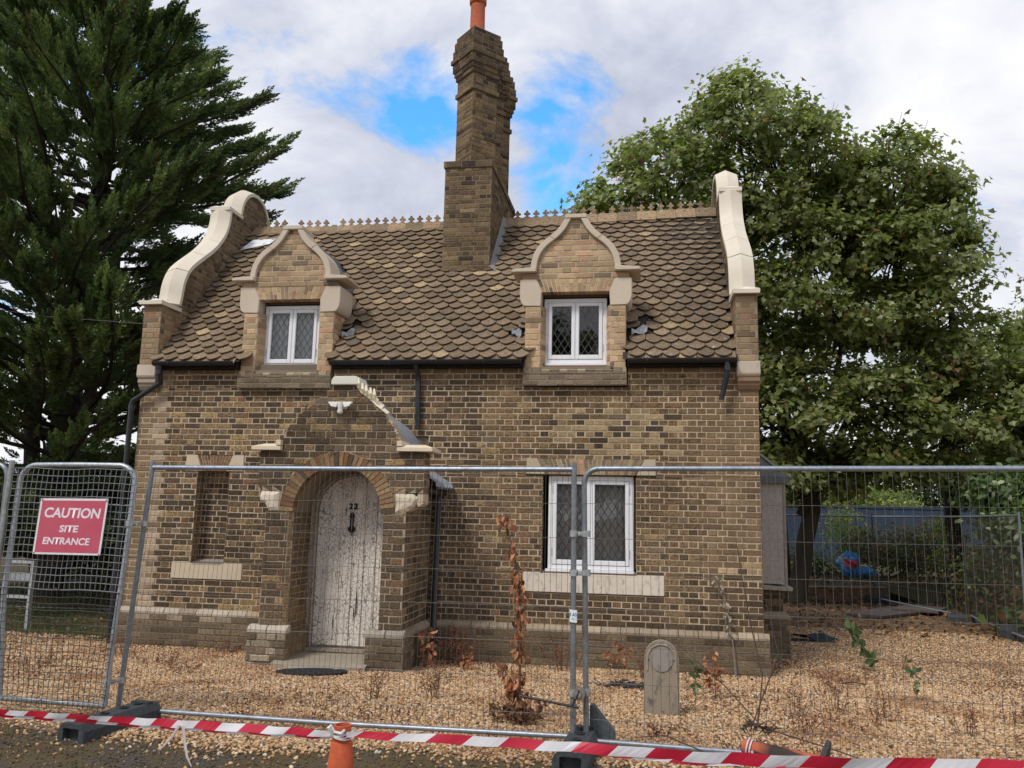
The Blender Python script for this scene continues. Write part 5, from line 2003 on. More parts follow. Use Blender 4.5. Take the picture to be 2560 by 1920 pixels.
def fence_panel(label, P, Q, zp, zq, h=1.92, leanp=(0, 0), leanq=(0, 0), rounded=(False, False), group='temporary site fence panels', r=0.020, nv_=84, post_up=.05, hz=None, wire_r=0.0014, tops=None):
    t = thing('site_fence', label, 'fence', (P[0], P[1], zp), group)
    inv = Matrix.Translation((-P[0], -P[1], -zp))

    def pt_(mb, nm, smooth=True, mat='galvanised', kind=None):
        o = mb.build(nm, mat, t, smooth=smooth)
        o.matrix_parent_inverse = inv
        tag(o, kind=kind)
        return o
    d = Vector((Q[0] - P[0], Q[1] - P[1], 0)).normalized()
    ztp, ztq = (zp + h, zq + h) if tops is None else tops
    feet = .02
    A0 = Vector((P[0], P[1], zp - .06))
    B0 = Vector((Q[0], Q[1], zq - .06))
    A1 = Vector((P[0] + leanp[0], P[1] + leanp[1], ztp))
    B1 = Vector((Q[0] + leanq[0], Q[1] + leanq[1], ztq))
    R = .11
    n = 7
    rail = []
    # posts
    mb = MB().tint(STEEL)
    if rounded[0]:
        up_ = (A1 - A0).normalized()
        e = A1 - up_ * R
        pts = [A0, e] + [e + d * (R * (1 - math.cos(a))) + up_ * (R * math.sin(a)) for a in np.linspace(.2, math.pi / 2, n)]
        mb.tube(pts, r, 12)
        r0 = pts[-1]
    else:
        mb.tube([A0, A1 + Vector((0, 0, post_up))], r, 12)
        r0 = A1
    pt_(mb, 'post')
    mb = MB().tint(STEEL)
    if rounded[1]:
        up_ = (B1 - B0).normalized()
        e = B1 - up_ * R
        pts = [B0, e] + [e - d * (R * (1 - math.cos(a))) + up_ * (R * math.sin(a)) for a in np.linspace(.2, math.pi / 2, n)]
        mb.tube(pts, r, 12)
        r1 = pts[-1]
    else:
        mb.tube([B0, B1 + Vector((0, 0, post_up))], r, 12)
        r1 = B1
    pt_(mb, 'post')
    mb = MB().tint((0.30, 0.34, 0.40))
    mid = (r0 + r1) / 2 + Vector((0, 0, random.uniform(-.012, .004)))
    mb.tube([r0, r0.lerp(mid, .5), mid, mid.lerp(r1, .5), r1], r * .95, 12)
    pt_(mb, 'top_rail')
    mb = MB().tint((0.28, 0.31, 0.35))
    b0 = Vector((P[0], P[1], zp + .045))
    b1 = Vector((Q[0], Q[1], zq + .07))
    mb.tube([b0, (b0 + b1) / 2 + Vector((0, 0, -.012)), b1], r * .95, 12)
    pt_(mb, 'bottom_rail')
    mb = MB().tint((0.155, 0.145, 0.13))
    hz = hz or [.085, .215, .345, .475, .605, .735, .865]
    wires(mb, P, Q, b0.z - .02, b1.z - .02, ztp + .004, ztq + .004, nv_, hz, wire_r, None, leanp, leanq)
    pt_(mb, 'wire_mesh', False, 'galvanised', 'stuff')
    return t


fence_panel('grey mesh site fence panel standing across the front of the porch', (2.915, -4.38), (6.524, -4.61), .29, .33, leanp=(.125, 0), leanq=(-.012, 0), tops=(2.225, 2.245))
fence_panel('grey mesh site fence panel with rounded top corner in front of the ground-floor window', (6.615, -4.55), (10.07, -4.78), .32, .335, leanp=(-.035, 0), rounded=(True, True), tops=(2.255, 2.29), nv_=60)
fence_panel('grey mesh fence panel whose rounded corner just enters at the far left edge', (-1.70, -4.35), (1.775, -4.45), .28, .28, rounded=(True, True), tops=(2.22, 2.23))
fence_panel('distant mesh fence panel behind the yard, beside the low brick wall', (12.24, 10.1), (8.85, 10.75), .10, .10, nv_=40, hz=[.2, .5, .8], wire_r=.0022)
fence_panel('distant mesh fence panel running back along the shrubs, bent top rail', (13.10, 6.85), (12.24, 10.1), .12, .10, nv_=40, hz=[.2, .5, .8], wire_r=.0022)
fence_panel('mesh fence panel at the right edge of the yard, half lost in shrubs', (12.83, 3.70), (13.10, 6.85), .14, .12, nv_=60, hz=[.2, .5, .8], wire_r=.0022)
fence_panel('mesh fence panel on the grass left of the cottage, seen through the caution gate', (-5.35, 3.2), (-1.95, 3.3), .0, .0, nv_=50, hz=[.3, .6], wire_r=.002, tops=(1.92, 1.90))

lp = thing('fence_post', 'leaning pale grey fence post beside the caution gate at the left', 'post', (1.81, -4.52, .28))
m_ = MB().tint((0.36, 0.38, 0.37))
m_.tube([(0, 0, 0), (.015, .0, 1.0), (.055, .0, 1.98)], .021, 12)
m_.build('tube', 'galvanised', lp, smooth=True)
m_ = MB().tint((0.34, 0.36, 0.36))
m_.tube([(.0, 0, 1.36), (.0, 0, 1.42)], .028, 10)
m_.build('collar', 'galvanised', lp, smooth=True)

# the gate with the caution sign
gt = thing('site_gate', 'narrow round-cornered site gate covered in plastic mesh, carrying the red caution sign', 'gate', (2.42, -4.5, .28))
GI = Matrix.Translation((-2.42, 4.5, -.28))


def gpart(mb, nm, mat, parent=gt, **kw):
    kd = kw.pop('kind', None)
    o = mb.build(nm, mat, parent, **kw)
    if parent is gt:
        o.matrix_parent_inverse = GI
    tag(o, kind=kd)
    return o


m_ = MB().tint((0.40, 0.43, 0.46))
pts = [(1.97, -4.5, .37), (1.905, -4.5, 1.2), (1.94, -4.5, 2.02)]
pts += [(1.94 + .14 * (1 - math.cos(a)), -4.5, 2.08 + .145 * math.sin(a)) for a in np.linspace(.3, math.pi / 2, 6)]
pts += [(2.45, -4.5, 2.232), (2.83, -4.5, 2.232)]
pts += [(2.83 + .14 * math.sin(a), -4.5, 2.09 + .14 * math.cos(a)) for a in np.linspace(.2, math.pi / 2, 6)]
pts += [(2.945, -4.5, 1.46), (2.905, -4.5, .89), (2.885, -4.5, .37)]
m_.tube(pts, .021, 12)
gpart(m_, 'gate_frame', 'galvanised', smooth=True)
m_ = MB().tint((0.36, 0.38, 0.39))
m_.tube([(1.96, -4.5, .385), (2.885, -4.5, .375)], .021, 10)
gpart(m_, 'bottom_rail', 'galvanised', smooth=True)


def plastic_mesh(nm, x0t, x1t, x0b, x1b, zt, zb, nx_, nz_, y, tint, r=.0032):
    m_ = MB().tint(tint)

    def P(u, v):
        return (x0t + (x1t - x0t) * u + ((x0b - x0t) * (1 - u) + (x1b - x1t) * u) * v, y + .006 * math.sin(u * 9 + v * 14), zt + (zb - zt) * v + .006 * math.sin(u * 11))
    for i in range(nx_ + 1):
        m_.tube([P(i / nx_, v) for v in np.linspace(0, 1, 7)], r, 4, caps=False)
    for j in range(nz_ + 1):
        m_.tube([P(u, j / nz_) for u in np.linspace(0, 1, 7)], r, 4, caps=False)
    return gpart(m_, nm, 'soft_plastic', kind='stuff')


plastic_mesh('plastic_mesh', 1.885, 3.00, 1.875, 2.945, 2.195, 1.24, 24, 17, -4.525, (0.19, 0.20, 0.21))
plastic_mesh('plastic_mesh', 1.872, 2.94, 1.93, 2.893, 1.235, .345, 22, 17, -4.53, (0.028, 0.029, 0.029), .0028)
m_ = MB().tint((0.05, 0.05, 0.05))
for (x, z) in ((2.90, .80), (2.89, .46), (2.37, .39), (2.40, 1.24)):
    m_.tube([(x - .03, -4.54, z), (x, -4.55, z + .012), (x + .03, -4.54, z - .004)], .004, 5)
gpart(m_, 'cable_tie', 'black_plastic', kind='stuff')

sg = thing('caution_sign', 'red and white CAUTION SITE ENTRANCE sign tied to the gate mesh', 'sign', (2.50, -4.56, 1.735))


def spart(mb, nm, mat, parent=sg, **kw):
    o = mb.build(nm, mat, parent, **kw)
    if parent is sg:
        o.matrix_parent_inverse = Matrix.Translation((-2.50, 4.56, -1.735))
    return o


TL, TR, BR_, BL_ = (2.200, 1.955), (2.795, 1.962), (2.768, 1.517), (2.175, 1.512)


def inset(q, g):
    c = (sum(p[0] for p in q) / 4, sum(p[1] for p in q) / 4)
    return [(p[0] + math.copysign(g, c[0] - p[0]), p[1] + math.copysign(g, c[1] - p[1])) for p in q]


q = [TL, TR, BR_, BL_]
m_ = MB().tint((0.78, 0.74, 0.76))
m_.prism(q, 'y', -4.565, -4.559)
spart(m_, 'border_board', 'soft_plastic')
m_ = MB()
m_.prism(inset(q, .017), 'y', -4.5668, -4.562)
SF = spart(m_, 'red_panel', 'sign_red')


def fit_text(txt, nm, parent, x0, x1, z0, z1, y, mat, off=0.0, skew=0.0, tint=None, inv=None):
    o = text_mesh(txt, 1.0, nm, mat, parent, Matrix.Identity(4), .0, off)
    co = np.array([v.co[:] for v in o.data.vertices])
    lo, hi = co.min(0), co.max(0)
    for v in o.data.vertices:
        u = (v.co.x - lo[0]) / (hi[0] - lo[0])
        w = (v.co.y - lo[1]) / (hi[1] - lo[1])
        v.co = (x0 + (x1 - x0) * u + skew * (w - .5), y, z0 + (z1 - z0) * w)
    a = o.data.attributes.new('tint', 'FLOAT_COLOR', 'POINT')
    a.data.foreach_set('color', np.tile(np.array((tint or (1, 1, 1)) + (1,), dtype=np.float32), len(o.data.vertices)))
    if inv is not None:
        o.matrix_parent_inverse = inv
    return o


LT = (0.80, 0.71, 0.75)
SGI = Matrix.Identity(4)
fit_text('CAUTION', 'lettering', SF, 2.248, 2.738, 1.803, 1.884, -4.5678, 'soft_plastic', .030, .012, LT)
fit_text('SITE', 'lettering', SF, 2.395, 2.558, 1.690, 1.746, -4.5678, 'soft_plastic', .032, .008, LT)
fit_text('ENTRANCE', 'lettering', SF, 2.258, 2.668, 1.592, 1.649, -4.5678, 'soft_plastic', .030, .008, LT)
m_ = MB().tint((0.04, 0.04, 0.04))
for (x, z) in ((2.213, 1.945), (2.783, 1.95), (2.758, 1.522), (2.188, 1.522)):
    m_.tube([(x, -4.571, z - .012), (x + .004, -4.574, z), (x + .002, -4.55, z + .018)], .0028, 5)
tie = spart(m_, 'sign_ties', 'black_plastic')
tie['kind'] = 'stuff'


def block(label, cx_, cy_, z, ang, L=.95, w=.23, h=.135, tint=(0.045, 0.05, 0.054)):
    b = thing('fence_block', label, 'fence foot', (cx_, cy_, z), 'fence feet')
    b.rotation_euler = (0, 0, ang)
    m_ = MB().tint(tint)
    sec = [(-w / 2, 0), (-w / 2, h * .62), (-w / 2 + .035, h), (w / 2 - .035, h), (w / 2, h * .62), (w / 2, 0)]
    # shell with a rectangular hollow seen at the ends
    m_.prism(sec, 'y', -L / 2 + .06, L / 2 - .02)
    hw, h0, h1 = w * .30, h * .10, h * .72
    out = sec
    inn = [(-hw, h0), (-hw, h1), (-hw * .8, h1 + .004), (hw * .8, h1 + .004), (hw, h1), (hw, h0)]
    n = 6
    ya, yb = -L / 2, -L / 2 + .06
    vs = [(a, ya, c) for a, c in out] + [(a, ya, c) for a, c in inn] + [(a, yb - .001, c) for a, c in out] + [(a, yb - .001, c) for a, c in inn]
    fs = []
    for i in range(n):
        j = (i + 1) % n
        fs += [(i, j, n + j, n + i), (i, 2 * n + i, 2 * n + j, j), (n + i, n + j, 3 * n + j, 3 * n + i)]
    m_.add(vs, fs)
    m_.build('foot_block', 'rubber', b, bevel=0.0)
    m_ = MB().tint(tuple(v * .8 for v in tint))
    for k in (-.30, -.12, .12, .30):
        m_.lathe([(.030, h), (.034, h + .012), (.024, h + .012), (.024, h + .001), (0, h + .001)], 10, (0, k * L, 0))
    for k in (-.36, .36):
        m_.box(-w * .34, k * L - .03, h - .004, w * .34, k * L + .03, h + .014)
    o = m_.build('socket_rims', 'rubber', b)
    o['kind'] = 'stuff'
    return b


block('long dark fence foot with an open square end, beside the gate at the left', 3.14, -4.76, .278, rad(-8), L=.80, w=.225, h=.13)
block('dark fence foot holding the two posts in the middle of the front fence', 6.57, -4.72, .275, rad(-4), L=.70, w=.235, h=.15)
block('dark fence foot at the far corner of the yard by the low brick wall', 12.22, 10.05, .05, rad(60), L=.6, w=.25, h=.20)
block('dark fence foot under the far post beside the boards', 13.10, 6.80, .05, rad(75), L=.8, w=.25, h=.16)
yb_ = block('dark fence foot with a yellow mark, at the right edge of the yard', 13.02, 4.40, .05, rad(20), L=.6, w=.3, h=.24)
m_ = MB().tint((0.62, 0.40, 0.03))
m_.box(.02, -.312, .02, .14, -.301, .13)
m_.build('yellow_mark', 'soft_plastic', yb_)
# bracing wedge behind the middle foot
wd = thing('brace_wedge', 'dark triangular brace standing behind the middle fence foot', 'brace', (6.68, -4.42, .28))
m_ = MB().tint((0.075, 0.085, 0.09))
m_.prism([(-.05, .02), (-.05, .30), (-.02, .30), (.13, .12), (.13, .02)], 'y', -.05, .05)
m_.build('wedge_plate', 'rubber', wd, bevel=.004)


def coupler(label, a, b, z, big=False):
    c = thing('fence_coupler', label, 'coupler', ((a[0] + b[0]) / 2, (a[1] + b[1]) / 2, z), 'fence couplers')
    m_ = MB().tint((0.46, 0.48, 0.48))
    hx = (b[0] - a[0]) / 2
    hy = (b[1] - a[1]) / 2
    for s in (-1, 1):
        m_.tube([(s * hx, s * hy, -.022), (s * hx, s * hy, .022)], .029, 12)
    m_.build('clamp_rings', 'galvanised', c, smooth=True)['kind'] = 'stuff'
    m_ = MB().tint((0.46, 0.48, 0.48))
    if big:
        m_.tint((0.34, 0.30, 0.26))
        m_.tube([(0, -.075, 0), (0, .0, 0)], .042, 14)
        m_.tint((0.42, 0.38, 0.33))
        m_.tube([(0, -.095, 0), (0, -.072, 0)], .018, 6)
    else:
        m_.box(-abs(hx), -.035, -.016, abs(hx), -.025, .016)
        m_.tube([(0, -.055, 0), (0, .03, 0)], .010, 6)
    m_.build('clamp_body', 'galvanised', c)
    return c


coupler('upper galvanised coupler between the two middle fence posts', (6.515, -4.615), (6.60, -4.55), 1.785)
coupler('second galvanised coupler between the two middle fence posts, just below window height', (6.518, -4.615), (6.605, -4.55), 1.51)
coupler('rusty round-headed coupler low on the two middle fence posts', (6.522, -4.615), (6.61, -4.55), .69, True)
coupler('upper coupler joining the caution gate to its fence post', (2.955, -4.50), (3.015, -4.39), 1.77)
coupler('lower coupler joining the caution gate to its fence post', (2.885, -4.50), (2.935, -4.38), .55)
ct = thing('strap', 'black strap trailing left from the lower coupler on the middle posts', 'strap', (6.52, -4.66, .62))
m_ = MB().tint((0.012, 0.012, 0.013))
m_.tube([(-.36, -.02, .045), (-.18, -.02, .02), (0, -.02, -.005), (.05, -.02, -.012)], .009, 6)
m_.tube([(0, -.022, -.005), (.03, -.022, .05), (.05, -.01, .10)], .007, 6)
m_.build('strap_band', 'black_plastic', ct)

# paper label on the middle post
lb = thing('hire_label', 'small white and blue hire label on the middle fence post', 'label', (6.518, -4.637, 1.215))
m_ = MB().tint((0.74, 0.80, 0.80))
n = 10
vs = []
for i in range(n + 1):
    u = i / n
    a = -1.05 + 1.05 * min(u / .62, 1)
    if u < .62:
        x, y = .0225 * math.sin(a), -.0225 * math.cos(a) + .022
    else:
        x, y = (u - .62) * .085, -.0005
    x -= .004
    vs += [(x, y - .001, -.042 - u * .004), (x, y - .001, .044 - u * .004)]
m_.add(vs, [(2 * i, 2 * i + 2, 2 * i + 3, 2 * i + 1) for i in range(n)])
LBP = m_.build('paper', 'soft_plastic', lb, recalc=False)
for (txt, x0, x1, z0, z1, tn, of) in (('AS', -.006, .027, -.003, .021, (0.03, 0.16, 0.42), .02), ('9957', -.014, .026, -.030, -.012, (0.42, 0.48, 0.50), .0)):
    fit_text(txt, 'lettering', LBP, x0, x1, z0, z1, -.0035, 'soft_plastic', of, 0, tn)
m_ = MB().tint((0.03, 0.16, 0.42))
m_.box(-.0205, -.0015, -.001, -.0165, .002, .022)
m_.build('lettering', 'soft_plastic', LBP)

# ------------------------------------------------------------------ cones and barrier tape
ORG = (0.50, 0.105, 0.045)
cn = thing('traffic_cone', 'upright orange traffic cone with barrier tape tied round its neck', 'cone', (5.475, -6.35, .284))
m_ = MB().tint(ORG)
m_.lathe([(.108, .03), (.102, .06), (.070, .30), (.0555, .452), (.052, .456), (.0465, .460), (.0455, .520), (.047, .530), (.0455, .538), (.036, .538), (.034, .50)], 32)
m_.build('cone_body', 'terracotta', cn, smooth=True)
m_ = MB().tint((0.40, 0.085, 0.04))
m_.box(-.15, -.15, 0, .15, .15, .032)
m_.build('cone_base', 'terracotta', cn, bevel=.012)
fc = thing('traffic_cone', 'fallen dirty orange cone lying against the fence bottom rail under dead stems', 'cone', (7.66, -4.86, .47))
ax = Vector((.50, -.20, -.085)).normalized()
m_ = MB()
prof = [(0.030, -.02), (.040, -.02), (.046, 0), (.046, .06), (.053, .065), (.060, .16), (.066, .22), (.074, .32), (.086, .43), (.12, .46)]
n = 24
e1 = ax.orthogonal().normalized()
e2 = ax.cross(e1)
vs, fs = [], []
for k, (r, s) in enumerate(prof):
    for j in range(n):
        a = 2 * math.pi * j / n
        p = ax * s + e1 * (r * math.cos(a)) + e2 * (r * math.sin(a))
        dirt = .10 < s + .05 * math.sin(3 * a) < .30
        m_.tint((0.05, 0.035, 0.03) if dirt else (0.47, 0.12, 0.065))
        m_.add([p], [])
for k in range(len(prof) - 1):
    for j in range(n):
        m_.f.append((k * n + j, k * n + (j + 1) % n, (k + 1) * n + (j + 1) % n, (k + 1) * n + j))
m_.build('cone_body', 'terracotta', fc, smooth=True)
m_ = MB().tint((0.045, 0.04, 0.04))
for s in (.46, .49):
    pass
b0 = ax * .46
sq = [b0 + e1 * (.19 * math.cos(a)) + e2 * (.19 * math.sin(a)) for a in np.linspace(.4, .4 + 2 * math.pi, 5)[:4]]
m_.add(sq + [p + ax * .03 for p in sq], [(0, 1, 2, 3), (7, 6, 5, 4)] + [(i, i + 4, (i + 1) % 4 + 4, (i + 1) % 4) for i in range(4)])
m_.build('cone_base', 'rubber', fc)

TRED, TWHT = (0.60, 0.022, 0.055), (0.80, 0.79, 0.82)
bt = thing('barrier_tape', 'red and white striped barrier tape strung in front of the fence', 'tape', (5.475, -6.40, .78))


def ribbon(pts, widths, name, phase=0.0, stripe=.185, slant=.055, tilt=None, fade=1.0, twist=None):
    P = [Vector(p) for p in pts]
    # resample
    seg = [0]
    for a, b in zip(P[:-1], P[1:]):
        seg.append(seg[-1] + (b - a).length)
    L = seg[-1]

    def at(s):
        s = min(max(s, 0), L)
        for i in range(len(P) - 1):
            if s <= seg[i + 1]:
                u = (s - seg[i]) / max(seg[i + 1] - seg[i], 1e-6)
                return P[i].lerp(P[i + 1], u), widths[i] + (widths[i + 1] - widths[i]) * u
        return P[-1], widths[-1]
    m_ = MB()
    K = 4
    ns = int(L / stripe) + 2
    for k in range(-1, ns):
        col = TRED if k % 2 == 0 else TWHT
        m_.tint(tuple(v * fade for v in col))
        for q in range(K):
            s0 = phase + (k + q / K) * stripe
            s1 = phase + (k + (q + 1) / K) * stripe
            if s1 < 0 or s0 > L:
                continue
            vs = []
            for s in (s0, s1):
                for e in (-1, 1):
                    c, w = at(s + e * slant * .5)
                    tw = .35 * math.sin(s * 2.1) + .15 * math.sin(s * 7)
                    y = e * w / 2
                    vs.append(c + Vector((0, math.sin(tw) * y + .004 * math.sin(s * 23), math.cos(tw) * y + .0025 * math.sin(s * 17))))
            m_.add(vs, [(0, 2, 3, 1)])
    o = m_.build(name, 'tape', bt, recalc=False)
    o.matrix_parent_inverse = Matrix.Translation((-5.475, 6.40, -.78))
    return o


TP = [(1.2, -5.2, .50), (2.802, -5.5, .545), (3.99, -5.8, .625), (4.795, -6.1, .706), (5.43, -6.40, .786)]
ribbon(TP, [.035, .035, .042, .046, .032], 'tape_length', phase=.03)
ribbon([(x, y + .012, z - .022) for x, y, z in TP], [.03, .03, .032, .03, .015], 'tape_fold', phase=.10, fade=.9)
TP2 = [(5.52, -6.41, .790), (6.102, -6.32, .778), (6.661, -6.22, .752), (7.263, -6.22, .745), (7.701, -6.27, .764), (8.708, -6.42, .840), (9.6, -6.5, .90)]
ribbon(TP2, [.030, .046, .050, .056, .066, .072, .074], 'tape_length', phase=.06)
ribbon([(x, y + .012, z - .020) for x, y, z in TP2[2:5]], [.02, .045, .02], 'tape_fold', phase=.13, fade=.88)
m_ = MB().tint((0.76, 0.73, 0.74))
for k in range(3):
    m_.tube([(.058 * math.cos(a), .058 * math.sin(a), .010 * math.sin(a * 2 + k) + .008 * k) for a in np.linspace(0, 2 * math.pi, 20)], [.006 + .003 * math.sin(i) for i in range(20)], 5)
m_.tube([(-.03, -.055, .01), (-.05, -.065, .05), (-.04, -.06, .062), (-.02, -.06, .03), (.02, -.065, .025), (.035, -.06, .045)], [.008, .011, .008, .008, .011, .006], 6)
o = m_.build('tape_knot', 'tape', bt)
o.matrix_parent_inverse = Matrix.Translation((0, 0, 0))
o.location = (0, .05, -.012)
for pts in ([(4.335, -5.94, .655), (4.30, -5.95, .59), (4.262, -5.96, .545), (4.235, -5.96, .515)], [(4.362, -5.94, .652), (4.385, -5.95, .56), (4.41, -5.96, .49), (4.44, -5.96, .44)]):
    m_ = MB().tint((0.74, 0.66, 0.66))
    m_.tube(pts, [.010, .008, .007, .003], 5)
    o = m_.build('loose_end', 'tape', bt)
    o.matrix_parent_inverse = Matrix.Translation((-5.475, 6.40, -.78))
m_ = MB().tint((0.78, 0.74, 0.76))
for k in range(2):
    c0 = Vector((7.665, -4.865, .47)) + ax * (.01 + .02 * k)
    m_.tube([c0 + e1 * (.054 * math.cos(a)) + e2 * (.054 * math.sin(a)) for a in np.linspace(0, 2 * math.pi, 18)], .006, 5)
m_.tube([(7.69, -4.92, .46), (7.70, -4.95, .40), (7.70, -4.96, .30)], [.008, .006, .004], 5)
o = m_.build('tape_knot', 'tape', bt)
o.matrix_parent_inverse = Matrix.Translation((-5.475, 6.40, -.78))

# ------------------------------------------------------------------ things in the yard
ml = thing('security_light', 'white twin-head security light with a movement sensor on the porch gable', 'light', (3.445, -1.21, 3.13))
m_ = MB().tint((0.74, 0.73, 0.70))
m_.box(-.035, -.03, -.03, .06, .004, .045)
m_.build('back_plate', 'soft_plastic', ml, bevel=.006)
for s, w in ((-1, .155), (1, .155)):
    m_ = MB().tint((0.76, 0.755, 0.72))
    m_.add([(s * .02, -.09, .052), (s * w, -.10, .050), (s * (w - .045), -.105, -.005), (s * .05, -.095, -.018), (s * .02, -.05, .058), (s * w, -.06, .056), (s * (w - .045), -.065, .002), (s * .05, -.055, -.010)],
           [(0, 1, 2, 3), (7, 6, 5, 4), (0, 4, 5, 1), (1, 5, 6, 2), (2, 6, 7, 3), (3, 7, 4, 0)])
    m_.build('lamp_head', 'soft_plastic', ml, bevel=.005)
m_ = MB().tint((0.76, 0.75, 0.71))
m_.lathe([(.0, .055), (.034, .05), (.036, .0), (.030, -.02), (.028, -.045)], 16, (0, -.075, 0))
m_.tint((0.62, 0.60, 0.56))
m_.lathe([(.030, -.045), (.036, -.06), (.030, -.085), (.012, -.097), (0, -.099)], 16, (0, -.08, 0))
m_.build('sensor', 'soft_plastic', ml, smooth=True)

mk = thing('marker_stone', 'weathered grey stone slab with a rounded top standing on the gravel', 'stone', (7.16, -2.90, .18))
out = [(-.155, -.05), (-.150, .50)] + [(-.148 * math.cos(a), .50 + .155 * math.sin(a)) for a in np.linspace(.15, math.pi - .15, 14)] + [(.150, .50), (.158, -.05)]
m_ = MB().tint((0.31, 0.265, 0.205, 0.0))
m_.prism(out, 'y', -.05, .05)
m_.build('slab', 'stone', mk, bevel=.012)
m_ = MB().tint((0.34, 0.295, 0.235, 0.3))
rimp = [(-.122, .40), (-.122, .50)] + [(-.122 * math.cos(a), .50 + .122 * math.sin(a)) for a in np.linspace(.15, math.pi - .15, 14)] + [(.122, .50), (.122, .40)]
m_.tube([(a, -.050, c) for a, c in rimp], .010, 6)
m_.build('raised_rim', 'stone', mk, smooth=True)
m_ = MB().tint((0.30, 0.275, 0.25, 0.2))
m_.prism([(.098 * math.cos(a), .490 + .102 * math.sin(a)) for a in np.linspace(0, 2 * math.pi, 25)[:24]], 'y', -.058, -.045)
m_.build('round_plate', 'stone', mk, bevel=.003)
m_ = MB().tint((0.01, 0.01, 0.01))
for x in (-.115, .110):
    m_.lathe([(0, 0), (.008, 0), (.008, .004), (0, .004)], 8, (x, -.054, .49))
m_.build('bolt_holes', 'rubber', mk)['kind'] = 'stuff'

dm = thing('door_mat', 'black oval rubber mat on the gravel below the doorstep', 'mat', (3.42, -1.66, .145))
dm.rotation_euler = (rad(-2.9), 0, rad(14))
m_ = MB().tint((0.012, 0.012, 0.014))
ell = [(.385 * math.cos(a), .235 * math.sin(a)) for a in np.linspace(0, 2 * math.pi, 41)[:40]]
m_.prism(ell, 'z', 0, .014)
m_.build('mat_base', 'rubber', dm)
m_ = MB().tint((0.018, 0.018, 0.021))
for k in range(-6, 7):
    y = k * .034
    hw = .375 * math.sqrt(max(1 - (y / .232) ** 2, 0))
    if hw > .03:
        m_.tube([(x, y + .007 * math.sin(x * 60 + k), .016) for x in np.linspace(-hw, hw, 24)], .0065, 5)
m_.tube([(a * .985, b * .985, .016) for a, b in ell] + [(ell[0][0] * .985, ell[0][1] * .985, .016)], .009, 5)
m_.build('mat_ribs', 'rubber', dm)['kind'] = 'stuff'

bdp = thing('board_stack', 'flat dark timber boards lying on the gravel behind the cottage', 'boards', (12.1, 7.6, .05))
m_ = MB().tint((0.085, 0.07, 0.065))
def bq(mb, q, z0, z1):
    mb.add([(x - 12.1, y - 7.6, z0) for x, y in q] + [(x - 12.1, y - 7.6, z1) for x, y in q], [(3, 2, 1, 0), (4, 5, 6, 7)] + [(i, (i + 1) % 4, (i + 1) % 4 + 4, i + 4) for i in range(4)])
bq(m_, [(10.85, 6.95), (11.5, 6.70), (13.05, 8.3), (12.2, 8.75)], .03, .075)
m_.build('board', 'wood', bdp)
m_ = MB().tint((0.10, 0.082, 0.07))
bq(m_, [(12.0, 7.9), (12.75, 7.5), (13.25, 8.5), (12.6, 9.0)], .078, .115)
m_.build('board', 'wood', bdp)
m_ = MB().tint((0.06, 0.05, 0.045))
bq(m_, [(11.0, 6.8), (11.2, 6.7), (11.6, 7.0), (11.4, 7.1)], 0, .029)
m_.build('bearer', 'wood', bdp)

db = thing('plastic_scrap', 'bent dark green plastic scrap on the gravel beside the cottage', 'scrap', (9.55, 3.25, .05))
m_ = MB().tint((0.022, 0.035, 0.035))
vs = []
for i in range(6):
    for j in range(4):
        vs.append((-.42 + .16 * i, -.12 + .08 * j + .03 * i * .3, .03 + .05 * math.sin(i * 1.4 + j * .8) + .07 * (1 - abs(i - 2) / 3) + (.02 if j == 3 else 0)))
m_.add(vs, [(i * 4 + j, (i + 1) * 4 + j, (i + 1) * 4 + j + 1, i * 4 + j + 1) for i in range(5) for j in range(3)])
m_.box(-.42, -.12, .0, .1, .10, .03)
m_.build('scrap_sheet', 'rubber', db, recalc=False)
for (lab, x, y, w, d) in (('thin black plastic strip on the gravel right of the window', 9.35, -.35, .26, .04), ('small dark scrap lying by the far boards', 12.75, 6.15, .3, .1)):
    t_ = thing('plastic_scrap', lab, 'scrap', (x, y, gz(x, y)))
    m_ = MB().tint((0.02, 0.022, 0.024))
    m_.add([(-w / 2, -d / 2, .02), (0, -d / 2, .045), (w / 2, -d / 2, .02), (w / 2, d / 2, .025), (0, d / 2, .05), (-w / 2, d / 2, .03)], [(0, 1, 4, 5), (1, 2, 3, 4)])
    m_.build('scrap_sheet', 'rubber', t_, recalc=False)
ash = thing('charred_heap', 'small heap of dark charred bits on the gravel left of the marker stone', 'debris', (6.80, -1.40, .125))
m_ = MB()
r_ = random.Random(4)
for i in range(120):
    m_.tint(random.choice([(0.03, 0.028, 0.03), (0.07, 0.065, 0.07), (0.015, 0.014, 0.014)]))
    x, y = r_.gauss(0, .13), r_.gauss(0, .07)
    a = r_.uniform(0, 3.1)
    l = r_.uniform(.015, .05)
    m_.tube([(x - l * math.cos(a), y - l * math.sin(a), .005 + r_.uniform(0, .03)), (x + l * math.cos(a), y + l * math.sin(a), .012 + r_.uniform(0, .035))], r_.uniform(.004, .009), 4)
o = m_.build('charred_bits', 'rubber', ash)
o['kind'] = 'stuff'

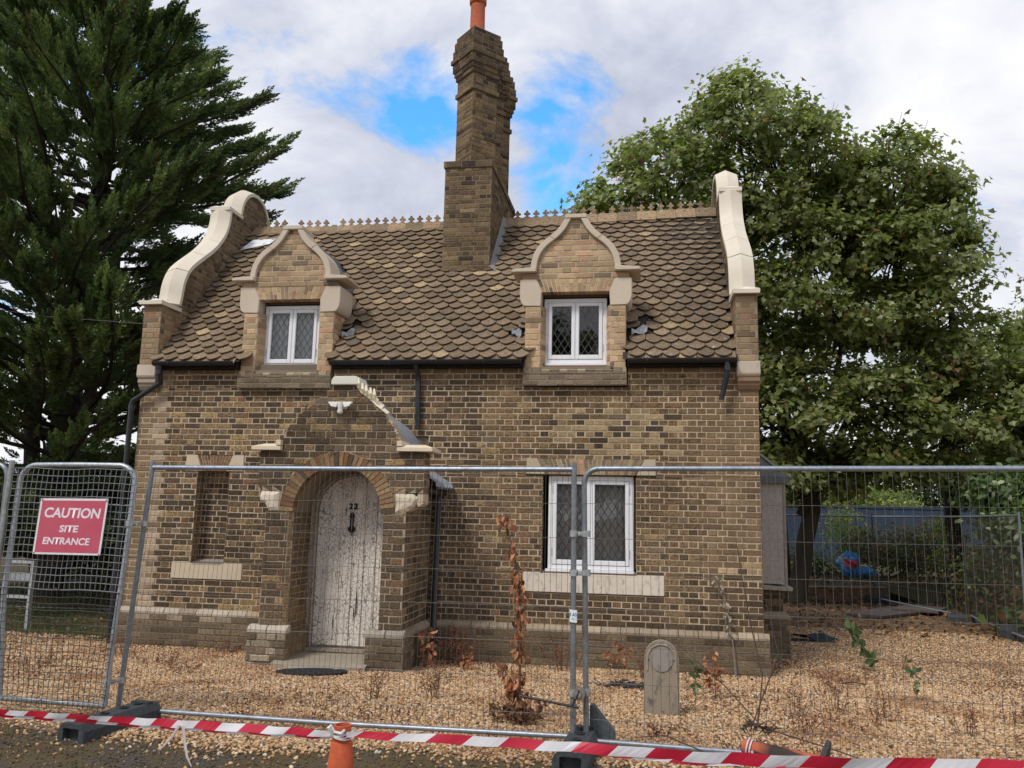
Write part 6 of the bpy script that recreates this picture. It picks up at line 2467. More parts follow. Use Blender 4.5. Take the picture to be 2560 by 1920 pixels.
# white-grey metal trestle on the grass
ts_ = thing('metal_trestle', 'whitish metal frame standing on the grass at the far left', 'trestle', (-2.25, .80, .05))
m_ = MB().tint((0.50, 0.53, 0.55))
m_.box(-.20, -.02, .96, .24, .02, 1.0)
m_.build('top_bar', 'galvanised', ts_)
m_ = MB().tint((0.42, 0.45, 0.47))
m_.box(-.20, -.025, .70, .20, .015, .82)
m_.build('mid_panel', 'galvanised', ts_)
m_ = MB().tint((0.52, 0.55, 0.56))
m_.box(-.22, -.02, .45, .22, .02, .495)
m_.build('lower_bar', 'galvanised', ts_)
for xa in (-.23, .20):
    m_ = MB().tint((0.48, 0.50, 0.52))
    m_.box(xa, -.03, 0, xa + .045, .03, .995)
    m_.build('leg', 'galvanised', ts_)

# low brick wall behind the yard, hoarding, bag
lw = thing('low_wall', 'low reddish brick wall along the back of the yard', 'wall', (10.9, 9.75, .05))
lw.rotation_euler = (0, 0, math.atan2(.8, 2.8))
m_ = MB().tint((0.20, 0.16, 0.13, 0.6))
m_.box(-2.6, .0, 0, 1.75, .22, .35)
m_.build('wall_core', 'mortar', lw)
BRICKS_KEEP = len(BRICKS)
f_ = Frame((0, -.004, 0), (1, 0, 0), (0, 0, 1))
brick_field('low', f_, 0, .36, lambda z: [(-2.6, 1.75)], lambda x, z: pick([(0.5, (0.21, 0.125, 0.09, 0.5)), (0.3, (0.16, 0.115, 0.085, 0.5)), (0.2, (0.10, 0.08, 0.065, 0.5))]), proud=.012)
m_ = MB()
for b in BRICKS[BRICKS_KEEP:]:
    m_.tint(b['c'])
    quad_brick(m_, b['fr'], b['q'], b['d'])
m_.build('brickwork', 'brick', lw, recalc=False)['kind'] = 'stuff'
mbk = MB()
vs = []
xs3 = np.linspace(7.5, 30, 24)
ys3 = [9.75, 10.6, 13, 17, 22, 40]
for j, y in enumerate(ys3):
    for x in xs3:
        yy = y + (max(x - 10.9, -3) * .286 if j < 2 else (x - 10.9) * .15) + (.18 if j == 0 else 0)
        vs.append((x, yy, (.36 if j == 0 else .46 + .05 * math.sin(x * 2 + j)) if x < 13.0 or j > 0 else .06))
n = len(xs3)
mbk.add(vs, [(j * n + i, j * n + i + 1, (j + 1) * n + i + 1, (j + 1) * n + i) for j in range(len(ys3) - 1) for i in range(n - 1)])
tag(mbk.build('raised_ground', 'earth', recalc=False), kind='structure')
hd_ = thing('hoarding', 'dark blue site hoarding beyond the shrubs', 'hoarding', (12.0, 20.6, .5))
hd_.rotation_euler = (0, 0, math.atan2(.9, 5.7))
for k in range(-5, 12):
    m_ = MB().tint(vary((0.042, 0.060, 0.095, 1), .93, 1.06))
    m_.box(k * 1.22 + .003, 0, -.1, k * 1.22 + 1.217, .03, 1.86)
    m_.build('hoarding_panel', 'plain', hd_, bevel=.004)
m_ = MB().tint((0.038, 0.056, 0.09))
m_.box(-6.1, -.03, 1.862, 14.6, .06, 1.93)
m_.build('capping_rail', 'plain', hd_)
bg_ = thing('plastic_bag', 'crumpled bright blue plastic sack with a red print, dumped by the shrubs', 'bag', (12.05, 11.7, .5))
r_ = random.Random(5)
for nm, c, sc_, tn, sd_ in (('sack', (0, 0, .34), (.26, .20, .27), (0.06, 0.28, 0.62), 1), ('sack_end', (.38, .05, .16), (.28, .2, .11), (0.07, 0.32, 0.68), 2)):
    m_ = MB()
    nn, mm = 30, 16
    vs = []
    rr_ = random.Random(sd_)
    for j in range(mm + 1):
        ph = math.pi * j / mm
        for i in range(nn):
            th = 2 * math.pi * i / nn
            w = 1 + .15 * math.sin(3 * th + j * .7) + .10 * math.sin(7 * th - j * 1.9) + rr_.uniform(-.07, .07)
            p = (c[0] + sc_[0] * w * math.sin(ph) * math.cos(th), c[1] + sc_[1] * w * math.sin(ph) * math.sin(th), max(.0, c[2] + sc_[2] * w * math.cos(ph)))
            red = nm == 'sack' and p[0] > -.14 and p[0] < .16 and .28 < p[2] < .44 and p[1] < 0
            pale = nm == 'sack' and p[0] < -.1 and .35 < p[2] < .55 and p[1] < 0
            m_.tint((0.55, 0.03, 0.05) if red else ((0.35, 0.50, 0.58) if pale else tn))
            m_.add([p], [])
    m_.f = [(j * nn + i, j * nn + (i + 1) % nn, (j + 1) * nn + (i + 1) % nn, (j + 1) * nn + i) for j in range(mm) for i in range(nn)]
    m_.build(nm, 'soft_plastic', bg_)
yl = thing('yellow_scrap', 'scrap of yellow plastic hanging in the shrubs beside the cottage', 'scrap', (10.0, 11.5, 1.05))
m_ = MB().tint((0.70, 0.42, 0.03))
m_.add([(-.08, 0, -.10), (.02, -.02, -.14), (.09, .01, 0), (.03, 0, .12), (-.04, .02, .08)], [(0, 1, 2, 3, 4)])
m_.build('plastic_sheet', 'soft_plastic', yl)
wr = thing('overhead_cable', 'thin cable slanting from the conifer to the left gable', 'cable', (0.0, .2, 4.45))
m_ = MB().tint((0.10, 0.10, 0.10))
m_.tube([(-9.5, 5.2, 2.1), (-6, 3.2, 1.25), (-3, 1.5, .58), (0, -.05, .05)], .006, 5)
m_.build('wire', 'black_plastic', wr)
bd_ = thing('litter_scrap', 'small white scrap on the grass behind the caution gate', 'litter', (-.95, 3.0, .06))
m_ = MB().tint((0.7, 0.7, 0.72))
m_.add([(-.2, -.05, .0), (.2, -.06, .02), (.22, .05, .05), (-.15, .06, .07)], [(0, 1, 2, 3)])
m_.build('scrap_sheet', 'soft_plastic', bd_, recalc=False)

# ------------------------------------------------------------------ trees and plants
def lobed_leaf():
    """five-lobed leaf in the xy plane, stalk at the origin, folded along the midrib"""
    out = []
    for a, r in ((-2.5, .30), (-1.95, .52), (-1.62, .36), (-1.0, .80), (-.62, .55), (-.42, .62), (0, 1.0), (.42, .62), (.62, .55), (1.0, .80), (1.62, .36), (1.95, .52), (2.5, .30)):
        out.append((r * math.sin(a), .38 + .62 * r * math.cos(a), 0))
    v = [(0, .38, 0)] + out
    v = [(x, y, .22 * abs(x) - .18 * y * y) for x, y, z in v]
    f = [(0, i, i + 1) for i in range(1, len(out))] + [(0, len(out), 1)]
    return np.array(v), np.array(f)


LEAFV, LEAFF = lobed_leaf()
OVALV = np.array([(0, 0, 0), (.25, .35, .05), (.2, .75, 0), (0, 1, -.12), (-.2, .75, 0), (-.25, .35, .05)], float)
OVALF = np.array([(0, 1, 5), (1, 2, 4), (1, 4, 5), (2, 3, 4)])


def leaf_cloud(centres, normals, per, spread, size, pal, tv, tf, up=0.55, flat=0.55):
    """leaves gathered in clumps; returns arrays"""
    n = len(centres) * per
    c = np.repeat(centres, per, axis=0)
    nn = np.repeat(normals, per, axis=0)
    off = rng.normal(0, 1, (n, 3)) * np.array([spread, spread, spread * flat])
    pos = c + off
    z = nn * .6 + np.array([0, 0, up]) + rng.normal(0, .42, (n, 3))
    M = basis(z)
    # tip points outward and down
    s = rng.uniform(.7, 1.25, n) * size
    M = M * s[:, None, None]
    cols = np.array([p[1] for p in pal])
    w = np.array([p[0] for p in pal])
    clump = np.repeat(rng.choice(len(pal), len(centres), p=w / w.sum()), per)
    ind = np.where(rng.random(n) < .55, clump, rng.choice(len(pal), n, p=w / w.sum()))
    t = cols[ind] * rng.uniform(.75, 1.25, (n, 1))
    T = np.concatenate([t, np.ones((n, 1))], axis=1)
    return stamp(tv, tf, M, pos, T)


def on_ellipsoids(ells, dens, inner=.25, low=-0.55):
    C, N = [], []
    for (c, r) in ells:
        c, r = np.array(c), np.array(r)
        k = int(dens * (r[0] * r[1] + r[0] * r[2] + r[1] * r[2]) / 3 * 4 * np.pi / 3)
        d = rng.normal(0, 1, (k * 2, 3))
        d /= np.linalg.norm(d, axis=1, keepdims=True)
        d = d[d[:, 2] > low][:k]
        rr = np.where(rng.random(len(d)) < inner, rng.uniform(.35, .85, len(d)), rng.uniform(.84, 1.04, len(d)))
        p = c + d * r * rr[:, None]
        # drop clumps deep inside another lobe
        keep = np.ones(len(p), bool)
        for (c2, r2) in ells:
            if tuple(c2) == tuple(c):
                continue
            q = (p - np.array(c2)) / np.array(r2)
            keep &= ~((q ** 2).sum(1) < .45)
        C.append(p[keep])
        n_ = d / r
        n_ /= np.linalg.norm(n_, axis=1, keepdims=True)
        N.append(n_[keep])
    return np.concatenate(C), np.concatenate(N)


def limb(mb, p, q, r0, r1, wob=.12, n=6, sides=7):
    p, q = Vector(p), Vector(q)
    L = (q - p).length
    pts, rs = [], []
    ox = Vector((random.uniform(-1, 1), random.uniform(-1, 1), random.uniform(-.3, .8))) * wob * L
    for i in range(n + 1):
        u = i / n
        b = p.lerp(q, u) + ox * (math.sin(math.pi * u)) * .5 + Vector((random.uniform(-1, 1), random.uniform(-1, 1), random.uniform(-1, 1))) * L * .012 * (0 < i < n)
        pts.append(b)
        rs.append(r0 + (r1 - r0) * u)
    mb.tube(pts, rs, sides, caps=False)
    return pts


SYC = [(0.42, (0.200, 0.235, 0.075)), (0.30, (0.285, 0.310, 0.120)), (0.10, (0.115, 0.160, 0.052)), (0.12, (0.38, 0.40, 0.21)), (0.04, (0.21, 0.19, 0.06)), (0.02, (0.22, 0.12, 0.055))]


def sycamore(label, base, ells, dens, per, stems, group='broad-leaved trees behind the cottage', seeds=True, spread=.19, size=.125, inner=.22):
    t = thing('sycamore_tree', label, 'tree', base, group)
    inv = Matrix.Translation(-Vector(base))
    C, N = on_ellipsoids(ells, dens, inner)
    V, F, T = leaf_cloud(C, N, per, spread, size, SYC, LEAFV, LEAFF)
    V -= np.array(base)
    cr = tri_mesh('crown', V, F, T, 'leaf', t)
    cr['kind'] = 'stuff'
    # limbs: stems to each lobe, then branchlets to clumps
    trunk = MB()
    tops = []
    for (foot, fork, r0, r1) in stems:
        pts = limb(trunk, Vector(foot) - Vector(base), Vector(fork) - Vector(base), r0, r1, .06, 7, 10)
        tops.append((Vector(fork) - Vector(base), r1))
    trunk.build('trunk', 'bark', t, smooth=True)
    br = MB()
    for (c, r) in ells:
        c = Vector(c) - Vector(base)
        tp = min(tops, key=lambda k: (k[0] - c).length)
        hub = tp[0].lerp(c, .75)
        mid = limb(br, tp[0], hub, tp[1] * .9, .045, .12, 6, 7)
        idx = [i for i in range(len(C)) if (((C[i] - (np.array(c) + np.array(base))) / np.array(r)) ** 2).sum() < 1.25]
        random.shuffle(idx)
        for i in idx[:20]:
            a = random.choice(mid[2:])
            e = Vector(C[i]) - Vector(base)
            m_ = limb(br, a, e, .028, .007, .14, 4, 4)
            for _ in range(1):
                e2 = e + Vector((random.uniform(-.5, .5), random.uniform(-.5, .5), random.uniform(-.2, .4)))
                limb(br, m_[2], e2, .010, .003, .1, 2, 3)
    br.build('branches', 'bark', t)['kind'] = 'stuff'
    if seeds:
        k = int(len(C) * .9)
        ci = rng.choice(len(C), k)
        sp = np.repeat(C[ci] + rng.normal(0, .12, (k, 3)) + N[ci] * .03, 9, axis=0) + rng.normal(0, .045, (k * 9, 3)) - np.array(base)
        M = basis(rng.normal(0, 1, (k * 9, 3))) * (rng.uniform(.03, .055, k * 9))[:, None, None]
        tt = np.array([(0.26, 0.125, 0.06)]) * rng.uniform(.6, 1.4, (k * 9, 1))
        T2 = np.concatenate([tt, np.ones((k * 9, 1))], axis=1)
        V2, F2, T2 = stamp(OVALV * np.array([1.3, 1, 1]), OVALF, M, sp, T2)
        tri_mesh('seed_clusters', V2, F2, T2, 'dry_leaf', t)['kind'] = 'stuff'
    return t


ELLS_A = [((9.20, 6.9, 9.75), (1.45, 1.8, 1.45)), ((9.05, 6.9, 10.6), (.75, 1.0, .75)), ((7.45, 6.7, 8.85), (1.25, 1.6, 1.15)), ((6.55, 6.6, 8.05), (.95, 1.4, .85)), ((10.45, 7.1, 9.35), (.95, 1.5, 1.05)),
          ((8.9, 7.1, 8.2), (1.9, 1.9, 1.2)), ((7.3, 7.0, 7.2), (1.5, 1.6, .9)), ((10.45, 7.5, 7.5), (1.5, 1.8, 1.1)), ((9.7, 7.3, 6.4), (1.4, 1.6, .7)), ((10.9, 7.6, 5.9), (1.35, 1.6, .75)),
          ((10.0, 7.7, 4.75), (1.05, 1.3, .55)), ((11.4, 7.8, 4.55), (1.3, 1.4, .62)), ((11.2, 7.9, 3.3), (1.35, 1.3, .50)), ((9.9, 8.2, 3.3), (.8, 1.0, .5)), ((12.0, 8.0, 3.0), (.9, 1.0, .40)), ((10.9, 8.4, 2.55), (.9, .9, .35)), ((9.7, 7.4, 4.0), (.8, 1.0, .75)), ((9.6, 7.5, 5.4), (.9, 1.0, .7)), ((10.0, 7.6, 2.7), (.8, .8, .4)), ((10.7, 7.2, 3.9), (.9, .9, .4)), ((12.2, 7.4, 3.9), (.9, .9, .45))]
SY_A = sycamore('tall sycamore behind the cottage, its crown rising over the right gable', (10.35, 8.6, .4), ELLS_A, 8.5, 62,
                [((10.25, 8.6, .2), (10.75, 8.3, 3.0), .20, .16), ((10.3, 8.35, 2.6), (9.1, 7.6, 7.2), .15, .08), ((10.35, 8.3, 2.7), (10.6, 7.7, 7.6), .15, .08), ((10.32, 8.3, 2.4), (7.6, 7.2, 7.0), .12, .06), ((10.36, 8.4, 2.0), (11.6, 8.0, 4.6), .12, .06), ((10.2, 9.2, .2), (9.7, 8.6, 5.4), .07, .05), ((10.5, 8.5, 2.2), (11.3, 8.0, 6.2), .09, .05)])
ELLS_B = [((11.35, 7.4, 8.75), (.75, 1.2, .85)), ((13.05, 7.7, 8.75), (.7, 1.0, .6)), ((12.35, 7.6, 9.05), (1.0, 1.4, 1.1)), ((12.9, 7.7, 8.1), (.95, 1.4, 1.0)), ((12.2, 7.7, 7.6), (1.3, 1.6, 1.0)), ((13.2, 7.9, 6.9), (1.05, 1.5, 1.0)), ((12.3, 7.9, 6.2), (1.25, 1.5, .8)), ((13.7, 8.2, 5.6), (1.05, 1.4, .85)),
          ((12.9, 8.2, 5.0), (1.1, 1.3, .62)), ((14.6, 8.4, 4.6), (1.1, 1.4, .8)), ((13.9, 8.5, 3.9), (1.1, 1.3, .6)), ((15.2, 8.6, 3.5), (1.1, 1.3, .6)), ((13.3, 8.6, 3.1), (.7, 1.0, .4))]
SY_B = sycamore('broad sycamore right of the tall one, with a lower crown', (13.75, 9.2, .45), ELLS_B, 8.5, 62,
                [((13.75, 9.2, .3), (13.6, 8.9, 3.9), .17, .13), ((13.6, 8.9, 3.6), (12.5, 8.1, 7.4), .10, .06), ((13.62, 8.9, 3.7), (13.6, 8.3, 6.8), .10, .06), ((13.62, 8.95, 3.4), (14.7, 8.6, 4.8), .08, .05)])
ELLS_C = [((16.9, 10.0, 6.9), (1.1, 1.5, 1.2)), ((16.6, 10.0, 5.6), (1.5, 1.5, 1.0)), ((17.6, 10.2, 4.3), (1.6, 1.5, 1.2)), ((16.2, 10.2, 3.6), (1.2, 1.5, .9)), ((17.2, 10.4, 2.4), (1.5, 1.5, 1.0))]
SY_C = sycamore('leafy tree at the right edge of the view', (17.0, 10.8, .45), ELLS_C, 11, 60, [((17.0, 10.8, .3), (16.9, 10.5, 5.4), .16, .08)], seeds=False)
# the same kind of tree stands across the road and shows in the dormer panes
rd = SY_A.copy()
COL.objects.link(rd)
rd.location = (10.35 - 6.6, 8.6 - 34, .28)
rd['label'] = 'sycamore across the road, reflected in the right dormer window'
for ch in list(SY_A.children):
    c_ = ch.copy()
    COL.objects.link(c_)
    c_.parent = rd


# --- conifer on the left
def spray():
    """a feathery shoot of scale foliage along +z"""
    V, F = [], []

    def blade(p, d, l, w):
        p, d = Vector(p), Vector(d).normalized()
        a = d.orthogonal().normalized()
        b = d.cross(a)
        o = len(V)
        s = (a * r_.uniform(-1, 1) + b * r_.uniform(-1, 1)).normalized()
        k = len(V)
        V.extend([p, p + d * l * .45 + s * w * .5, p + d * l, p + d * l * .45 - s * w * .5])
        F.extend([(k, k + 1, k + 3), (k + 1, k + 2, k + 3)])
    r_ = random.Random(11)
    n = 12
    for i in range(n):
        u = i / (n - 1)
        for s in (-1, 1):
            l = .36 * (1 - u * .72) * r_.uniform(.8, 1.15)
            d = (s * .62, r_.uniform(-.55, .55), .80 + r_.uniform(-.1, .25))
            blade((0, r_.uniform(-.01, .01), u * .8), d, l, .062)
            q = Vector(d).normalized() * (l * .45) + Vector((0, 0, u * .8))
            blade(q, (s * .25, r_.uniform(-.4, .4), 1), l * .6, .05)
        blade((0, 0, u * .8), (r_.uniform(-.3, .3), r_.choice((-1, 1)) * .6, .85), .2 * (1.1 - u * .6), .06)
    blade((0, 0, .78), (0, 0, 1), .22, .06)
    return np.array([tuple(v) for v in V]), np.array(F)


SPV, SPF = spray()


def conifer():
    base = Vector((-4.9, 4.9, .05))
    t = thing('conifer_tree', 'large dark conifer with upswept feathery branches left of the cottage', 'tree', base)
    wood = MB()
    P, D, S, TT = [], [], [], []
    tr = MB()
    stems = [((0, 0, 0), (.1, .1, 13.3), .34), ((-.3, .2, .3), (-1.6, .3, 10.5), .2), ((.25, -.1, .6), (1.0, .2, 9.5), .18)]
    for a, b, r in stems:
        limb(tr, a, b, r, .04, .03, 9, 10)
    tr.build('trunk', 'bark', t, smooth=True)
    nb = 235
    for k in range(nb):
        u = (k + random.random()) / nb
        z0 = .7 + 12.1 * u ** 1.06
        env = float(np.interp(z0, [0, 2, 4, 6, 7.5, 8.5, 9.5, 10.5, 11.5, 12.5, 13.5], [4.2, 5.2, 5.6, 5.4, 5.0, 4.6, 4.1, 3.4, 2.5, 1.5, .6]))
        az = k * 2.39996 + random.uniform(-.3, .3)
        L = env * random.uniform(.68, 1.0)
        el = random.uniform(.05, .38) if z0 > 3 else random.uniform(-.12, .2)
        s_ = Vector((0.1 * z0 / 13, 0, z0))
        dirn = Vector((math.cos(az) * math.cos(el), math.sin(az) * math.cos(el), math.sin(el)))
        sd_ = dirn.cross(Vector((0, 0, 1))).normalized()
        pts = []
        npt = 8
        lift = random.uniform(.05, .16)
        for i in range(npt + 1):
            v = i / npt
            pts.append(s_ + dirn * (L * .93 * v) + Vector((0, 0, lift * L * v * v)) + sd_ * (.08 * L * math.sin(v * 3 + k)))
        wood.tube(pts, [.055 * (1 - .8 * i / npt) * (L / 5) + .006 for i in range(npt + 1)], 5, caps=False)
        # sprays along the outer part, on short side shoots
        m = int(14 + L * 11)
        tip = pts[-1] - pts[-2]
        shade_ = random.uniform(.75, 1.25)
        for i in range(m):
            v = .22 + .78 * (i / m) ** .8 + random.uniform(-.02, .02)
            v = min(v, 1)
            f_ = v * npt
            a = pts[min(int(f_), npt - 1)].lerp(pts[min(int(f_) + 1, npt)], f_ - int(f_)) if f_ < npt else pts[-1]
            side = random.choice((-1, 1))
            out = dirn * random.uniform(.7, 1.1) + sd_ * side * random.uniform(.1, .85) * (1.15 - v) * 1.3 + Vector((0, 0, random.uniform(.1, .6)))
            ln = random.uniform(.1, .55) * (1.15 - v)
            e = a + sd_ * side * ln + Vector((0, 0, random.uniform(-.05, .15)))
            P.append(e)
            D.append(out)
            S.append(random.uniform(.40, .72))
            g = random.random()
            c = (0.100, 0.145, 0.066) if g < .42 else ((0.15, 0.20, 0.082) if g < .76 else ((0.20, 0.245, 0.095) if g < .93 else (0.11, 0.092, 0.048)))
            TT.append([x * shade_ for x in c] + [1])
        P.append(pts[-1] - tip * .4)
        D.append(tip)
        S.append(.6)
        TT.append([0.04, 0.065, 0.03, 1])
    M = basis(np.array([tuple(d) for d in D])) * np.array(S)[:, None, None]
    V, F, T = stamp(SPV, SPF, M, np.array([tuple(p) for p in P]), np.array(TT))
    wood.build('branches', 'bark', t)['kind'] = 'stuff'
    tri_mesh('foliage', V, F, T, 'needle', t)['kind'] = 'stuff'


conifer()


def shrub(name, label, cat, base, ells, dens, per, spread, size, pal, tmpl=(OVALV, OVALF), mat='leaf', stems=8, group=None, low=-.8, up=.4):
    t = thing(name, label, cat, base, group)
    C, N = on_ellipsoids(ells, dens, .45, low)
    V, F, T = leaf_cloud(C, N, per, spread, size, pal, tmpl[0], tmpl[1], up)
    V -= np.array(base)
    V[:, 2] = np.maximum(V[:, 2], .0)
    tri_mesh('foliage', V, F, T, mat, t)['kind'] = 'stuff'
    st = MB()
    for i in range(stems):
        e = Vector(C[random.randrange(len(C))]) - Vector(base)
        limb(st, (random.uniform(-.25, .25), random.uniform(-.15, .15), 0), e, .016, .004, .15, 4, 4)
    st.build('stems', 'bark', t)['kind'] = 'stuff'
    return t


DKG = [(0.5, (0.056, 0.091, 0.035)), (0.3, (0.091, 0.133, 0.049)), (0.15, (0.140, 0.182, 0.070)), (0.05, (0.196, 0.140, 0.056))]
YLG = [(0.4, (0.336, 0.378, 0.098)), (0.35, (0.238, 0.294, 0.084)), (0.25, (0.140, 0.182, 0.056))]
MXD = [(0.4, (0.070, 0.098, 0.035)), (0.25, (0.112, 0.154, 0.056)), (0.2, (0.210, 0.105, 0.049)), (0.15, (0.266, 0.140, 0.070))]
LAU = [(0.45, (0.105, 0.168, 0.056)), (0.3, (0.182, 0.252, 0.105)), (0.15, (0.420, 0.476, 0.308)), (0.10, (0.063, 0.105, 0.035))]
shrub('laurel_shrub', 'tall pale-leaved shrub leaning over the fence at the right edge', 'shrub', (14.9, 7.6, .05), [((14.8, 7.4, 2.5), (1.4, 1.2, .6)), ((14.4, 6.6, 1.9), (.9, 1.0, .5)), ((15.6, 7.0, 1.8), (1.4, 1.4, 1.1)), ((14.6, 5.2, 1.7), (1.0, 1.2, .8))], 40, 26, .22, .15, LAU)
shrub('dark_shrub', 'dark tangled shrub behind the far fence panels', 'shrub', (13.9, 6.8, .05), [((13.9, 7.0, .8), (.75, 1.4, .8)), ((14.2, 5.2, .7), (.8, 1.3, .75)), ((14.3, 3.6, .6), (.7, 1.1, .6))], 50, 26, .20, .10, MXD)
shrub('young_shrub', 'yellow-green young shrub in front of the blue hoarding', 'shrub', (12.4, 13.2, .5), [((12.2, 13.2, 1.75), (.42, .4, .55)), ((12.6, 13.2, 1.3), (.5, .4, .5))], 60, 14, .14, .085, YLG)
shrub('brown_shrub', 'dense brownish shrub right of the blue sack', 'shrub', (13.3, 12.4, .5), [((13.3, 12.3, 1.1), (1.1, .8, .65)), ((14.2, 12.5, 1.2), (.9, .8, .7)), ((12.7, 12.9, 1.2), (.5, .5, .5))], 44, 22, .18, .10, MXD)
shrub('low_shrub', 'low green shrub left of the blue sack', 'shrub', (11.3, 12.0, .5), [((11.4, 12.1, .75), (.5, .4, .35)), ((11.0, 12.6, .9), (.35, .4, .5))], 50, 16, .14, .09, DKG)
shrub('light_shrub', 'small yellow-leaved shrub beside the right-hand fence post', 'shrub', (13.5, 9.3, .05), [((13.5, 9.3, 1.75), (.32, .4, .35)), ((13.6, 9.4, 1.3), (.3, .3, .3))], 60, 12, .12, .075, YLG)
shrub('far_shrub', 'bright yellow-green shrub beyond the hoarding', 'shrub', (15.8, 24.0, .3), [((15.9, 24.0, 2.6), (1.5, 1.0, .8)), ((14.4, 24.2, 2.4), (.9, 1, .6))], 26, 22, .25, .14, YLG)
shrub('far_shrub', 'pale blossoming shrub beyond the hoarding, left of the yellow-green one', 'shrub', (13.4, 25.0, .3), [((13.4, 25.0, 2.7), (1.0, 1.0, .7)), ((12.2, 25.0, 2.6), (1.0, 1.0, .6))], 26, 20, .25, .13, [(0.5, (0.32, 0.33, 0.19)), (0.3, (0.42, 0.34, 0.28)), (0.2, (0.16, 0.2, 0.07))])
shrub('bramble', 'low bramble with a few reddening leaves at the foot of the right-hand fence', 'bramble', (13.6, 4.9, .05), [((13.5, 5.0, .35), (.5, .7, .35)), ((13.4, 4.2, .30), (.4, .5, .3))], 40, 9, .14, .16, [(0.4, (0.09, 0.14, 0.045)), (0.3, (0.15, 0.20, 0.06)), (0.3, (0.25, 0.12, 0.045))], tmpl=(LEAFV, LEAFF))
shrub('dark_shrub', 'dark shrubs under the conifer at the back of the grass', 'shrub', (-5.0, 7.8, .05), [((-5.5, 7.8, .9), (1.6, .8, .9)), ((-3.2, 7.6, .8), (1.3, .8, .8)), ((-1.2, 7.8, .9), (1.4, .8, .9))], 34, 26, .24, .13, [(0.6, (0.035, 0.055, 0.022)), (0.3, (0.06, 0.085, 0.03)), (0.1, (0.13, 0.15, 0.05))])
shrub('young_shrub', 'small shrub with yellowing leaves behind the caution gate', 'shrub', (-3.4, 4.6, .05), [((-3.2, 4.6, .85), (.5, .4, .4)), ((-2.5, 4.8, .65), (.5, .4, .4))], 40, 12, .16, .10, [(0.5, (0.10, 0.13, 0.04)), (0.3, (0.20, 0.20, 0.06)), (0.2, (0.05, 0.07, 0.03))])
shrub('distant_trees', 'sunlit yellow-green trees far beyond the conifer', 'trees', (-9.0, 30.0, .05), [((-9, 30, 3.2), (3, 1.5, 2.6)), ((-4, 31, 3.0), (3, 1.5, 2.4)), ((-14, 31, 3.4), (3, 1.5, 2.8)), ((1, 32, 2.8), (3, 1.5, 2.4))], 9, 36, .5, .26, [(0.4, (0.10, 0.13, 0.04)), (0.4, (0.05, 0.075, 0.025)), (0.2, (0.22, 0.22, 0.06))])['kind'] = 'stuff'
shrub('distant_trees', 'dark line of trees far beyond the hoarding', 'trees', (24.0, 36.0, .05), [((18, 37, 3.0), (4, 1.5, 2.6)), ((25, 36, 3.6), (4, 1.5, 3)), ((11, 38, 2.6), (4, 1.5, 2.2)), ((33, 38, 4), (5, 2, 3.4))], 8, 36, .6, .30, [(0.4, (0.08, 0.11, 0.04)), (0.6, (0.04, 0.06, 0.022))])['kind'] = 'stuff'


shrub('dark_thicket', 'tall dark thicket behind the conifer, closing the back of the grass', 'shrub', (-4.5, 10.0, .05), [((-7.5, 10, 1.8), (2.4, 1, 1.6)), ((-4.0, 10.2, 1.7), (2.4, 1, 1.5)), ((-1.0, 10.4, 1.6), (1.9, 1, 1.5))], 26, 30, .30, .17, [(0.6, (0.05, 0.075, 0.03)), (0.3, (0.08, 0.11, 0.04)), (0.1, (0.2, 0.2, 0.06))])


# --- leaf litter and grass
def scatter_flat(name, n, region, size, pal, mat, tv=OVALV, tf=OVALF, up=1.0, zoff=.012, jit=.35, zf=None):
    xs_ = rng.uniform(region[0], region[1], n)
    ys_ = rng.uniform(region[2], region[3], n)
    z_ = np.array([(zf(x, y) if zf else gz(x, y)) for x, y in zip(xs_, ys_)]) + zoff
    pos = np.stack([xs_, ys_, z_], 1)
    M = basis(np.array([[0, 0, up]]) + rng.normal(0, jit, (n, 3))) * (rng.uniform(.6, 1.3, n) * size)[:, None, None]
    cols = np.array([p[1] for p in pal])
    w = np.array([p[0] for p in pal])
    t = cols[rng.choice(len(pal), n, p=w / w.sum())] * rng.uniform(.7, 1.3, (n, 1))
    V, F, T = stamp(tv, tf, M, pos, np.concatenate([t, np.ones((n, 1))], 1))
    o = tri_mesh(name, V, F, T, mat)
    o['kind'] = 'stuff'
    return o


BRN = [(0.4, (0.22, 0.115, 0.055)), (0.3, (0.15, 0.08, 0.04)), (0.2, (0.33, 0.19, 0.09)), (0.1, (0.09, 0.055, 0.035))]
scatter_flat('fallen_leaves', 5200, (8.6, 13.6, 4.2, 10.5), .09, BRN, 'dry_leaf')
scatter_flat('fallen_leaves', 500, (5, 13, -4.5, 3.5), .05, BRN, 'dry_leaf')
scatter_flat('fallen_leaves', 2600, (9.5, 16, 10.5, 13), .10, BRN + [(0.5, (0.06, 0.08, 0.03))], 'dry_leaf', zf=lambda x, y: .49)
scatter_flat('fallen_leaves', 1500, (-6, -.3, -2.5, 4.5), .07, BRN + [(0.2, (0.30, 0.2, 0.05))], 'dry_leaf')
BLV = np.array([(-.06, 0, 0), (.06, 0, 0), (.03, .1, .55), (0, .32, 1.0)], float)
BLF = np.array([(0, 1, 2), (0, 2, 3)])
gx = rng.uniform(-7, -.15, 16000)
gy = rng.uniform(.45, 7.5, 16000)
keepg = (np.sin(gx * 2.1) + np.sin(gy * 2.7 + 1) + rng.normal(0, .8, 16000)) > -.7
gx, gy = gx[keepg], gy[keepg]
ng_ = len(gx)
Mg = basis(np.array([[0, 0, 1.0]]) + rng.normal(0, .35, (ng_, 3))) * (rng.uniform(.04, .12, ng_))[:, None, None]
tg = np.array([(0.085, 0.115, 0.035), (0.13, 0.145, 0.05), (0.19, 0.17, 0.075)])[rng.choice(3, ng_, p=[.5, .35, .15])]
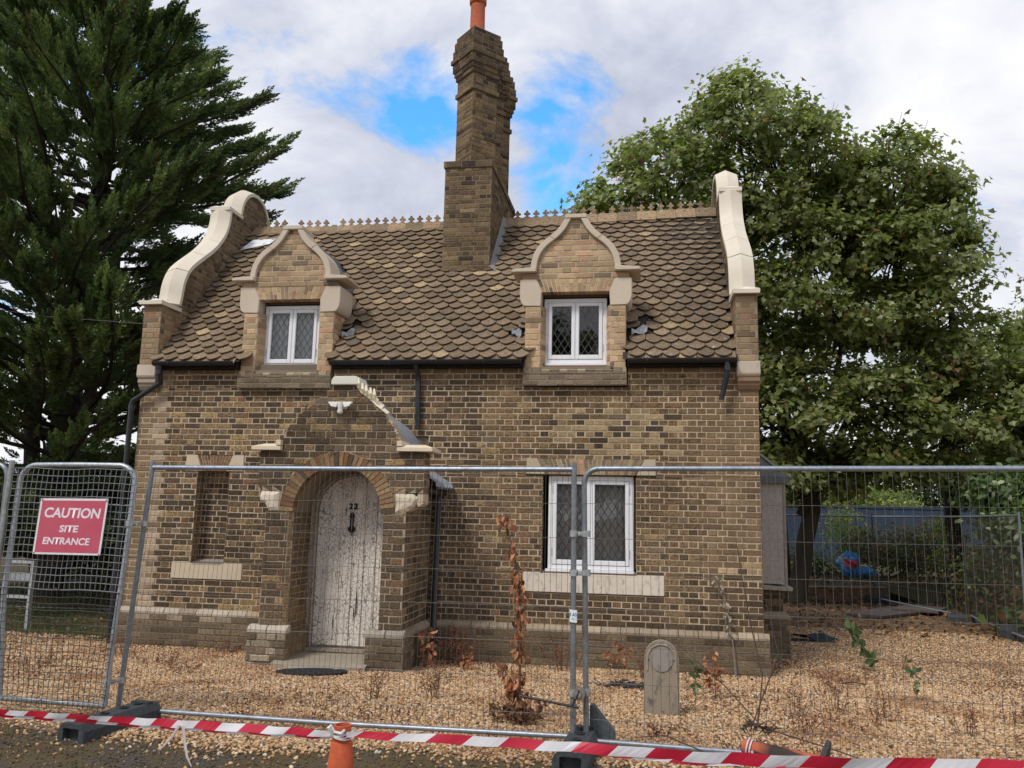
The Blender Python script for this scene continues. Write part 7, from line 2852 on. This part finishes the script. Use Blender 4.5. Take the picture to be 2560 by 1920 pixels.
Vg, Fg, Tg = stamp(BLV, BLF, Mg, np.stack([gx, gy, np.full(ng_, .05)], 1), np.concatenate([tg, np.ones((ng_, 1))], 1))
tri_mesh('grass', Vg, Fg, Tg, 'leaf')['kind'] = 'stuff'


# --- grit, moss crumbs and dead ground cover
gn = 14000
gxr = rng.uniform(1.6, 9.4, gn)
gyr = rng.uniform(-6.7, -4.75, gn)
Mr = basis(rng.normal(0, 1, (gn, 3))) * (rng.uniform(.003, .010, gn) * np.where(rng.random(gn) < .06, 1.8, 1.0))[:, None, None]
octv = np.array([(1, 0, 0), (-1, 0, 0), (0, 1, 0), (0, -1, 0), (0, 0, .7), (0, 0, -.7)], float)
octf = np.array([(0, 2, 4), (2, 1, 4), (1, 3, 4), (3, 0, 4), (2, 0, 5), (1, 2, 5), (3, 1, 5), (0, 3, 5)])
gcol = np.array([(0.06, 0.052, 0.045), (0.12, 0.10, 0.085), (0.22, 0.185, 0.15), (0.075, 0.075, 0.024), (0.18, 0.11, 0.052), (0.34, 0.25, 0.15)])
tr_ = gcol[rng.choice(6, gn, p=[.3, .2, .1, .2, .15, .05])] * rng.uniform(.7, 1.3, (gn, 1))
Vr, Fr, Tr = stamp(octv, octf, Mr, np.stack([gxr, gyr, np.full(gn, .288)], 1), np.concatenate([tr_, np.ones((gn, 1))], 1))
tri_mesh('road_grit', Vr, Fr, Tr, 'plain')['kind'] = 'stuff'
# --- dry weeds
CURL = np.array([(0, 0, 0), (.22, .3, .10), (.26, .7, .02), (.05, 1.0, -.22), (-.2, .72, .12), (-.24, .3, -.04), (0, .5, -.10)], float)
CURLF = np.array([(0, 1, 6), (1, 2, 6), (2, 3, 6), (3, 4, 6), (4, 5, 6), (5, 0, 6)])
RUST = [(0.4, (0.24, 0.085, 0.05)), (0.3, (0.17, 0.07, 0.045)), (0.2, (0.30, 0.14, 0.075)), (0.1, (0.11, 0.05, 0.035))]
TANL = [(0.45, (0.42, 0.175, 0.085)), (0.3, (0.33, 0.13, 0.062)), (0.15, (0.54, 0.27, 0.14)), (0.1, (0.2, 0.085, 0.045))]


def weed(label, x, y, h, w, n, pal, leaf=.03, per=14, group='dry weeds in the gravel', name='dry_weed', cat='weed', lean=.25, stem_c=(0.13, 0.065, 0.045), down=False):
    t = thing(name, label, cat, (x, y, gz(x, y) + .01), group)
    st = MB().tint(stem_c)
    P, D = [], []
    for i in range(n):
        a = random.uniform(0, 6.28)
        r = w * random.random() ** .7 * .5
        hh = h * random.uniform(.5, 1.05)
        b = Vector((r * math.cos(a) * .6, r * math.sin(a) * .6, 0))
        e = b + Vector((random.uniform(-lean, lean) * hh + r * math.cos(a) * .5, random.uniform(-lean, lean) * hh, hh))
        pts = limb(st, b, e, .0028 + .002 * h, .0012, .10, 4, 3)
        for k in range(per):
            u = random.uniform(.25, 1)
            j = min(int(u * 4), 3)
            P.append(pts[j].lerp(pts[j + 1], u * 4 - j) + Vector((random.uniform(-1, 1), random.uniform(-1, 1), random.uniform(-.5, .5))) * leaf * .8)
            D.append((random.uniform(-1, 1), random.uniform(-1, 1), random.uniform(-.9, .3) if down else random.uniform(-.2, 1)))
    st.build('stems', 'plain', t)['kind'] = 'stuff'
    nP = len(P)
    cols = np.array([p[1] for p in pal])
    ww = np.array([p[0] for p in pal])
    tt = cols[rng.choice(len(pal), nP, p=ww / ww.sum())] * rng.uniform(.7, 1.3, (nP, 1))
    M = basis(np.array(D)) * (rng.uniform(.6, 1.3, nP) * leaf)[:, None, None]
    V, F, T = stamp(CURL[:, [0, 2, 1]], CURLF, M, np.array([tuple(p) for p in P]), np.concatenate([tt, np.ones((nP, 1))], 1))
    tri_mesh('dry_leaves', V, F, T, 'dry_leaf', t)['kind'] = 'stuff'
    return t


weed('bushy rust-red dead weed in the corner right of the porch', 4.78, -.42, .46, .55, 26, RUST, .028, 26)
weed('tan-leaved dead weed against the right side of the porch plinth', 4.47, -.75, .50, .12, 4, TANL, .085, 14, down=True)
weed('low tan dead weed at the front corner right of the porch', 4.95, -.75, .24, .14, 4, TANL, .06, 9, down=True)
weed('rust-red dead weeds under the wall left of the dead sapling', 5.55, -.30, .40, .30, 14, RUST, .022, 18)
weed('rust-red dead weeds under the wall right of the dead sapling', 6.05, -.35, .42, .55, 20, RUST, .022, 18)
weed('pair of orange-tan dead plants under the wall left of the marker stone', 6.72, -.55, .42, .28, 5, TANL, .07, 12, down=True)
weed('thin rust-red weeds just left of the marker stone', 6.98, -.7, .36, .2, 10, RUST, .020, 14)
weed('tall orange-tan dead plant right of the marker stone', 7.72, -1.9, .55, .10, 3, TANL, .08, 16, lean=.10, down=True)
weed('sparse dark dead weed in the gravel below the porch mat', 4.55, -3.0, .30, .22, 9, RUST, .022, 16)
weed('dark dead weed in the gravel between the mat and the sapling', 5.05, -2.75, .42, .26, 11, RUST, .022, 18)
weed('low dark weeds against the plinth left of the porch', 1.75, -.35, .20, .5, 16, RUST, .020, 14)
weed('reddish dead weeds in front of the plinth left corner', .75, -1.1, .22, .6, 18, RUST, .020, 14)
SMALLW = (
    (8.35, -2.6, .30, .35, 10, 'dead weed standing in the gravel just right of the tall stems by the fallen cone'),
    (8.75, -2.2, .40, .30, 10, 'tallest of the small rust-brown dead weeds in the open gravel at the right'),
    (9.1, -2.6, .34, .40, 12, 'wide rust-brown dead weed in the open gravel, next right of the tallest one'),
    (9.6, -3.1, .28, .40, 10, 'dead weed at the right edge of the gravel, nearest the fence'),
    (8.3, -3.4, .22, .40, 10, 'short dead weed close behind the fence bottom rail, behind the fallen cone'),
    (10.2, -2.4, .25, .30, 8, 'thin dead weed by the right edge of the view in the gravel'),
    (9.9, -3.7, .20, .50, 12, 'low spread of dead weed by the fence in the lower right corner'),
    (7.1, -3.9, .12, .30, 8, 'very low dead weed below the marker stone'),
    (1.6, -1.6, .16, .60, 14, 'wide low dead weed on the gravel below the niche'),
    (2.2, -2.2, .14, .50, 12, 'low dead weed on the gravel left of the oval mat'),
    (.6, -2.3, .18, .60, 12, 'low dead weed seen just right of the caution gate'),
    (5.9, -2.9, .14, .50, 12, 'low dead weed behind the foot of the dead sapling'),
    (9.0, -1.0, .20, .30, 8, 'small dead weed off the right front corner of the cottage'),
    (3.9, -4.2, .08, .40, 8, 'flat dead weed close behind the fence, left of the upright cone'))
for (x, y, h, w, n, lab) in SMALLW:
    weed(lab, x, y, h, w, n, RUST, .022, 12, group='small dead weeds in the open gravel')
for i in range(4):
    pass

# matted dead ground cover in patches between the stones
pn = 17000
px = rng.uniform(-.4, 11.5, pn)
py = rng.uniform(-4.6, 1.5, pn)
pm = np.sin(px * 1.7 + .6) + np.sin(py * 2.3 + px * .8) + np.sin(px * 4.1 - py * 3.3) * .6 + np.where(py > -1.3, .7, 0) + np.where((px > 6.3) & (py < -1), .35, 0)
kp_ = (pm + rng.normal(0, .5, pn) > 1.0) & ~((px > -.1) & (px < 8.6) & (py > -.08)) & ~((px > 2.4) & (px < 4.4) & (py > -2.1))
px, py = px[kp_], py[kp_]
pn = len(px)
pz = np.array([gz(a, b) for a, b in zip(px, py)]) + rng.uniform(.015, .06, pn)
Mp = basis(rng.normal(0, 1, (pn, 3))) * (rng.uniform(.018, .05, pn))[:, None, None]
tp_ = np.array([p[1] for p in RUST])[rng.choice(4, pn, p=[.4, .3, .15, .15])] * rng.uniform(.6, 1.2, (pn, 1))
Vp, Fp, Tp_ = stamp(CURL[:, [0, 2, 1]] * np.array([.5, 1, 1]), CURLF, Mp, np.stack([px, py, pz], 1), np.concatenate([tp_, np.ones((pn, 1))], 1))
tri_mesh('dead_ground_cover', Vp, Fp, Tp_, 'dry_leaf')['kind'] = 'stuff'
# dead sapling in front of the window
ds = thing('dead_sapling', 'tall dead sapling hung with shrivelled orange-brown leaves, bending left at the top', 'sapling', (6.01, -3.58, .23))
st = MB().tint((0.12, 0.075, 0.05))
main = [(0, 0, 0), (-.012, .0, .30), (-.02, 0, .58), (-.018, 0, .96), (-.06, .01, 1.25), (-.12, .0, 1.47), (-.16, 0, 1.60), (-.205, .0, 1.68)]
st.tube(main, [.012, .011, .010, .009, .007, .006, .005, .003], 6)
st.build('stem', 'plain', ds)
st = MB().tint((0.12, 0.075, 0.05))
st.tube([(0, 0, .10), (-.07, 0, .28), (-.16, .01, .42), (-.20, .01, .47)], [.008, .007, .005, .003], 5)
st.build('side_stem', 'plain', ds)
P, D, S = [], [], []
def along(pts, u):
    L = [0]
    for a, b in zip(pts[:-1], pts[1:]):
        L.append(L[-1] + (Vector(b) - Vector(a)).length)
    s = u * L[-1]
    for i in range(len(pts) - 1):
        if s <= L[i + 1]:
            return Vector(pts[i]).lerp(Vector(pts[i + 1]), (s - L[i]) / (L[i + 1] - L[i]))
    return Vector(pts[-1])
for (u0, u1, n, sp) in ((.02, .16, 60, .040), (.16, .27, 24, .030), (.30, .43, 46, .028), (.46, .60, 54, .028), (.60, .72, 34, .024), (.72, .86, 26, .018), (.88, 1.0, 26, .030)):
    for i in range(n):
        p = along(main, random.uniform(u0, u1)) + Vector((random.gauss(0, sp), random.gauss(0, sp * .8), random.gauss(0, .02)))
        P.append(p)
        D.append((random.uniform(-.5, .5), random.uniform(-.5, .5), -1 + random.uniform(0, .5)))
        S.append(random.uniform(.045, .085))
for i in range(45):
    P.append(along([(0, 0, .10), (-.07, 0, .28), (-.16, .01, .42), (-.20, .01, .47)], random.uniform(.35, 1)) + Vector((random.gauss(0, .03), random.gauss(0, .03), 0)))
    D.append((random.uniform(-.5, .5), random.uniform(-.5, .5), -1))
    S.append(random.uniform(.05, .09))
nP = len(P)
tt = np.array([p[1] for p in TANL])[rng.choice(4, nP, p=[.45, .3, .15, .1])] * rng.uniform(.65, 1.2, (nP, 1))
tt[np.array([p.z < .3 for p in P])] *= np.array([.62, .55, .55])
V, F, T = stamp(CURL[:, [0, 2, 1]], CURLF, basis(np.array(D)) * np.array(S)[:, None, None], np.array([tuple(p) for p in P]), np.concatenate([tt, np.ones((nP, 1))], 1))
tri_mesh('dry_leaves', V, F, T, 'dry_leaf', ds)['kind'] = 'stuff'
weed('dark brown tangle of dead leaves round the foot of the sapling', 5.99, -3.66, .14, .55, 26, [(0.6, (0.14, 0.065, 0.04)), (0.4, (0.24, 0.12, 0.065))], .05, 12)
# a dry climber hung on the wall at the right
iv = thing('dead_climber', 'withered grey climber clinging to the wall near the right corner', 'climber', (7.95, -.03, .05))
st = MB().tint((0.26, 0.22, 0.18))
for s in range(3):
    st.tube([(.12 + s * .01, -.075, 0), (.10, -.075, .4), (.06 - .02 * s, -.03, .60), (.03, -.025, .85), (-.06 + .03 * s, -.02, 1.05), (-.10, -.02, 1.16)], .006, 4)
st.build('stems', 'plain', iv)['kind'] = 'stuff'
P = [along([(.10, -.04, .50), (.03, -.03, .72), (0, -.03, .85), (-.10, -.03, 1.16)], random.random()) + Vector((random.gauss(0, .03), -.02, random.gauss(0, .02))) for i in range(34)]
tt = np.array([(0.36, 0.31, 0.25)]) * rng.uniform(.5, 1.3, (34, 1))
V, F, T = stamp(CURL[:, [0, 2, 1]], CURLF, basis(rng.normal(0, 1, (34, 3)) + np.array([[0, -.5, -.8]])) * .07, np.array([tuple(p) for p in P]), np.concatenate([tt, np.ones((34, 1))], 1))
tri_mesh('dry_leaves', V, F, T, 'dry_leaf', iv)['kind'] = 'stuff'
# green plants in the gravel
GRN = [(0.6, (0.10, 0.155, 0.06)), (0.4, (0.16, 0.21, 0.11))]
def green(label, x, y, pts, leaves, size):
    t = thing('green_weed', label, 'weed', (x, y, gz(x, y) + .01), 'green weeds in the gravel')
    st = MB().tint((0.16, 0.15, 0.08))
    st.tube(pts, .006, 5)
    st.build('stem', 'plain', t)
    P, D = [], []
    for u, s, k in leaves:
        for i in range(k):
            P.append(along(pts, u) + Vector((random.uniform(-.02, .02), random.uniform(-.02, .02), random.uniform(-.02, .02))))
            D.append((random.uniform(-1, 1), -.6, random.uniform(-.5, .6)))
    n = len(P)
    tt = np.array([p[1] for p in GRN])[rng.choice(2, n)] * rng.uniform(.7, 1.25, (n, 1))
    M = basis(np.array(D)) * (rng.uniform(.7, 1.2, n) * size)[:, None, None]
    V, F, T = stamp(CURL * np.array([1.2, 1, .6]), CURLF, M, np.array([tuple(p) for p in P]), np.concatenate([tt, np.ones((n, 1))], 1))
    tri_mesh('leaves', V, F, T, 'leaf', t)['kind'] = 'stuff'
green('leafy green weed leaning left in the open gravel right of the cottage', 9.85, .7, [(0, 0, 0), (-.02, 0, .12), (-.12, 0, .28), (-.22, 0, .42), (-.33, 0, .60)], [(.2, .1, 5), (.45, .15, 7), (.62, .2, 9), (.8, .1, 8), (1, .1, 7)], .115)
green('thin green weed trailing over the gravel right of the window', 9.75, -1.3, [(0, 0, 0), (-.02, 0, .10), (.02, 0, .22), (-.10, 0, .36)], [(.3, .1, 5), (.7, .1, 6), (1, .1, 4)], .075)
green('green weed with a dead stalk beside the marker stone', 7.50, -1.7, [(0, 0, 0), (.02, 0, .14), (.03, 0, .26), (-.04, 0, .38)], [(.25, .1, 3), (.55, .1, 5), (.75, .1, 3)], .085)
# dead stems tangled over the fallen cone and through the fence
for (lab, x, y, paths) in (('tangle of dead dark stems over the fallen cone', 7.75, -4.75, [[(0, 0, .32), (-.2, .1, .52), (-.55, .2, .80)], [(0, 0, .3), (.05, .1, .6), (-.02, .15, .95), (-.1, .2, 1.5)], [(-.05, .0, .26), (.15, .05, .75), (.08, .1, 1.1)], [(-.12, -.05, .28), (-.05, -.1, .32), (.12, -.1, .31)], [(-.1, -.05, .30), (-.02, -.08, .33), (.08, -.1, .28)], [(0, -.02, .30), (.5, -.05, .18), (.8, -.1, .1)], [(-.05, 0, 0), (-.3, -.1, .12), (-.6, 0, .2), (-.8, .1, .15)]]),):
    t = thing('dead_brush', lab, 'stems', (x, y, .28))
    st = MB().tint((0.085, 0.06, 0.045))
    for p in paths:
        limb_pts = [Vector(q) for q in p]
        st.tube(limb_pts, [.0045] * (len(p) - 1) + [.002], 4)
    for i in range(44):
        a = random.choice(paths[3:5])
        c = along(a, random.random())
        st.tube([c, c + Vector((random.uniform(-.06, .06), random.uniform(-.03, .03), random.uniform(-.06, .05)))], [.006, .002], 4)
    st.build('twigs', 'plain', t)['kind'] = 'stuff'
